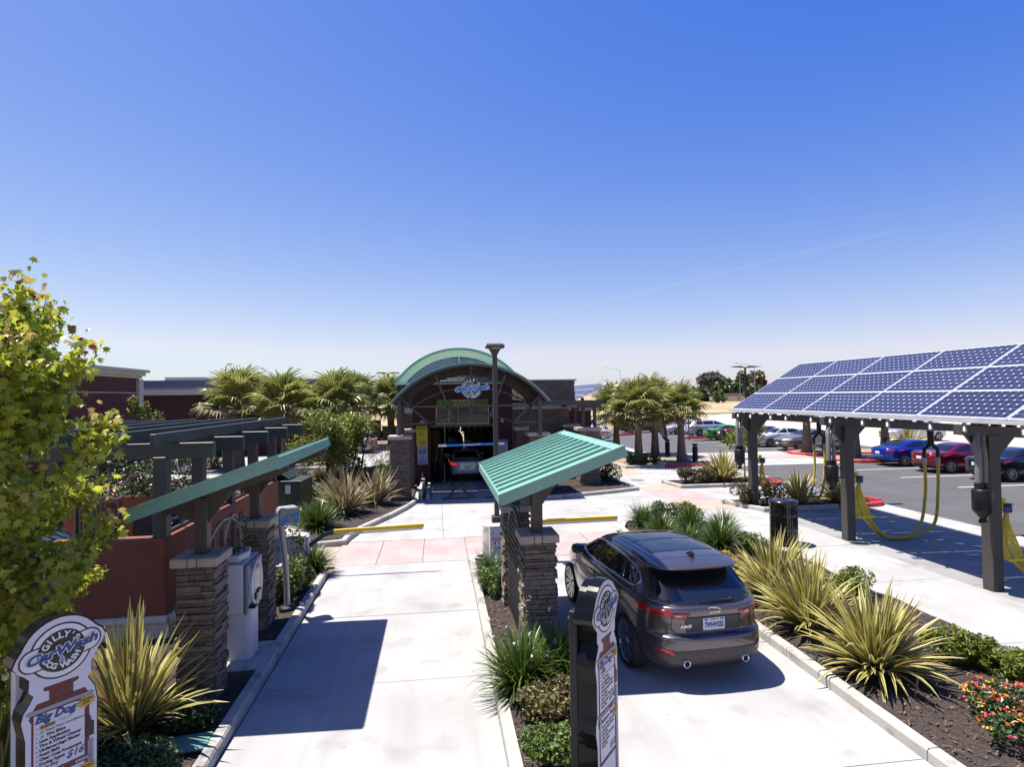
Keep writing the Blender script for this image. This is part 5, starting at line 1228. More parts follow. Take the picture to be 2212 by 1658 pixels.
def vehicle_parts(kind):
    if kind in VK: return VK[kind]
    suv = kind in ('suv', 'suv_plain'); ra = .40 if suv else .355; rt = .375 if suv else .325
    ax = (.98, 3.86) if suv else (.98, 3.76); az = rt
    keys = SUVK if suv else variant(SEDK, fast=kind == 'fastback', wagon=kind == 'wagon', pickup=kind == 'pickup')
    V, F = loft_body(keys, 3.6 if suv else 3.45, N=132 if kind == 'suv' else 84, sub=3 if kind == 'suv' else 2)
    full = smooth_mesh('body', V, F, WPNT); pj = Proj(full)
    W = .968 if suv else .915
    body = smooth_mesh('body', V, F, WPNT, [(y, az, ra, W-.27, W+.2) for y in ax])
    parts = [('body', body, 'paint', None)]
    st = .04 if kind == 'suv' else .08
    P = lambda n, role, axis, poly, off=.004, par=None, lab=None: parts.append((n, pj.patch(n, axis, poly, off, st), role, par))
    def mir(poly): return [(-a, b) for a, b in poly]
    if suv:
        sw = [[(2.42, 1.19), (3.46, 1.18), (3.20, 1.305), (2.94, 1.41), (2.64, 1.485), (2.40, 1.502)], [(1.36, 1.215), (2.34, 1.193), (2.32, 1.508), (1.78, 1.508), (1.42, 1.492)], [(1.28, 1.22), (1.34, 1.488), (1.08, 1.452), (.88, 1.385), (.79, 1.315), (.84, 1.25), (1.0, 1.227)]]
        for ax_ in 'LR':
            for n, q in zip(('front_window', 'rear_window', 'quarter_window'), sw): P(n, 'glass', ax_, q)
            P('window_pillar', 'blk', ax_, [(2.345, 1.195), (2.415, 1.193), (2.395, 1.50), (2.325, 1.506)], .003); P('window_pillar', 'blk', ax_, [(1.285, 1.22), (1.355, 1.215), (1.415, 1.49), (1.345, 1.486)], .003)
            oc = [(3.50, 1.17), (2.42, 1.178), (1.36, 1.203), (.99, 1.215), (.83, 1.237), (.765, 1.315), (.87, 1.40), (1.08, 1.47), (1.40, 1.508), (1.80, 1.524), (2.38, 1.52), (2.66, 1.502), (2.96, 1.428), (3.22, 1.322), (3.50, 1.17)]
            m = pj.line('window_trim', ax_, oc, .010, .004); m.materials[0] = CHROME; parts.append(('window_trim', m, None, None))
            for ln in ([(2.36, .45), (2.38, 1.17)], [(1.34, .62), (1.30, .95), (1.36, 1.18)], [(3.40, .55), (3.46, 1.10)], [(1.5, .42), (3.3, .42)]):
                parts.append(('panel_gap', pj.line('panel_gap', ax_, ln, .005, -.002), None, None))
            for (ya, yb) in ((2.36, 2.60), (1.42, 1.64)):
                m = pj.line('door_handle', ax_, [(ya, 1.0), (yb, 1.0)], .016, .018, .03); m.materials[0] = WPNT; parts.append(('door_handle', m, 'paint', None))
            P('fender_vent', 'chrome', ax_, [(3.42, .93), (3.58, .93), (3.55, .985), (3.45, .985)])
            P('sill_trim', 'blk', ax_, [(1.42, .25), (3.42, .25), (3.42, .36), (1.42, .38)], .006)
            P('tail_lamp', 'tail', ax_, [(.12, 1.005), (.24, 1.035), (.36, 1.082), (.24, 1.086), (.12, 1.083)], .006)
            P('head_lamp', 'head', ax_, [(4.20, .80), (4.42, .78), (4.45, .86), (4.2, .90)], .005)
        rw = [(-.70, 1.165), (-.45, 1.135), (0, 1.128), (.45, 1.135), (.70, 1.165), (.71, 1.20), (.64, 1.38), (.575, 1.508), (0, 1.52), (-.575, 1.508), (-.64, 1.38), (-.71, 1.20)]
        P('rear_screen', 'glass', 'B', rw, .004)
        for sg in (1, -1):
            f = (lambda q: q) if sg > 0 else mir
            P('tail_lamp', 'tail', 'B', f([(.60, .985), (.88, 1.0), (.90, 1.085), (.62, 1.062)]), .007)
            P('tail_lamp_inner', 'tail', 'B', f([(.40, .985), (.44, .965), (.585, .97), (.59, 1.058), (.36, 1.05)]), .007)
            P('lamp_lens', 'head', 'B', f([(.47, 1.0), (.56, 1.005), (.56, 1.03), (.48, 1.028)]), .010)
            P('reflector', 'tail', 'B', f([(.58, .50), (.80, .535), (.79, .575), (.62, .545)]), .008)
            P('side_spoiler', 'blk', 'B', f([(.60, 1.38), (.70, 1.23), (.73, 1.25), (.64, 1.49), (.59, 1.508)]), .007)
            mb = MB(); mb.lathe([(.048, -.06), (.050, .02), (.042, .02), (.040, -.05)], 20, 0, (0, 0, 0), Matrix.Translation((sg*.44, .04, .385)) @ FACE); parts.append(('exhaust_pipe', mb.mesh('exhaust_pipe', CHROME), None, None))
            mb = MB(); disc(mb, sg*.44, .035, .385, .041, 0, 18); parts.append(('exhaust_bore', mb.mesh('exhaust_bore', DARK), None, None))
            P('head_lamp', 'head', 'F', f([(.50, .72), (.82, .76), (.80, .84), (.52, .80)]), .006)
        P('plate_recess', 'trim', 'B', [(-.40, .785), (.40, .785), (.43, .99), (-.43, .99)], .005)
        P('lower_trim', 'trim', 'B', [(-.62, .34), (.62, .34), (.82, .42), (.86, .60), (.80, .63), (.60, .57), (-.60, .57), (-.80, .63), (-.86, .60), (-.82, .42)], .004)
        P('bumper_slot', 'blk', 'B', [(-.5, .30), (.5, .30), (.5, .36), (-.5, .36)], .007)
        P('grille', 'blk', 'F', [(-.42, .55), (.42, .55), (.46, .78), (-.46, .78)], .006)
        P('brake_lamp', 'lit', 'B', [(-.28, 1.547), (.28, 1.547), (.28, 1.560), (-.28, 1.560)], .005)
        P('roof_glass', 'glass', 'T', [(-.53, 1.68), (.53, 1.68), (.57, 2.55), (-.57, 2.55)], .004); P('roof_glass', 'glass', 'T', [(-.51, .98), (.51, .98), (.53, 1.655), (-.53, 1.655)], .004)
        P('windscreen', 'glass', 'T', [(-.66, 2.92), (-.60, 2.84), (.60, 2.84), (.66, 2.92), (.78, 3.56), (0, 3.68), (-.78, 3.56)], .004)
        for sg in (1, -1): parts.append(('roof_gap', pj.line('roof_gap', 'T', [(sg*.56, .55), (sg*.585, 1.2), (sg*.605, 2.6)], .006, 0.0), None, None))
        parts.append(('roof_gap', pj.line('roof_gap', 'T', [(-.58, .72), (0, .70), (.58, .72)], .005, -.001), None, None))
        parts.append(('hatch_gap', pj.line('hatch_gap', 'B', [(-.60, 1.06), (-.595, .97), (-.60, .82), (-.52, .765), (0, .757), (.52, .765), (.60, .82), (.595, .97), (.60, 1.06)], .005, -.001), None, None))
        parts.append(('hatch_gap', pj.line('hatch_gap', 'B', [(-.66, 1.09), (-.62, 1.06)], .004, -.001), None, None))
        m = pj.line('hatch_crease', 'B', [(-.60, 1.075), (0, 1.085), (.60, 1.075)], .014, -.004); parts.append(('hatch_crease', m, 'paint', None)); m.materials[0] = WPNT
        parts.append(('bumper_crease', pj.line('bumper_crease', 'B', [(-.86, .70), (-.5, .735), (0, .742), (.5, .735), (.86, .70)], .005, 0), None, None))
        mb = MB(); mb.add([(0, .62, 1.63), (0, .86, 1.662), (0, .70, 1.73), (-.035, .74, 1.645), (.035, .74, 1.645), (0, .60, 1.72)], [(0, 3, 5), (3, 1, 2), (3, 2, 5), (0, 5, 4), (4, 2, 1), (4, 5, 2)]); parts.append(('antenna_fin', mb.mesh('antenna_fin', BLACK), None, None))
        a, b = pj.hit('B', -.02, 1.16, .03), pj.hit('B', .30, 1.15, .03)
        mb = MB(); mb.tube([b, b.lerp(a, .5), a], [.018, .012, .008], 8); mb.tube([b+Vector((0, .03, 0)), b-Vector((0, .02, 0))], .028, 10); q = pj.hit('B', -.20, 1.155, .02); mb.tube([a, q], .006, 6); parts.append(('rear_wiper', mb.mesh('rear_wiper', BLKM), None, None))
        pl = pj.hit('B', 0, .885, .02)
        mb = MB(); mb.bb(-.165, .165, pl.y-.006, pl.y+.012, .80, .965); parts.append(('number_plate', mb.mesh('number_plate', WHITE, .004), None, None))
        mb = MB(); put_text(mb, '7WHW353', 0, pl.y-.008, .868, .098, 2, 0, .005, 0, .60); put_text(mb, 'California', 0, pl.y-.008, .943, .035, 7, .2, .0006); rect(mb, -.145, -.09, .93, .955, pl.y-.0075, 6); rect(mb, .09, .145, .93, .955, pl.y-.0075, 3); parts.append(('plate_print', mb.mesh('plate_print', [WHITE, BLKP, NAVY, mk('sticker_teal', (.03, .35, .30), .5), GREYP, YEL, BLUE, REDP]), None, 'number_plate'))
        q = pj.hit('B', -.40, .86, .006)
        mb = MB(); put_text(mb, 'F-PACE', -.41, q.y-.004, .86, .05, 0, .15, .0025); parts.append(('badge', mb.mesh('badge', CHROME), None, None))
        q = pj.hit('B', .0, 1.10, .008)
        mb = MB(); flat(mb, [(-.10, 1.10), (-.07, 1.115), (-.02, 1.108), (.04, 1.10), (.09, 1.075), (.07, 1.095), (.10, 1.085), (.05, 1.112), (-.02, 1.125), (-.07, 1.128), (-.10, 1.118)], q.y-.01); put_text(mb, 'JAGUAR', .0, q.y-.012, 1.05, .035, 0, 0, .0012, 0, 1.25); parts.append(('emblem', mb.mesh('emblem', CHROME), None, None))
        for sg in (1, -1):
            mb = MB(); Mm = Matrix.Translation((sg*1.0, 3.16, 1.22))
            mb.lathe([(.02, -.11), (.075, -.09), (.095, -.02), (.085, .06), (.03, .10)], 14, 0, (0, 0, 0), Mm @ Matrix.Diagonal((1.1, .8, 1, 1)) @ Matrix.Rotation(R(90), 4, 'Y')); parts.append(('mirror', mb.mesh('mirror', WPNT), 'paint', None))
            mb = MB(); mb.box((sg*1.0, 3.075, 1.22), (.19, .012, .13)); parts.append(('mirror_glass', mb.mesh('mirror_glass', GLASS, .02), None, 'mirror'))
            mb = MB(); mb.beam((sg*.86, 3.18, 1.16), (sg*.95, 3.17, 1.19), .05, .04); parts.append(('mirror_arm', mb.mesh('mirror_arm', BLKM), None, None))
        tw = wheel_meshes(rt, .27, 10, .12, .80); wx = .83
    else:
        fast = kind == 'fastback'; wag = kind == 'wagon'; pick = kind == 'pickup'
        fw = [(2.32, 1.06), (3.32, 1.05), (3.02, 1.22), (2.72, 1.345), (2.36, 1.365)]
        rw_ = [(1.28, 1.08), (2.25, 1.062), (2.28, 1.365), (1.80, 1.345), (1.55, 1.27)]
        if fast: rw_ = [(1.05, 1.10), (2.25, 1.062), (2.28, 1.36), (1.75, 1.34), (1.35, 1.24)]
        if wag: rw_ = [(1.35, 1.07), (2.25, 1.062), (2.28, 1.362), (1.35, 1.35)]
        if pick: rw_ = None
        for ax_ in 'LR':
            P('front_window', 'glass', ax_, fw)
            if rw_: P('rear_window', 'glass', ax_, rw_)
            if wag: P('quarter_window', 'glass', ax_, [(.62, 1.10), (1.28, 1.075), (1.28, 1.345), (.82, 1.33)])
            for ln in ([(2.28, .36), (2.285, 1.05)], [(3.36, .42), (3.38, .98)], [(1.42, .75), (1.33, 1.06)]): parts.append(('panel_gap', pj.line('panel_gap', ax_, ln, .007, -.003, .12, 4), None, None))
            for (ya, yb) in ((2.40, 2.62), (1.48, 1.70)):
                m = pj.line('door_handle', ax_, [(ya, .90), (yb, .90)], .016, .014, .11, 5); m.materials[0] = CHROME; parts.append(('door_handle', m, None, None))
        for sg in (1, -1):
            f = (lambda q: q) if sg > 0 else mir
            P('tail_lamp', 'tail', 'B', f([(.50, .80), (.86, .80), (.88, .93), (.60, .92)] if not pick else [(.70, .72), (.87, .72), (.87, .98), (.70, .98)]), .008)
            P('head_lamp', 'head', 'F', f([(.48, .66), (.84, .70), (.80, .79), (.52, .75)]), .008)
            ax_ = 'R' if sg > 0 else 'L'
            P('tail_lamp', 'tail', ax_, [(.10, .82), (.30, .84), (.38, .93), (.12, .93)], .006); P('head_lamp', 'head', ax_, [(4.30, .68), (4.52, .68), (4.5, .77), (4.25, .80)], .006)
            mb = MB(); mb.box((sg*.99, 3.12, 1.08), (.17, .10, .12)); parts.append(('mirror', mb.mesh('mirror', WPNT, .03, 2), 'paint', None))
            mb = MB(); mb.box((sg*.87, 3.12, 1.05), (.1, .05, .03)); parts.append(('mirror_arm', mb.mesh('mirror_arm', BLKM), None, None))
        if pick:
            P('back_window', 'glass', 'B', [(-.55, 1.08), (.55, 1.08), (.48, 1.33), (-.48, 1.33)]); P('bed', 'blk', 'T', [(-.66, .22), (.66, .22), (.66, 1.85), (-.66, 1.85)], .012)
        elif wag: P('back_window', 'glass', 'B', [(-.64, 1.08), (.64, 1.08), (.52, 1.33), (-.52, 1.33)])
        else: P('back_window', 'glass', 'T', ([(-.62, 1.02), (.62, 1.02), (.55, 1.62), (-.55, 1.62)] if not fast else [(-.64, .72), (.64, .72), (.55, 1.45), (-.55, 1.45)]), .005)
        P('windscreen', 'glass', 'T', [(-.57, 2.76), (.57, 2.76), (.72, 3.38), (0, 3.50), (-.72, 3.38)], .005)
        P('grille', 'blk', 'F', [(-.36, .56), (.36, .56), (.40, .70), (-.40, .70)], .008); P('lower_grille', 'blk', 'F', [(-.5, .30), (.5, .30), (.5, .42), (-.5, .42)], .008)
        P('lower_trim', 'blk', 'B', [(-.6, .27), (.6, .27), (.6, .40), (-.6, .40)], .008)
        q = pj.hit('B', 0, .72, .02); mb = MB(); mb.bb(-.16, .16, q.y-.006, q.y+.01, .66, .80); parts.append(('number_plate', mb.mesh('number_plate', WHITE, .004), None, None))
        q = pj.hit('F', 0, .48, .02); mb = MB(); mb.bb(-.16, .16, q.y-.01, q.y+.006, .42, .55); parts.append(('number_plate', mb.mesh('number_plate', WHITE, .004), None, None))
        tw = wheel_meshes(rt, .22, 8 if kind != 'wagon' else 5, .0, .70); wx = .80
    VK[kind] = (parts, tw, ax, az, wx, full); return VK[kind]
def paint(name, col, metal=.5, rough=.28): return mk('paint_'+name, col, rough, metal, var=.03, scale=3, coat=1.0)
def vehicle(kind, name, label, cat, loc, heading, col, scale=1.0, lit=False, group=None, rough=.28):
    parts, tw, ax, az, wx, full = vehicle_parts(kind)
    t = thing(name, label, cat, (loc[0], loc[1], loc[2] if len(loc) > 2 else 0), heading, group)
    t.scale = (scale,)*3; made = {}
    roles = {'paint': col, 'glass': GLASS, 'blk': BLKM, 'tail': TLIT if lit else TLIGHT, 'head': HLIGHT, 'chrome': CHROME, 'trim': mk('bumper_trim', (.045, .04, .042), .45, var=.1), 'lit': TLIGHT}
    for n, me, role, par in parts:
        if role:
            key = ('_m', kind, me.name, roles[role].name)
            if key not in VK:
                m2 = me.copy(); m2.materials.clear(); m2.materials.append(roles[role]); VK[key] = m2
            me = VK[key]
        o = link(n, me, made[par] if par else t); o.location = (0, 0, 0); made[n] = o
        if not par: o.location = (0, -2.4, 0)
    for y in ax:
        for s in (-1, 1):
            w = link('wheel', tw[0], t, (s*wx, y-2.4, az))
            if s < 0: w.rotation_euler = (0, 0, math.pi)
            link('rim', tw[1], w); link('brake_disc', tw[2], w)
    return t
G_LOT = 'cars parked across the aisle'
E_, W_ = R(-90), R(90)      # nose towards +x / -x
vehicle('suv', 'sport_utility_car', 'large grey brown SUV with glass roof standing in the right lane', 'car', (3.74, 10.44), R(3.8), paint('graphite', (.145, .124, .126), .7, .27), 1.03)
SILV = paint('silver', (.50, .51, .54), .35, .3)
vehicle('sedan', 'sedan_car', 'silver sedan with lit red tail lamps entering the wash tunnel', 'car', (1.48, 31.75), 0, paint('pale_silver', (.66, .68, .74), .15, .3), 1.0, True)
vehicle('wagon', 'wagon_car', 'white car deep inside the wash tunnel', 'car', (1.2, 50.0), 0, paint('white', (.62, .62, .63), .1, .3))
vehicle('fastback', 'sedan_car', 'bright blue sedan parked between bollard and red sedan', 'car', (27.25, 30.65), E_, paint('blue', (.012, .045, .42), .55, .22), 1.0, group=G_LOT)
vehicle('sedan', 'sedan_car', 'deep red sedan parked beside the bright blue sedan', 'car', (27.25, 27.7), E_, paint('red', (.25, .006, .03), .55, .22), 1.02, group=G_LOT)
vehicle('sedan', 'sedan_car', 'dark blue grey sedan parked beside the deep red sedan', 'car', (27.35, 24.6), E_, paint('slate', (.025, .03, .045), .5, .25), 1.02, group=G_LOT)
vehicle('sedan', 'sedan_car', 'dark navy car nosing in at the right edge of the photo', 'car', (27.1, 21.2), W_, paint('navy', (.015, .02, .04), .5, .25), 1.0, group=G_LOT)
vehicle('sedan', 'sedan_car', 'beige silver sedan parked facing us behind a palm trunk', 'car', (27.3, 40.4), W_, paint('beige', (.34, .31, .28), .7, .3), 1.05, group=G_LOT)
vehicle('fastback', 'coupe_car', 'white coupe with red seats parked beside the beige silver sedan', 'car', (26.9, 43.5), W_, paint('white', (.62, .62, .63), .1, .3), 1.03, group=G_LOT)
vehicle('sedan', 'sedan_car', 'maroon sedan parked beside the black pickup', 'car', (27.6, 46.0), E_, paint('maroon', (.16, .008, .02), .5, .25), 1.0, group=G_LOT)
vehicle('pickup', 'pickup_truck', 'black pickup truck with tall tailgate in the far stalls', 'pickup', (26.9, 48.3), E_, paint('blackred', (.022, .012, .014), .4, .22), 1.13, group=G_LOT)
gc = vehicle('fastback', 'sedan_car', 'bright green small car with rear spoiler in the far stalls', 'car', (26.4, 50.9), E_, paint('green', (.05, .36, .05), .3, .25), .95, group=G_LOT)
mb = MB(); mb.bb(-.7, .7, -2.45, -2.2, 1.20, 1.24)
for s in (-.5, .5): mb.bb(s-.03, s+.03, -2.36, -2.30, .98, 1.20)
mb.build('spoiler', MATS['paint_green'], gc)
vehicle('wagon', 'wagon_car', 'silver wagon with bulging wheel arches in the far stalls', 'car', (27.0, 55.6), E_, SILV, 1.12, group=G_LOT)
vehicle('sedan', 'sedan_car', 'white car with grille facing us behind the purple flag', 'car', (26.0, 59.2), W_, MATS['paint_white'], 1.0, group=G_LOT)
vehicle('sedan', 'sedan_car', 'dark blue car partly behind the purple flag and palm', 'car', (22.6, 63.5), W_, MATS['paint_navy'], 1.05, group=G_LOT)
vehicle('wagon', 'wagon_car', 'white hatchback half hidden by the outer stone pillar', 'car', (13.6, 53.4), R(60), MATS['paint_white'], 1.0)
vehicle('suv_plain', 'sport_utility_car', 'black SUV behind the white hatchback and the palms', 'car', (14.5, 60.5), R(80), MATS['paint_blackred'], 1.0)
vehicle('wagon', 'wagon_car', 'silver grey wagon parked on the pale dirt behind the blue sedan', 'car', (39.9, 45.2), W_, SILV, 1.12)
vehicle('suv_plain', 'sport_utility_car', 'silver grey SUV with lit tail lamp driving off behind the small trees', 'car', (-7.0, 47.4), R(70), SILV, 1.0, True)
vehicle('pickup', 'pickup_truck', 'white pickup with red tail lamp beyond the left palms', 'pickup', (-10.4, 49.4), R(-80), MATS['paint_white'], 1.05)
vehicle('sedan', 'sedan_car', 'bright red car far behind the small trees', 'car', (-7.5, 60), R(80), paint('scarlet', (.42, .02, .04), .3, .3), 1.0)
vehicle('suv_plain', 'sport_utility_car', 'white SUV far behind the small trees left of the red car', 'car', (-12.5, 62), R(85), MATS['paint_white'], 1.0)
# ------------------------------------------------------------ vegetation
FLG = mk('flax_green', (.115, .125, .030), .45, var=.25, scale=5, island=.5, objr=.3, base2=(.22, .215, .06), transl=.2)
FLY = mk('flax_yellow', (.50, .43, .10), .45, var=.2, scale=5, island=.5, objr=.3, base2=(.68, .60, .21), transl=.25)
FDG = mk('flax_bronze', (.075, .065, .035), .45, var=.25, scale=5, island=.6, base2=(.16, .13, .07), transl=.15)
FDY = mk('flax_buff', (.36, .30, .13), .45, var=.25, scale=5, island=.6, base2=(.50, .43, .24), transl=.2)
AGG = mk('strap_leaf', (.035, .075, .010), .38, var=.25, scale=5, island=.7, base2=(.12, .18, .03), transl=.2, spec=.5)
TUFT = mk('dry_tuft', (.20, .17, .09), .7, var=.3, scale=5, island=.7, base2=(.36, .31, .18), transl=.2)
GREYG = mk('grey_green', (.12, .15, .10), .7, var=.3, scale=5, island=.7, base2=(.26, .29, .20))
BARK = mk('bark', (.11, .085, .065), .9, var=.3, scale=14, bump=.8, bscale=40)
PBARK = mk('palm_bark', (.19, .14, .10), .9, var=.3, scale=10, bump=1.0, bscale=30)
FDRY = mk('flax_dry', (.22, .14, .07), .8, var=.3, objr=.6, base2=(.42, .30, .17))
def blade_geo(bend, w, kink=0.0, n=7, cols=3, w0=.55):
    """strap leaf of length 1 growing up +Z and bending towards +X; 3 columns: margin, middle, margin"""
    P = []; a = 0.0; p = Vector((0, 0, 0))
    for i in range(n+1):
        s = i/n; P.append((p.copy(), a)); a += bend/n*(0.4+1.2*s)+(kink if i == n-2 else 0)
        p = p+Vector((math.sin(a), 0, math.cos(a)))/n
    V = []; F = []; mi = []
    for i, (p, a) in enumerate(P):
        s = i/n; ww = w*(w0+(1-w0)*min(1, s*3))*max(.02, (1-s**2.6))
        nrm = Vector((-math.cos(a), 0, math.sin(a)))
        cc = (-1, -.42, .42, 1) if cols == 3 else (-1, 1)
        for c in cc: V.append(p+Vector((0, c*ww, 0))+nrm*(abs(c)*ww*.35))
    m = cols+1
    for i in range(n):
        for c in range(cols):
            F.append((i*m+c, i*m+c+1, (i+1)*m+c+1, (i+1)*m+c)); mi.append(0 if (cols == 1 or c == 1) else 1)
    return [tuple(v) for v in V], F, mi
BL = [blade_geo(b, w, k) for b, w, k in ((.10, .036, 0), (.25, .035, 0), (.5, .036, 0), (.85, .034, 0), (1.25, .032, 0), (.7, .033, 1.6), (1.7, .030, 0))]
BN = [blade_geo(b, w, 0, 6, 1, .8) for b, w in ((.35, .017), (.7, .017), (1.1, .016), (1.6, .015), (.15, .017))]
def blade_mats(n, H, spread, r_, geo, upright=.5):
    for k in range(n):
        f = (k+.5)/n; tilt = spread*(f**.8)+r_.uniform(-.08, .08); az = r_.uniform(0, 6.2832)
        L = H*r_.uniform(.72, 1.08)*(1.0-.22*f)
        j = min(len(geo)-1, int(abs(r_.gauss(0, 1.2))+f*2.6)) if geo is BL else r_.randrange(len(geo))
        off = Vector((math.cos(az), math.sin(az), 0))*r_.uniform(0, .10)*H
        yield j, Matrix.Translation(off) @ Matrix.Rotation(az, 4, 'Z') @ Matrix.Rotation(tilt, 4, 'Y') @ Matrix.Rotation(r_.uniform(-.5, .5), 4, 'Z') @ Matrix.Scale(L, 4)
BLM = {}
def flax(label, x, y, H, n=110, spread=1.05, objs=False, dark=False, seed=0, z=.08, grp='flax plants'):
    t = thing('flax_plant', label, 'plant', (x, y, z), 0, grp); r_ = random.Random(seed); n = int(n*1.35)
    mats = [FDG, FDY] if dark else [FLG, FLY]
    if objs:
        for j, (V, F, mi) in enumerate(BL):
            if (j, dark) not in BLM:
                mb = MB(); mb.add(V, F, mi, None, True); BLM[(j, dark)] = mb.mesh('leaf', mats)
        for j, M in blade_mats(n, H, spread, r_, BL):
            dry = r_.random() < .05
            if dry and (j, 'dry') not in BLM: mb = MB(); mb.add(BL[j][0], BL[j][1], BL[j][2], None, True); BLM[(j, 'dry')] = mb.mesh('leaf', [FDRY, FDRY])
            o = link('leaf', BLM[(j, 'dry' if dry else dark)], t); o.matrix_local = M
    else:
        mb = MB()
        for j, M in blade_mats(n, H, spread, r_, BL): mb.add(BL[j][0], BL[j][1], BL[j][2] if r_.random() > .05 else 2, M, True)
        mb.build('leaves', mats+[FDRY], t, kind='stuff')
    return t
def strap(label, x, y, H, n=260, spread=1.15, mat=None, seed=0, z=.08, name='strap_leaf_clump', grp='strap leaved clumps', flowers=0):
    t = thing(name, label, 'plant', (x, y, z), 0, grp); r_ = random.Random(seed+50); mb = MB(); n = int(n*1.8)
    for j, M in blade_mats(n, H, spread, r_, BN): mb.add(BN[j][0], BN[j][1], 0, M, True)
    mb.build('leaves', mat or AGG, t, kind='stuff')
    if flowers:
        mb = MB()
        for k in range(flowers):
            a = r_.uniform(0, 6.28); rr = r_.uniform(.1, .7)*H; q = Vector((rr*math.cos(a), rr*math.sin(a), H*r_.uniform(.55, 1.1)))
            mb.tube([(q.x*.3, q.y*.3, 0), q], .003, 4, 1)
            for i in range(5): leaf_quad(mb, q+Vector([r_.uniform(-.025, .025) for _ in range(3)]), .022, r_)
        mb.build('flowers', [WHITE, AGG], t, kind='stuff')
    return t
def shrub(label, x, y, rx, ry, h, n, leaf=.035, mat=None, seed=0, z=.08, name='shrub', cat='shrub', grp='low shrubs', flower=None, lumps=7, asp=.5, stems=7, cmin=.55, open_=0.0):
    t = thing(name, label, cat, (x, y, z), 0, grp); r_ = random.Random(seed+900); mb = MB(); fl = MB(); n = int(n*2.0); leaf *= 1.1
    L = [(Vector((r_.uniform(-.6, .6)*rx, r_.uniform(-.6, .6)*ry, r_.uniform(.25, .72)*h)), r_.uniform(.32, .55)) for _ in range(lumps)]
    L[0] = (Vector((0, 0, .5*h)), .62)
    for k in range(n):
        c, s = r_.choice(L); d = Vector((r_.gauss(0, 1), r_.gauss(0, 1), r_.gauss(0, 1))).normalized()*(r_.uniform(cmin, 1)**.6)
        p = Vector((c.x+d.x*s*rx, c.y+d.y*s*ry, c.z+d.z*s*h*.75))
        if p.z < .02: p.z = r_.uniform(.02, .12)
        leaf_quad(mb, p, leaf*r_.uniform(.6, 1.25), r_, 0, .5, asp)
    mb.build('foliage', mat or LEAF, t, kind='stuff')
    st = MB()
    for k in range(stems):
        c, s = L[k % len(L)]; st.tube([(r_.uniform(-.05, .05), r_.uniform(-.05, .05), 0), (c.x*.5, c.y*.5, c.z*.6), tuple(c)], [.012, .009, .004], 5)
    st.build('stems', BARK, t)
    if flower:
        for k in range(flower[0]):
            c, s = r_.choice(L); d = Vector((r_.gauss(0, 1), r_.gauss(0, 1), abs(r_.gauss(0, 1)))).normalized()
            p = Vector((c.x+d.x*s*rx*1.05, c.y+d.y*s*ry*1.05, c.z+d.z*s*h*.8)); mi = r_.randrange(len(flower[1]))
            for i in range(flower[3]):
                q = p+Vector((r_.gauss(0, 1), r_.gauss(0, 1), r_.gauss(0, .5)+.3))*flower[2]*.6
                leaf_quad(fl, q, flower[2]*.55, r_, mi if r_.random() < .7 else r_.randrange(len(flower[1])), .8, .8)
        fl.build('flowers', flower[1], t, kind='stuff')
    return t
# flaxes
flax('striped yellow flax before the left stone pillar and menu sign', -3.82, 7.95, 1.55, 120, 1.05, True, False, 1)
flax('nearest striped yellow flax in the right planter', 6.36, 8.0, 1.35, 190, 1.15, True, False, 2)
flax('striped yellow flax behind the SUV, second from the front', 6.35, 9.55, 1.38, 170, 1.0, True, False, 3)
flax('striped yellow flax beside the SUV rear window, third from the front', 6.65, 11.1, 1.42, 170, 1.0, True, False, 4)
flax('large bronze flax beside the approach to the tunnel', -3.3, 21.6, 1.75, 130, 1.1, True, True, 5)
flax('smaller bronze flax at the foot of the left entrance pillar', -2.4, 23.3, 1.7, 90, 1.0, False, True, 6)
flax('yellow flax in the island with the red brown shrubs', 13.2, 26.0, 1.75, 110, .95, False, False, 7)
flax('yellow flax in the vacuum island behind the trash can', 13.25, 20.35, 1.45, 90, 1.0, False, False, 8)
flax('yellow flax in the vacuum island behind the middle canopy post', 14.75, 20.25, 1.35, 90, 1.15, False, False, 9)
flax('yellow flax on the far red kerbed island near the bollard', 30.3, 34.6, 1.9, 80, 1.0, False, False, 10, .15)
flax('striped yellow flax behind the left menu sign under the maple', -4.5, 6.7, 1.3, 80, 1.05, False, False, 11)
flax('striped yellow flax at the lower left picture corner', -4.35, 5.4, 1.1, 80, 1.05, False, False, 12)
# strap leaved clumps
strap('large strap leaved clump at the front of the centre island', 1.15, 8.25, .98, 330, 1.2, None, 1, flowers=10)
strap('strap leaved clump at the foot of the near island pillar, right one', 1.68, 8.45, .95, 300, 1.15, None, 2, flowers=8)
strap('small strap leaved clump behind the lattice trellis', 1.15, 13.4, .75, 160, 1.1, None, 3)
strap('strap leaved clump at the rounded tip of the right planter', 6.4, 17.95, .85, 280, 1.2, None, 4, flowers=4)
strap('strap leaved clump beside the SUV roof in the right planter', 7.45, 16.8, .95, 280, 1.1, None, 5)
strap('strap leaved clump at the walk edge of the right planter tip', 8.2, 16.2, .9, 250, 1.15, None, 31)
strap('strap leaved clump behind the SUV roof, near the planter kerb', 6.35, 16.3, .85, 250, 1.15, None, 32)
strap('strap leaved clump hidden low between SUV and lantana', 6.5, 14.9, .85, 250, 1.15, None, 33)
strap('strap leaved clump between SUV and trash can', 7.35, 14.8, 1.0, 300, 1.15, None, 6)
strap('tall strap leaved clump beside the barrier arm on the left', -3.75, 19.2, 1.15, 340, 1.1, None, 7)
strap('strap leaved clump beside the left gate cabinet', -2.98, 15.0-.4, .85, 260, 1.2, None, 8)
strap('strap leaved clump behind the pass reader sign', -4.3, 19.9, .95, 200, 1.1, None, 9)
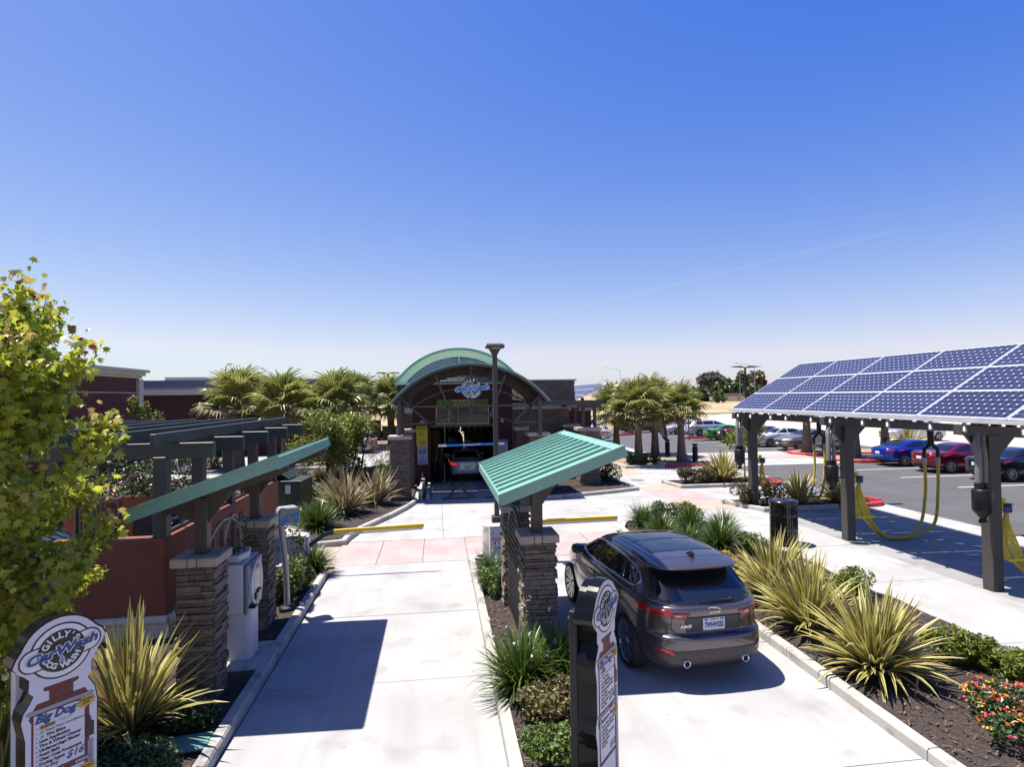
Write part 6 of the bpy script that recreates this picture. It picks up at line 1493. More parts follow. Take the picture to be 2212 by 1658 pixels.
for i, (x, y, h) in enumerate(((-6.6, 30.0, .95), (-5.9, 30.9, .95), (-5.0, 30.3, .9), (-4.3, 29.6, .8), (-2.3, 53.5, 1.2))):
    strap(('leftmost dry grass tuft behind the utility cabinet', 'second dry grass tuft behind the utility cabinet', 'dry grass tuft under the small tree', 'dry grass tuft right of the small tree trunk', 'pale grey green tuft beside the far utility boxes')[i], x, y, h, 260, .9, TUFT if i < 4 else GREYG, 20+i, name='grass_tuft', grp='dry grass tufts')
# shrubs
shrub('glossy low shrub spilling below the left striped flax', -3.4, 7.0, .75, .6, .42, 1500, .03, LEAFD, 1)
shrub('dark low shrub around the maple trunk', -4.9, 7.6, .8, .8, .6, 1300, .035, LEAFD, 90)
shrub('glossy low shrub at the left kerb under the flax', -3.1, 7.95, .35, .5, .35, 700, .03, LEAFD, 2)
shrub('bright laurel like bush behind the pay kiosk at the kerb', -3.05, 12.75, .42, .75, .85, 1100, .05, LEAF, 3)
shrub('reddish green shrub behind the island strap clumps', 1.35, 7.42, .56, .52, .46, 1700, .03, mk('leaf_reddish', (.055, .085, .018), .45, var=.3, scale=4, island=.85, base2=(.21, .15, .05), transl=.2), 4)
shrub('low reddish green shrub at the front of the centre island', 1.33, 6.6, .55, .48, .40, 1500, .03, LEAF, 5)
shrub('leafy shrub beside the lattice trellis on the lane side', 1.08, 12.4, .26, .75, .55, 1000, .03, LEAF, 6)
shrub('rounded green shrub behind the trash can end of the planter', 8.05, 14.2, .55, .55, .55, 900, .035, LEAF, 7)
shrub('green shrub behind the second striped flax by the walk', 8.25, 11.0, .5, .6, .55, 900, .035, LEAFY, 8)
shrub('rounded bright green shrub right of the nearest flax', 7.7, 8.1, .52, .5, .58, 1500, .035, LEAFY, 9)
shrub('green shrub at the right picture edge above the lantana', 8.15, 7.35, .5, .45, .5, 1200, .035, LEAFY, 10)
shrub('grey green ground cover beside the walk at the right edge', 8.5, 7.9, .45, .3, .2, 500, .03, GREYG, 11)
LANT = (120, [mk('lantana_red', (.55, .03, .05), .6), mk('lantana_orange', (.70, .18, .02), .6), mk('lantana_yellow', (.75, .42, .03), .6), mk('lantana_pink', (.6, .06, .12), .6)], .032, 9)
shrub('lantana covered in red and orange flowers at the right picture edge', 6.95, 6.45, .80, .62, .48, 1500, .032, LEAFD, 12, name='flowering_shrub', grp='lantanas', flower=LANT)
shrub('lantana with orange flowers beside the SUV and third flax', 6.6, 13.2, .55, .8, .4, 700, .035, LEAF, 13, name='flowering_shrub', grp='lantanas', flower=(80, LANT[1], .035, 8))
shrub('round clipped shrub left of the two at the planter tip', 7.1, 18.2, .5, .5, .75, 900, .04, LEAF, 14)
shrub('round clipped yellow green shrub right of the two at the planter tip', 7.85, 17.9, .5, .5, .75, 900, .04, LEAFY, 15)
for i, (x, y) in enumerate(((11.3, 25.8), (12.1, 25.6), (12.7, 25.9))):
    shrub(('leftmost', 'middle', 'rightmost')[i]+' red brown shrub in the island before the palms', x, y, .62, .5, .8, 900, .045, LEAFO, 16+i, grp='red brown shrubs')
shrub('olive shrub at the foot of the farthest canopy post, left', 11.35, 20.5, .65, .5, .85, 800, .045, LEAFO, 20)
shrub('olive shrub at the foot of the farthest canopy post, right', 12.3, 20.4, .6, .5, .9, 800, .045, LEAFO, 21)
shrub('low green ground cover in the vacuum island by the red kerb', 15.3, 20.6, .7, .4, .18, 600, .03, LEAF, 22)
shrub('low green ground cover in the shrub island by the blue marking', 14.6, 25.9, .8, .5, .2, 600, .035, LEAF, 23)
shrub('round green shrub beside the utility cabinet, near one', -5.0, 23.3, .7, .6, .8, 900, .045, LEAF, 24)
shrub('round green shrub beside the bronze flax, far one', -4.2, 24.6, .7, .6, .85, 900, .045, LEAFY, 25)
shrub('pinkish low shrub behind the round green shrubs', -5.2, 26.2, .8, .6, .5, 600, .04, mk('leaf_plum', (.10, .05, .05), .6, var=.3, island=.8, base2=(.26, .14, .13)), 26)
shrub('bright clipped ball shrub behind the bronze flax', -2.85, 30.5, .55, .55, .95, 900, .04, LEAFY, 27)
shrub('brushy grey brown bush left of the entrance pillar', -3.1, 33.8, 1.3, .9, 2.0, 1500, .05, mk('leaf_brush', (.07, .06, .035), .7, var=.3, island=.8, base2=(.17, .15, .085)), 28, asp=.2)
shrub('dark leafy shrub between the small trees', -4.6, 31.6, .8, .7, 1.3, 900, .06, LEAFD, 29)
shrub('round dark shrub at the corner of the building planter', 8.0, 27.2, .6, .55, 1.0, 900, .045, LEAFD, 30)
for i, (x, y) in enumerate(((11.2, 33.4), (11.9, 33.1), (12.5, 33.1))):
    shrub(('left', 'middle', 'right')[i]+' small round shrub under the front palm', x, y, .38, .38, .62, 400, .05, LEAFD, 31+i, z=.12, grp='round shrubs under the palm')
for i, (x, y) in enumerate(((-14.6, 37.4), (-13.8, 37.8), (-15.6, 38.4), (-13.2, 36.9), (-16.8, 38.0), (-17.8, 39.2))):
    shrub(('first', 'second', 'third', 'fourth', 'fifth', 'sixth')[i]+' rounded olive shrub in the drive bed seen under the pergola', x, y, .75, .7, .8, 500, .06, LEAFO, 40+i, grp='rounded drive shrubs')
PURP = [mk('flower_purple', (.28, .05, .40), .6), mk('flower_lilac', (.42, .30, .62), .6), mk('flower_rose', (.55, .08, .22), .6)]
for i, (x, y, rx, ry) in enumerate(((-9.6, 40.2, 1.6, 1.2), (-7.4, 41.6, 1.1, 1.5), (-13.9, 35.9, .9, .4), (-12.4, 34.2, .0, .0))):
    if rx: shrub(('purple flower carpet in the drive bed behind the canopy', 'purple and rose flower carpet beyond the small trees', 'lilac flower patch seen under the pergola beams')[i], x, y, rx, ry, .35, 600, .06, LEAF, 60+i, name='flower_patch', cat='flowers', grp='purple flower patches', flower=(500, PURP if i < 2 else [PURP[1]], .07, 4))
shrub('pink flowering bush behind the red wall under the maple', -10.2, 20.5, 1.5, 1.0, 1.7, 1500, .07, LEAF, 70, name='flowering_shrub', cat='shrub', flower=(160, [mk('flower_pink', (.60, .20, .42), .6)], .09, 6))
for i, (x, y) in enumerate(((27.2, 37.3), (28.0, 36.8), (27.4, 33.3), (28.2, 33.0))):
    shrub(('blue grey agave like tuft left', 'blue grey agave like tuft right', 'grey tuft left', 'grey tuft right')[i]+' of the '+('beige sedan palm', 'beige sedan palm', 'near palm', 'near palm')[i], x, y, .45, .4, .4, 200, .10, GREYG, 80+i, z=.15, grp='grey tufts', asp=.25)
# creeper draped over the left gate cabinet
t = thing('creeper', 'creeper trailing over the left gate cabinet with pale pink blooms', 'vine', (-3.45, 14.4, .1))
mb = MB(); vine(mb, [(-.7, .5, .2), (-.5, .4, 1.1), (-.25, .1, 1.25), (0, -.08, 1.05), (.22, -.15, .9), (.28, -.18, .65)], 260, random.Random(3), .05, .13); mb.build('foliage', LEAFY, t, kind='stuff')
mb = MB(); vine(mb, [(-.3, .5, 1.3), (0, .6, 1.3)], 30, random.Random(4), .05, .16); mb.build('flowers', mk('bloom_pale', (.62, .42, .42), .6), t, kind='stuff')

# ------------------------------------------------------------ palms
def frond_mesh(seed, segs=26, dead=False):
    r_ = random.Random(seed); mb = MB()
    mb.tube([(0, 0, 0), (.30, 0, .015), (.62, 0, 0)], [.022, .014, .008], 5, 1)
    for k in range(segs):
        u = (k+.5)/segs*2-1; a = u*R(112); L = (.68-.16*abs(u)**1.5)*r_.uniform(.9, 1.08)
        d = Vector((math.cos(a), math.sin(a), 0)); s = Vector((-math.sin(a), math.cos(a), 0)); p0 = Vector((.58, 0, 0))
        V = []; W = (.010, .034, .030, .004)
        for i, f in enumerate((0, .38, .74, 1.0)):
            p = p0+d*L*f; p.z += .08*f*(1-abs(u))-(.02+.13*f)*f*f*(1.3 if i == 3 else .6)*r_.uniform(.5, 1.6)-.06*abs(u)*f
            V += [p-s*W[i]+Vector((0, 0, .010)), p-Vector((0, 0, .008)), p+s*W[i]+Vector((0, 0, .010))]
        F = []
        for i in range(3): F += [(i*3, i*3+1, i*3+4, i*3+3), (i*3+1, i*3+2, i*3+5, i*3+4)]
        mb.add(V, F, 0, None, False)
    return mb
FRG = mk('frond_green', (.11, .15, .025), .36, var=.25, scale=3, objr=.45, island=.4, base2=(.44, .44, .13), transl=.35, spec=.5)
FRD = mk('frond_dry', (.24, .18, .09), .7, var=.25, objr=.4, base2=(.36, .28, .15))
FRM = [frond_mesh(s).mesh('frond', [FRG, mk('petiole', (.18, .17, .05), .5)]) for s in (1, 2, 3)]
def palm(label, x, y, hz, crown=1.9, n=30, seed=0, r0=.27, z=.1, grp='fan palms', boots=14):
    t = thing('fan_palm', label, 'palm tree', (x, y, z), 0, grp); r_ = random.Random(seed+300); n = int(n*.85)
    pr = [(0, 0, -.1), (0, 0, hz*.25), (0, 0, hz*.55), (0, 0, hz*.8), (0, 0, hz)]
    mb = MB(); mb.tube(pr, [r0*1.15, r0*.92, r0*.72, r0*.66, r0*.6], 16); tr = mb.build('trunk', PBARK, t)
    mb = MB()
    for k in range(boots):
        a = r_.uniform(0, 6.28); zz = hz*r_.uniform(.72, 1.02); d = Vector((math.cos(a), math.sin(a), 0))
        mb.tube([d*r0*.55+Vector((0, 0, zz-.12)), d*r0*.95+Vector((0, 0, zz+.02)), d*r0*1.25+Vector((0, 0, zz+r_.uniform(-.15, .16)))], [.06, .045, .03], 5)
    mb.build('leaf_bases', mk('boot', (.20, .11, .06), .9, var=.3), tr)
    for k in range(n):
        f = k/(n-1); el = R(85-f*116+r_.uniform(-9, 9)); az = k*2.39996+r_.uniform(-.25, .25); s = crown*(r_.uniform(.88, 1.08))*(1.0 if f < .8 else .85)
        o = link('frond', FRM[k % 3], t); o.matrix_local = Matrix.Translation((0, 0, hz+.12*(1-f))) @ Matrix.Rotation(az, 4, 'Z') @ Matrix.Rotation(-el, 4, 'Y') @ Matrix.Rotation(r_.uniform(-.25, .25), 4, 'X') @ Matrix.Scale(s, 4)
        if f > .72 and r_.random() < .25: o.material_slots[0].link = 'OBJECT'; o.material_slots[0].material = FRD
palm('front left fan palm of the palm island by the entry walk', 11.95, 34.05, 2.95, 1.85, 32, 1)
palm('back right fan palm of the palm island behind the flag', 14.6, 38.3, 3.3, 1.75, 28, 2)
palm('front right fan palm of the palm island beside the black bollard', 14.65, 34.1, 3.0, 1.5, 28, 3)
palm('back left fan palm of the palm island by the stone pillar', 12.1, 38.9, 2.75, 1.85, 30, 4)
palm('fan palm on the red island before the beige silver sedan', 25.0, 37.3, 3.1, 1.5, 26, 5, .34)
palm('fan palm on the red island beside the near canopy post', 25.75, 33.7, 3.1, 1.5, 26, 6, .36)
palm('fan palm behind the bright blue sedan on the dirt edge', 31.0, 37.5, 3.0, 1.5, 24, 7, .3)
palm('big fan palm left of the others before the shopping block', -12.1, 38.0, 3.55, 2.15, 34, 8, .34)
palm('fan palm behind the end of the pergola', -8.85, 36.0, 3.3, 2.0, 30, 9, .30)
palm('fan palm behind the small leafy trees', -5.95, 35.4, 3.4, 2.0, 32, 10, .34)
palm('fan palm beside the left end of the green arch', -4.0, 53, 3.4, 2.3, 30, 11, .35)
palm('far fan palm between the small trees and the arch', -6.8, 50.5, 3.7, 2.2, 28, 12, .32)
palm('distant fan palm left of the light pole', -11.0, 58, 3.6, 2.2, 26, 13, .32)

# ------------------------------------------------------------ trees
def small_tree(label, x, y, h, r_c, n, leaf, mat, seed, name='small_tree', trunks=2, z=.1, base=.35, grp=None, stake=False, lumps=11):
    t = thing(name, label, 'tree', (x, y, z), 0, grp); r_ = random.Random(seed)
    mb = MB(); ends = []
    for k in range(trunks):
        a = r_.uniform(0, 6.28); tp = Vector((math.cos(a)*r_c*.25, math.sin(a)*r_c*.25, h*.55))
        mb.tube([(math.cos(a)*.05, math.sin(a)*.05, -.1), (tp.x*.4, tp.y*.4, h*.3), tp, (tp.x*1.4, tp.y*1.4, h*.85)], [.03*h/2.5+.01, .025*h/2.5+.01, .02, .006], 7); ends.append(tp)
    L = []
    for k in range(lumps):
        a = r_.uniform(0, 6.28); rr = r_c*math.sqrt(r_.random())*.8; c = Vector((rr*math.cos(a), rr*math.sin(a), h*r_.uniform(base, .92))); s = r_.uniform(.28, .45)*r_c*(1.15-.5*abs(c.z/h-.6)); L.append((c, s))
        e = ends[k % len(ends)]; mb.tube([e*.8, e.lerp(c, .5)+Vector((0, 0, .05)), c], [.016, .010, .004], 5)
    mb.build('trunk', BARK, t)
    mb = MB()
    for k in range(n):
        c, s = r_.choice(L); d = Vector((r_.gauss(0, 1), r_.gauss(0, 1), r_.gauss(0, 1))).normalized()*(r_.uniform(.25, 1.15)**.6)*s
        d.z *= .85; leaf_quad(mb, c+d, leaf*r_.uniform(.6, 1.3), r_, 0, .4, .55)
    mb.build('crown', mat, t, kind='stuff')
    if stake:
        for s in (-.45, .45): mb = MB(); mb.tube([(s, 0, 0), (s, 0, 1.9)], .03, 6); mb.build('stake', BARK, t)
    return t
LEAFM = mk('leaf_mid', (.085, .135, .018), .4, var=.25, scale=4, island=.8, base2=(.30, .34, .06), transl=.35, spec=.5)
small_tree('small leafy tree beyond the canopy tip, left of the pair', -5.4, 29.6, 3.5, 1.7, 5200, .08, LEAFM, 1, grp='small leafy trees')
small_tree('small leafy tree beside the grey bush, right of the pair', -4.1, 32.2, 3.25, 1.55, 4500, .08, LEAFM, 2, grp='small leafy trees', base=.4)
small_tree('young staked tree with yellow green leaves behind the farthest canopy post', 15.0, 27.3, 2.75, 1.0, 1500, .07, LEAFY, 3, trunks=1, base=.55, stake=True)
small_tree('thin young tree in the far kerbed island', 22.6, 50.8, 4.2, 1.0, 500, .09, LEAFY, 4, trunks=1, base=.5)
small_tree('dark leafy tree in the yard behind the red wall', -8.6, 18.9, 2.6, 1.6, 3500, .06, LEAFD, 5, base=.4)
small_tree('young tree before the red shopping block', -17.5, 38.0, 4.6, 1.1, 1200, .09, LEAFY, 6, base=.45, trunks=1)
small_tree('slim young shoot poking above the pergola', -13.5, 22.5, 3.7, .35, 150, .08, LEAFY, 7, base=.8, trunks=1, lumps=3)
# maple in the left foreground
def maple():
    r_ = random.Random(42); X, Y = -4.72, 6.75
    t = thing('maple_tree', 'young maple with bright backlit leaves and reddish tips at the left edge', 'tree', (X, Y, .08)); t.scale = (1.08, 1.08, 1.05)
    mb = MB(); mb.tube([(0, 0, -.1), (.02, .0, 1.0), (.04, .02, 2.2), (0, 0, 3.6), (-.05, 0, 4.9)], [.06, .05, .04, .025, .008], 9); mb.build('trunk', mk('maple_bark', (.10, .075, .06), .8, var=.2), t)
    limbs = []; mb = MB()
    for k in range(40):
        z0 = .95+3.4*(k/40)+r_.uniform(-.1, .1); az = k*2.4+r_.uniform(-.4, .4); L = (1.02-.60*max(0, (z0-2.6)/2.2))*r_.uniform(.75, 1.1)
        if z0 < 2.0: L *= .95
        d = Vector((math.cos(az), math.sin(az), 0)); rise = r_.uniform(.55, 1.25)*(.7+.5*(z0 > 2.8))
        p0 = Vector((.03, .01, z0)); p1 = p0+d*L*.45+Vector((0, 0, L*.35*rise)); p2 = p0+d*L*.8+Vector((0, 0, L*rise*.85)); p3 = p0+d*L*.95+Vector((0, 0, L*rise*1.2))
        mb.tube([p0, p1, p2, p3], [.018, .013, .008, .003], 5); limbs.append([p0, p1, p2, p3])
        for j in range(2):
            q = p1.lerp(p2, r_.random()); dd = Vector((r_.uniform(-1, 1), r_.uniform(-1, 1), r_.uniform(.3, 1))).normalized()*L*.4; mb.tube([q, q+dd*.6, q+dd], [.008, .005, .002], 4); limbs.append([q, q+dd*.35, q+dd*.7, q+dd])
    for k in range(4):
        a = k*1.6; p0 = Vector((0, 0, 3.5)); d = Vector((math.cos(a)*.25, math.sin(a)*.25, 0)); P = [p0, p0+d+Vector((0, 0, .6)), p0+d*1.4+Vector((0, 0, 1.2)), p0+d*1.5+Vector((0, 0, r_.uniform(1.55, 1.9)))]; mb.tube(P, [.014, .01, .007, .003], 5); limbs.append(P)
    mb.build('limbs', MATS['maple_bark'], t)
    pol = [(0, 1.0), (10, .62), (20, .55), (38, .92), (50, .52), (66, .50), (92, .68), (112, .36), (150, .30)]
    pts = [(math.sin(R(a))*r, math.cos(R(a))*r) for a, r in pol]+[(0, -.22)]+[(-math.sin(R(a))*r, math.cos(R(a))*r) for a, r in pol[:0:-1]]
    V0 = [(0, .1, 0)]+[(p[0], p[1], -.22*abs(p[0])-.10*max(0, p[1])**2) for p in pts]; n = len(pts); F0 = [(0, (i+1) % n+1, i+1) for i in range(n)]
    LM = [mk('maple_leaf', (.27, .33, .02), .42, var=.2, scale=6, island=.7, objr=.5, base2=(.58, .60, .08), transl=.55), mk('maple_leaf_dark', (.10, .17, .014), .42, var=.2, scale=6, island=.7, objr=.4, base2=(.24, .31, .035), transl=.5), mk('maple_leaf_tip', (.44, .25, .10), .45, var=.3, scale=6, island=.6, objr=.6, base2=(.56, .46, .13), transl=.45), mk('maple_leaf_red', (.14, .03, .025), .45, var=.2, transl=.3)]
    lv = []
    for P in limbs:
        L = sum((P[i+1]-P[i]).length for i in range(3)); m = int(L*150)+12
        for k in range(m):
            u = r_.uniform(.18, 1.03)*3; i = min(2, int(u)); p = P[i].lerp(P[i+1], u-i)+Vector((r_.gauss(0, .085), r_.gauss(0, .085), r_.gauss(-.02, .07)))
            tip = u > 2.72 and p.z > 2.0; mi = 3 if (tip and r_.random() < .10) else 2 if (tip and r_.random() < .5) else (1 if r_.random() < .2 else 0)
            s = r_.uniform(.055, .092)*(.75 if tip else 1); tilt = r_.gauss(1.0, .35); az = r_.uniform(0, 6.28)
            M = Matrix.Translation(p) @ Matrix.Rotation(az, 4, 'Z') @ Matrix.Rotation(-tilt, 4, 'X') @ Matrix.Rotation(r_.gauss(0, .3), 4, 'Y') @ Matrix.Scale(s, 4)
            lv.append((p, mi, M))
    lv.sort(key=lambda q: (q[0]+Vector((X, Y, 0))-Vector((0, 0, 4.2))).length)
    me = {}
    for i in range(4): mb = MB(); mb.add(V0, F0); me[i] = mb.mesh('leaf', LM[i])
    for p, mi, M in lv[:300]: o = link('leaf', me[mi], t); o.matrix_local = M
    mb = MB()
    for p, mi, M in lv[300:]: mb.add(V0, F0, mi, M)
    mb.build('crown', LM, t, kind='stuff')
maple()
# ------------------------------------------------------------ person, flag, bollards, poles, far background
def person():
    t = thing('person', 'person in dark shirt and trousers leaning towards the silver sedan in the tunnel', 'person', (.10, 29.6, 0), R(-62))
    J = {'pel': (0, 0, .92, .13), 'wai': (0, .02, 1.08, .125), 'che': (0, .06, 1.30, .145), 'sho': (0, .08, 1.44, .10), 'nek': (0, .10, 1.52, .055), 'hed': (0, .14, 1.62, .085), 'top': (0, .15, 1.72, .07)}
    for s, nm in ((1, 'R'), (-1, 'L')):
        J.update({nm+'hip': (s*.095, 0, .88, .095), nm+'kne': (s*.11, .03, .48, .065), nm+'ank': (s*.11, -.02, .09, .045), nm+'toe': (s*.12, .16, .04, .035), nm+'shl': (s*.18, .08, 1.42, .065), nm+'elb': (s*.24, .20, 1.20, .045), nm+'wri': (s*.16, .42, 1.30, .032), nm+'pal': (s*.14, .50, 1.33, .034)})
    E = [('pel', 'wai'), ('wai', 'che'), ('che', 'sho'), ('sho', 'nek'), ('nek', 'hed'), ('hed', 'top')]
    for nm in 'RL': E += [('pel', nm+'hip'), (nm+'hip', nm+'kne'), (nm+'kne', nm+'ank'), (nm+'ank', nm+'toe'), ('sho', nm+'shl'), (nm+'shl', nm+'elb'), (nm+'elb', nm+'wri'), (nm+'wri', nm+'pal')]
    for s, nm in ((1, 'R'), (-1, 'L')):
        for k in range(4):
            f = nm+'f%d' % k; b = J[nm+'pal']; J[f] = (b[0]+(k-1.5)*.022, b[1]+.06, b[2]-.005, .009); J[f+'t'] = (b[0]+(k-1.5)*.022, b[1]+.10-.01*abs(k-1.5), b[2]-.035, .008); E += [(nm+'pal', f), (f, f+'t')]
        b = J[nm+'pal']; J[nm+'th'] = (b[0]-s*.05, b[1]+.03, b[2]+.01, .010); J[nm+'tt'] = (b[0]-s*.055, b[1]+.07, b[2]-.005, .009); E += [(nm+'pal', nm+'th'), (nm+'th', nm+'tt')]
    names = list(J); me = bpy.data.meshes.new('body'); me.from_pydata([J[n][:3] for n in names], [(names.index(a), names.index(b)) for a, b in E], [])
    o = bpy.data.objects.new('tmp', me); COL.objects.link(o)
    o.modifiers.new('s', 'SKIN'); ss = o.modifiers.new('u', 'SUBSURF'); ss.levels = 2; ss.render_levels = 2
    for i, n in enumerate(names):
        sv = me.skin_vertices[0].data[i]; sv.radius = (J[n][3], J[n][3]*(.8 if n in ('che', 'wai', 'pel') else 1)); sv.use_root = n == 'pel'
    dg = bpy.context.evaluated_depsgraph_get(); bm_ = bpy.data.meshes.new_from_object(o.evaluated_get(dg)); bpy.data.objects.remove(o)
    for m in (mk('skin', (.30, .17, .11), .6), mk('shirt_dark', (.03, .03, .045), .8), mk('trousers_dark', (.02, .022, .028), .8), mk('shoe_grey', (.14, .16, .20), .7)): bm_.materials.append(m)
    for p in bm_.polygons:
        c = p.center; p.use_smooth = True
        p.material_index = 3 if c.z < .10 else 2 if c.z < .96 else 1 if (c.z < 1.5 and c.y < .27) else 0
    link('body', bm_, t)
    mb = MB(); mb.lathe([(.05, .0), (.085, .03), (.098, .09), (.085, .15), (.03, .185)], 16, 0, (0, .13, 1.61)); mb.build('hair', mk('hair_dark', (.02, .015, .012), .7), t)
    mb = MB(); mb.box((0, .235, 1.635), (.022, .04, .045)); mb.build('nose', MATS['skin'], t, bevel=.01)
    for s in (-1, 1): mb = MB(); mb.beam((s*.06, .215, 1.66), (s*.02, .228, 1.66), .012, .01); mb.build('eye', BLKP, t); mb = MB(); mb.box((s*.085, .13, 1.63), (.015, .03, .05)); mb.build('ear', MATS['skin'], t, bevel=.005)
    mb = MB(); mb.box((0, .222, 1.585), (.05, .012, .012)); mb.build('mouth', mk('lips', (.25, .09, .07), .6), t)
    mb = MB(); mb.tube([(-.19, -.02, 1.40), (-.16, -.09, 1.2), (-.13, -.10, 1.0)], .012, 6); mb.build('shirt_stripe', WHITE, t)
person()
# feather flag
t = thing('feather_flag', 'purple feather flag with white lettering among the palms', 'flag', (15.45, 38.2, .1), R(-8))
mb = MB(); mb.tube([(.05, 0, 0), (.03, 0, 1.2), (-.25, 0, 2.6), (-.62, 0, 3.15), (-.9, 0, 3.2)], .018, 6); mb.build('pole', GREY, t)
fp = [(.02, .75), (-.30, 1.10), (-.62, 1.7), (-.75, 2.4), (-.78, 3.1), (-.60, 3.13), (-.25, 2.6), (-.08, 1.9)]
mb = MB(); n = len(fp); mb.prism(fp, -.006, .006, 0, FACE); mb.build('cloth', mk('flag_purple', (.06, .035, .14), .7), t)
mb = MB(); put_text(mb, 'DOG WASH', -.40, -.0075, 2.05, .30, 0, 0, .004, R(98)); mb.build('lettering', WHITE, t)
BOL = (('black bollard light at the corner of the palm island', 15.45, 33.95), ('black bollard light behind the purple flag', 15.25, 37.75), ('black bollard light before the beige silver sedan', 27.0, 38.3), ('black bollard light left of the bright blue sedan', 27.3, 33.0), ('black bollard light before the silver grey wagon', 35.6, 40.6), ('black bollard light at the far right behind the canopy gusset', 33.5, 31.4))
for lab, x, y in BOL:
    t = thing('bollard_light', lab, 'bollard', (x, y, .12), 0, 'black bollard lights'); s = 1.0 if x < 20 else 1.15
    mb = MB(); mb.lathe([(.16*s, 0), (.16*s, .86*s), (.15*s, .88*s)], 18); mb.build('post', BLKM, t)
    mb = MB(); mb.lathe([(.11*s, .88*s), (.11*s, .96*s)], 14); mb.build('lamp', mk('bollard_lens', (.12, .12, .12), .3), t); mb = MB(); mb.lathe([(.17*s, .96*s), (.17*s, 1.03*s), (.12*s, 1.06*s)], 18); mb.build('cap', BLKM, t)
t = thing('hose_reel_post', 'grey steel post with yellow base beside the outer stone pillar', 'post', (8.3, 30.6, 0))
mb = MB(); mb.tube([(0, 0, 0), (0, 0, 3.1)], .06, 10); mb.build('pole', GREY, t); mb = MB(); mb.lathe([(.09, .9), (.09, 1.5)], 12); mb.build('sleeve', YEL, t)
t = tagged(MB().lathe([(.33, 0), (.33, .012), (.30, .014)], 24).build('manhole_cover', mk('iron', (.20, .19, .18), .7), None, (9.69, 27.9, 0)), 'round iron manhole cover in the entry walk', 'manhole')
t = thing('drive_menu_board', 'small dark drive menu board on a post beyond the pergola', 'sign', (-15.3, 37.4, .1), R(30))
mb = MB(); mb.bb(-.06, .06, -.06, .06, 0, .9); mb.build('post', BROWN, t); mb = MB(); mb.bb(-.6, .1, -.1, .1, .85, 1.7); mb.build('cabinet', CREAM, t, bevel=.02); mb = MB(); mb.bb(.11, .6, -.1, .1, .9, 1.7); mb.build('screen', BROWN, t, bevel=.02)
t = thing('drive_menu_board', 'second dark drive menu board farther along the drive', 'sign', (-14.2, 41.5, .1), R(30))
mb = MB(); mb.bb(-.06, .06, -.06, .06, 0, .9); mb.build('post', BROWN, t); mb = MB(); mb.bb(-.4, .4, -.1, .1, .85, 1.6); mb.build('cabinet', BROWN, t, bevel=.02)
for i, (x, y, w, h) in enumerate(((-6.2, 58.5, .75, 1.9), (-4.6, 58.8, .7, 1.3))):
    t = thing('utility_box', ('tall', 'low')[i]+' dark green utility box behind the entrance pillar', 'utility box', (x, y, .1), 0, 'far utility boxes')
    mb = MB(); mb.bb(-w, w, -.5, .5, 0, h); mb.build('case', DGREEN, t, bevel=.03); mb = MB(); mb.bb(-w-.05, w+.05, -.55, .55, h, h+.06); mb.build('lid', DGREEN, t)
    mb = MB(); mb.bb(-.01, .01, -.505, -.5, .1, h-.1); mb.build('door_seam', BLKM, t)
def light_pole(label, x, y, h, twin=True, dark=True, arm=1.1, yaw=0.0):
    t = thing('light_pole', label, 'street light', (x, y, 0), yaw, 'light poles'); m = BLKM if dark else GREY
    mb = MB(); mb.tube([(0, 0, 0), (0, 0, h)], [.13 if dark else .10, .10 if dark else .06], 8); mb.build('pole', m, t)
    for s in ((-1, 1) if twin else (1,)):
        if twin: mb = MB(); mb.beam((s*.1, 0, h), (s*.5, 0, h+.05), .12, .12); mb.build('arm', m, t); mb = MB(); mb.prism([(s*.45, h-.02), (s*1.5, h+.04), (s*1.5, h+.12), (s*.45, h+.16)], -.2, .2, 0, FACE); mb.build('lamp_head', m, t)
        else: mb = MB(); mb.tube([(0, 0, h-.3), (s*arm*.4, 0, h+.5), (s*arm, 0, h+.85)], [.06, .05, .04], 6); mb.build('arm', m, t); mb = MB(); mb.beam((s*arm*.95, 0, h+.85), (s*(arm+.8), 0, h+.87), .25, .12); mb.build('lamp_head', m, t)
light_pole('dark twin headed light pole left of the green vault', -6.45, 80, 7.5, True)
light_pole('dark twin headed light pole behind the tall trees at right', 33.2, 60, 7.0, True)
light_pole('thin grey street light left of the dark twin headed pole', 70, 129, 9.5, False, False, 4.5, R(-10))
light_pole('thin grey street light right of the dark twin headed pole', 80, 140, 11.0, False, False, -5, R(-10))
light_pole('thin grey street light nearest the solar panels', 118, 186, 11, False, False, 5, R(-10))
light_pole('far street light with long arm right of the cell tower', 64, 200, 13, False, False, -6)
light_pole('curved street light above the left palms', -32, 120, 9.5, False, False, -2.2)
light_pole('thin light pole above the pergola palms', -35.5, 105, 9.5, False, True, .3)
t = thing('cell_tower', 'distant lattice cell tower with antenna panels on the skyline', 'tower', (191, 480, 0))
mb = MB(); mb.tube([(0, 0, 0), (0, 0, 19)], [.5, .25], 6); mb.build('mast', GREY, t)
for z in (18, 14.5, 11): mb = MB(); [mb.bb(x-.3, x+.3, -.3, .3, z-1, z+1) for x in (-2, -1, 0, 1, 2)]; mb.bb(-2.2, 2.2, -.1, .1, z-.1, z+.1); mb.build('antenna_array', WPNT, t)
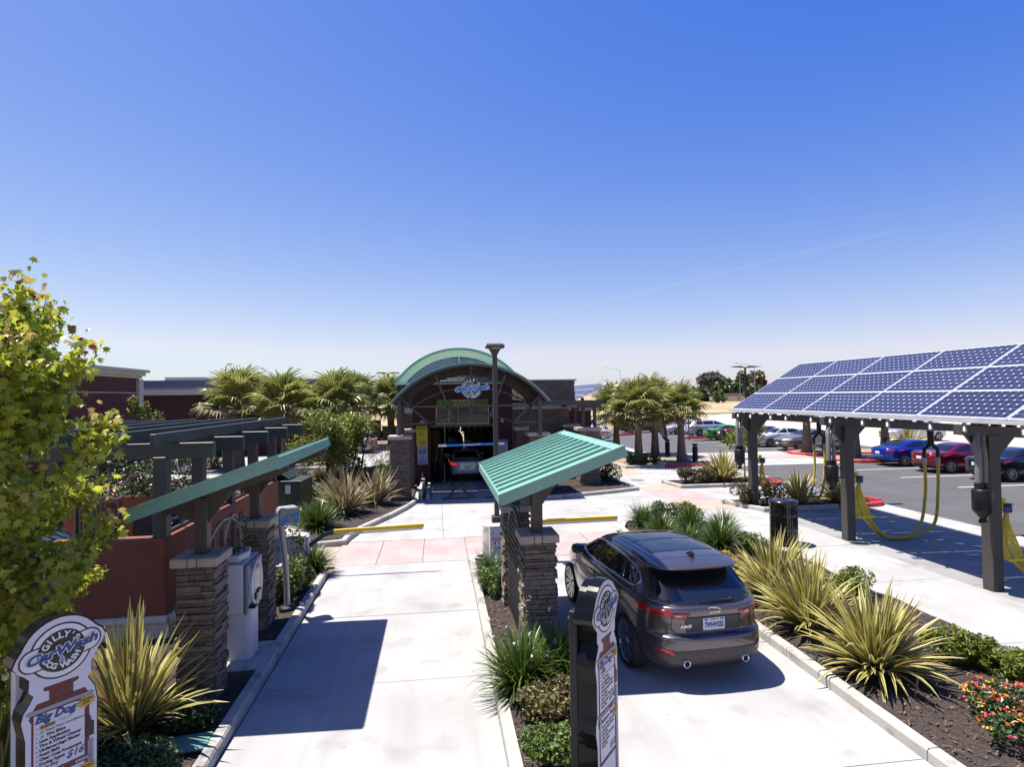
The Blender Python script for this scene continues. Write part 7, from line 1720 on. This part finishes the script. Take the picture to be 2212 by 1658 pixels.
# shopping block at the left
RST = mk('block_red', (.125, .034, .026), .85, var=.10, scale=.5, bump=.2)
t = thing('shopping_block', 'dark red shopping block with cream cornice at the far left', 'building', (0, 0, 0))
mb = MB(); mb.bb(-52, -19.2, 24, 41, 0, 5.70); mb.build('near_wall', RST, t)
mb = MB(); mb.bb(-19.6, -19.0, 40.6, 41.15, 0, 5.65); mb.build('corner_pilaster', CREAM, t)
for (d, z0, z1) in ((.12, 5.70, 5.86), (.28, 5.86, 6.08), (.46, 6.08, 6.26)): mb = MB(); mb.bb(-52, -19.2+d, 24, 41+d, z0, z1); mb.build('cornice', CREAM, t)
mb = MB(); mb.bb(-19.2, -19.16, 24, 40.6, 4.73, 4.79); mb.build('string_course', CREAM, t)
mb = MB(); mb.bb(-19.2, -18.9, 33.0, 33.4, 3.3, 3.6); mb.build('wall_lamp', BLKM, t)
mb = MB(); mb.bb(-40, -9.0, 47, 62, 0, 4.65); mb.build('rear_wall', mk('block_red_shaded', (.06, .016, .015), .85, var=.1, scale=.5), t)  # darker copy of the block red: this wall's shade put into its colour
mb = MB(); mb.bb(-40, -8.9, 46.4, 62, 4.65, 5.02); mb.build('canopy_band', CREAM, t)
for k in range(9): mb = MB(); mb.bb(-40, -9.0, 46.7+.03*k, 46.75+.03*k, 5.03+.082*k, 5.10+.082*k); mb.build('metal_siding', mk('siding', (.20, .21, .26), .4, .3), t)
mb = MB(); mb.bb(-40, -9.0, 46.99, 62, 5.02, 5.76); mb.build('parapet', MATS['siding'], t)
for (x0, x1, y0) in ((-21.5, -18.5, 50), (-18.2, -11.8, 51)): mb = MB(); mb.bb(x0, x1, y0, y0+3, 5.76, 6.1); mb.build('roof_unit', CREAM, t)
mb = MB(); mb.bb(-17.4, -16.5, 46.8, 47, 3.3, 3.55); mb.build('wall_lamp', GREY, t)
# far trees and houses
def far_tree(label, x, y, h, r_c, n, mat, seed, base=.3, sz=.7, lumps=14, trunk=True, flatten=1.0):
    t = thing('far_tree', label, 'tree', (x, y, 0), 0, 'far trees'); r_ = random.Random(seed); L = []; tb = MB()
    tb.tube([(0, 0, 0), (.2, 0, h*.35), (0, 0, h*.7)], [h*.03, h*.022, h*.01], 6)
    for k in range(lumps):
        a = r_.uniform(0, 6.28); rr = r_c*math.sqrt(r_.random())*.8; c = Vector((rr*math.cos(a), rr*math.sin(a), h*r_.uniform(base+.1, .88))); L.append((c, r_c*r_.uniform(.28, .42))); tb.tube([(0, 0, h*.3), c*.6+Vector((0, 0, h*.1)), c], [h*.012, h*.008, h*.003], 5)
    tb.build('trunk', BARK, t); mb = MB()
    for k in range(n):
        c, s = r_.choice(L); d = Vector((r_.gauss(0, 1), r_.gauss(0, 1), r_.gauss(0, 1)*flatten)).normalized()*(r_.uniform(.4, 1.1)**.6)*s; leaf_quad(mb, c+d, sz*r_.uniform(.6, 1.3), r_, 0, .4, .7)
    mb.build('crown', mat, t, kind='stuff')
EUC = mk('eucalyptus', (.06, .065, .045), .6, var=.3, island=.8, base2=(.13, .135, .10))
far_tree('tall open crowned eucalyptus on the skyline', 160, 330, 17.2, 8.5, 1700, EUC, 1, .42, .75, 18)
far_tree('broad green tree left of the light poles', 165, 318, 10.5, 9.0, 2600, LEAFD, 2, .1, .9)
far_tree('bright green tree behind the broad green tree', 177, 345, 14, 8, 2000, LEAF, 3, .25, .9)
far_tree('tall olive weeping tree behind the light poles', 185, 330, 17, 9, 2800, LEAFO, 4, .15, .9)
far_tree('dark tree right of the weeping tree', 172, 300, 7.5, 8, 1800, LEAFD, 5, .1, .9)
far_tree('dark tree beside the solar panel edge', 203, 330, 8, 9, 1800, LEAFD, 6, .1, .9)
far_tree('low dark tree below the eucalyptus', 140, 300, 6.5, 9, 2000, LEAFD, 7, .1, .9)
far_tree('round bush in the dry field', 128, 255, 5.5, 3.4, 900, LEAF, 8, .05, .5)
far_tree('low hedge like tree right of the cell tower', 122, 320, 6.5, 9, 1200, LEAFD, 9, .1, .9)
for i, (x, y) in enumerate(((275, 470), (60, 560), (-40, 420), (-120, 400), (20, 600), (300, 420))):
    far_tree(('far', 'hazy', 'distant', 'remote', 'faint', 'last')[i]+' low tree clump on the skyline', x, y, 7.5, 16, 900, LEAFD, 20+i, .1, 1.3, 12, flatten=.6)
palm('tiny distant fan palm above the solar panels', 262, 390, 17, 3.2, 20, 30, .4, 0, 'far palm', 2)
for i, (x, y, w) in enumerate(((158, 300, 12), (188, 290, 9), (215, 330, 14))):
    t = thing('far_house', ('low far house below the eucalyptus', 'low far house between the trees', 'low far house at the dry field edge')[i], 'house', (x, y, 0), R(-20), 'far houses')
    mb = MB(); mb.bb(-w/2, w/2, -4, 4, 0, 2.6); mb.build('wall', CREAM, t); mb = MB(); mb.prism([(-w/2-.6, 2.6), (w/2+.6, 2.6), (w/2-2, 4.2), (-w/2+2, 4.2)], -4.5, 4.5, 0, FACE); mb.build('roof', mk('shingle', (.30, .27, .25), .9), t)
    for xx in (-w/4, w/4): mb = MB(); mb.bb(xx-.7, xx+.7, -4.03, -4.0, 1.0, 2.0); mb.build('window', GLASS, t)
t = thing('road_sign', 'white diamond road sign seen from behind in the dry field', 'sign', (73, 150, 0), R(15))
mb = MB(); mb.tube([(0, 0, 0), (0, 0, 2.8)], .05, 6); mb.build('post', GREY, t); mb = MB(); mb.box((0, -.08, 2.9), (1.0, .02, 1.0), 0, 0, Matrix.Identity(4)); mb.build('plate', WPNT, t)
t = thing('field_notice', 'white notice board on legs in the dry field', 'sign', (105, 165, 0), R(-10))
for s in (-.6, .6): mb = MB(); mb.bb(s-.05, s+.05, -.05, .05, 0, 1.2); mb.build('leg', WPNT, t)
mb = MB(); mb.bb(-.9, .9, -.04, .04, .9, 3.2); mb.build('board', WPNT, t)
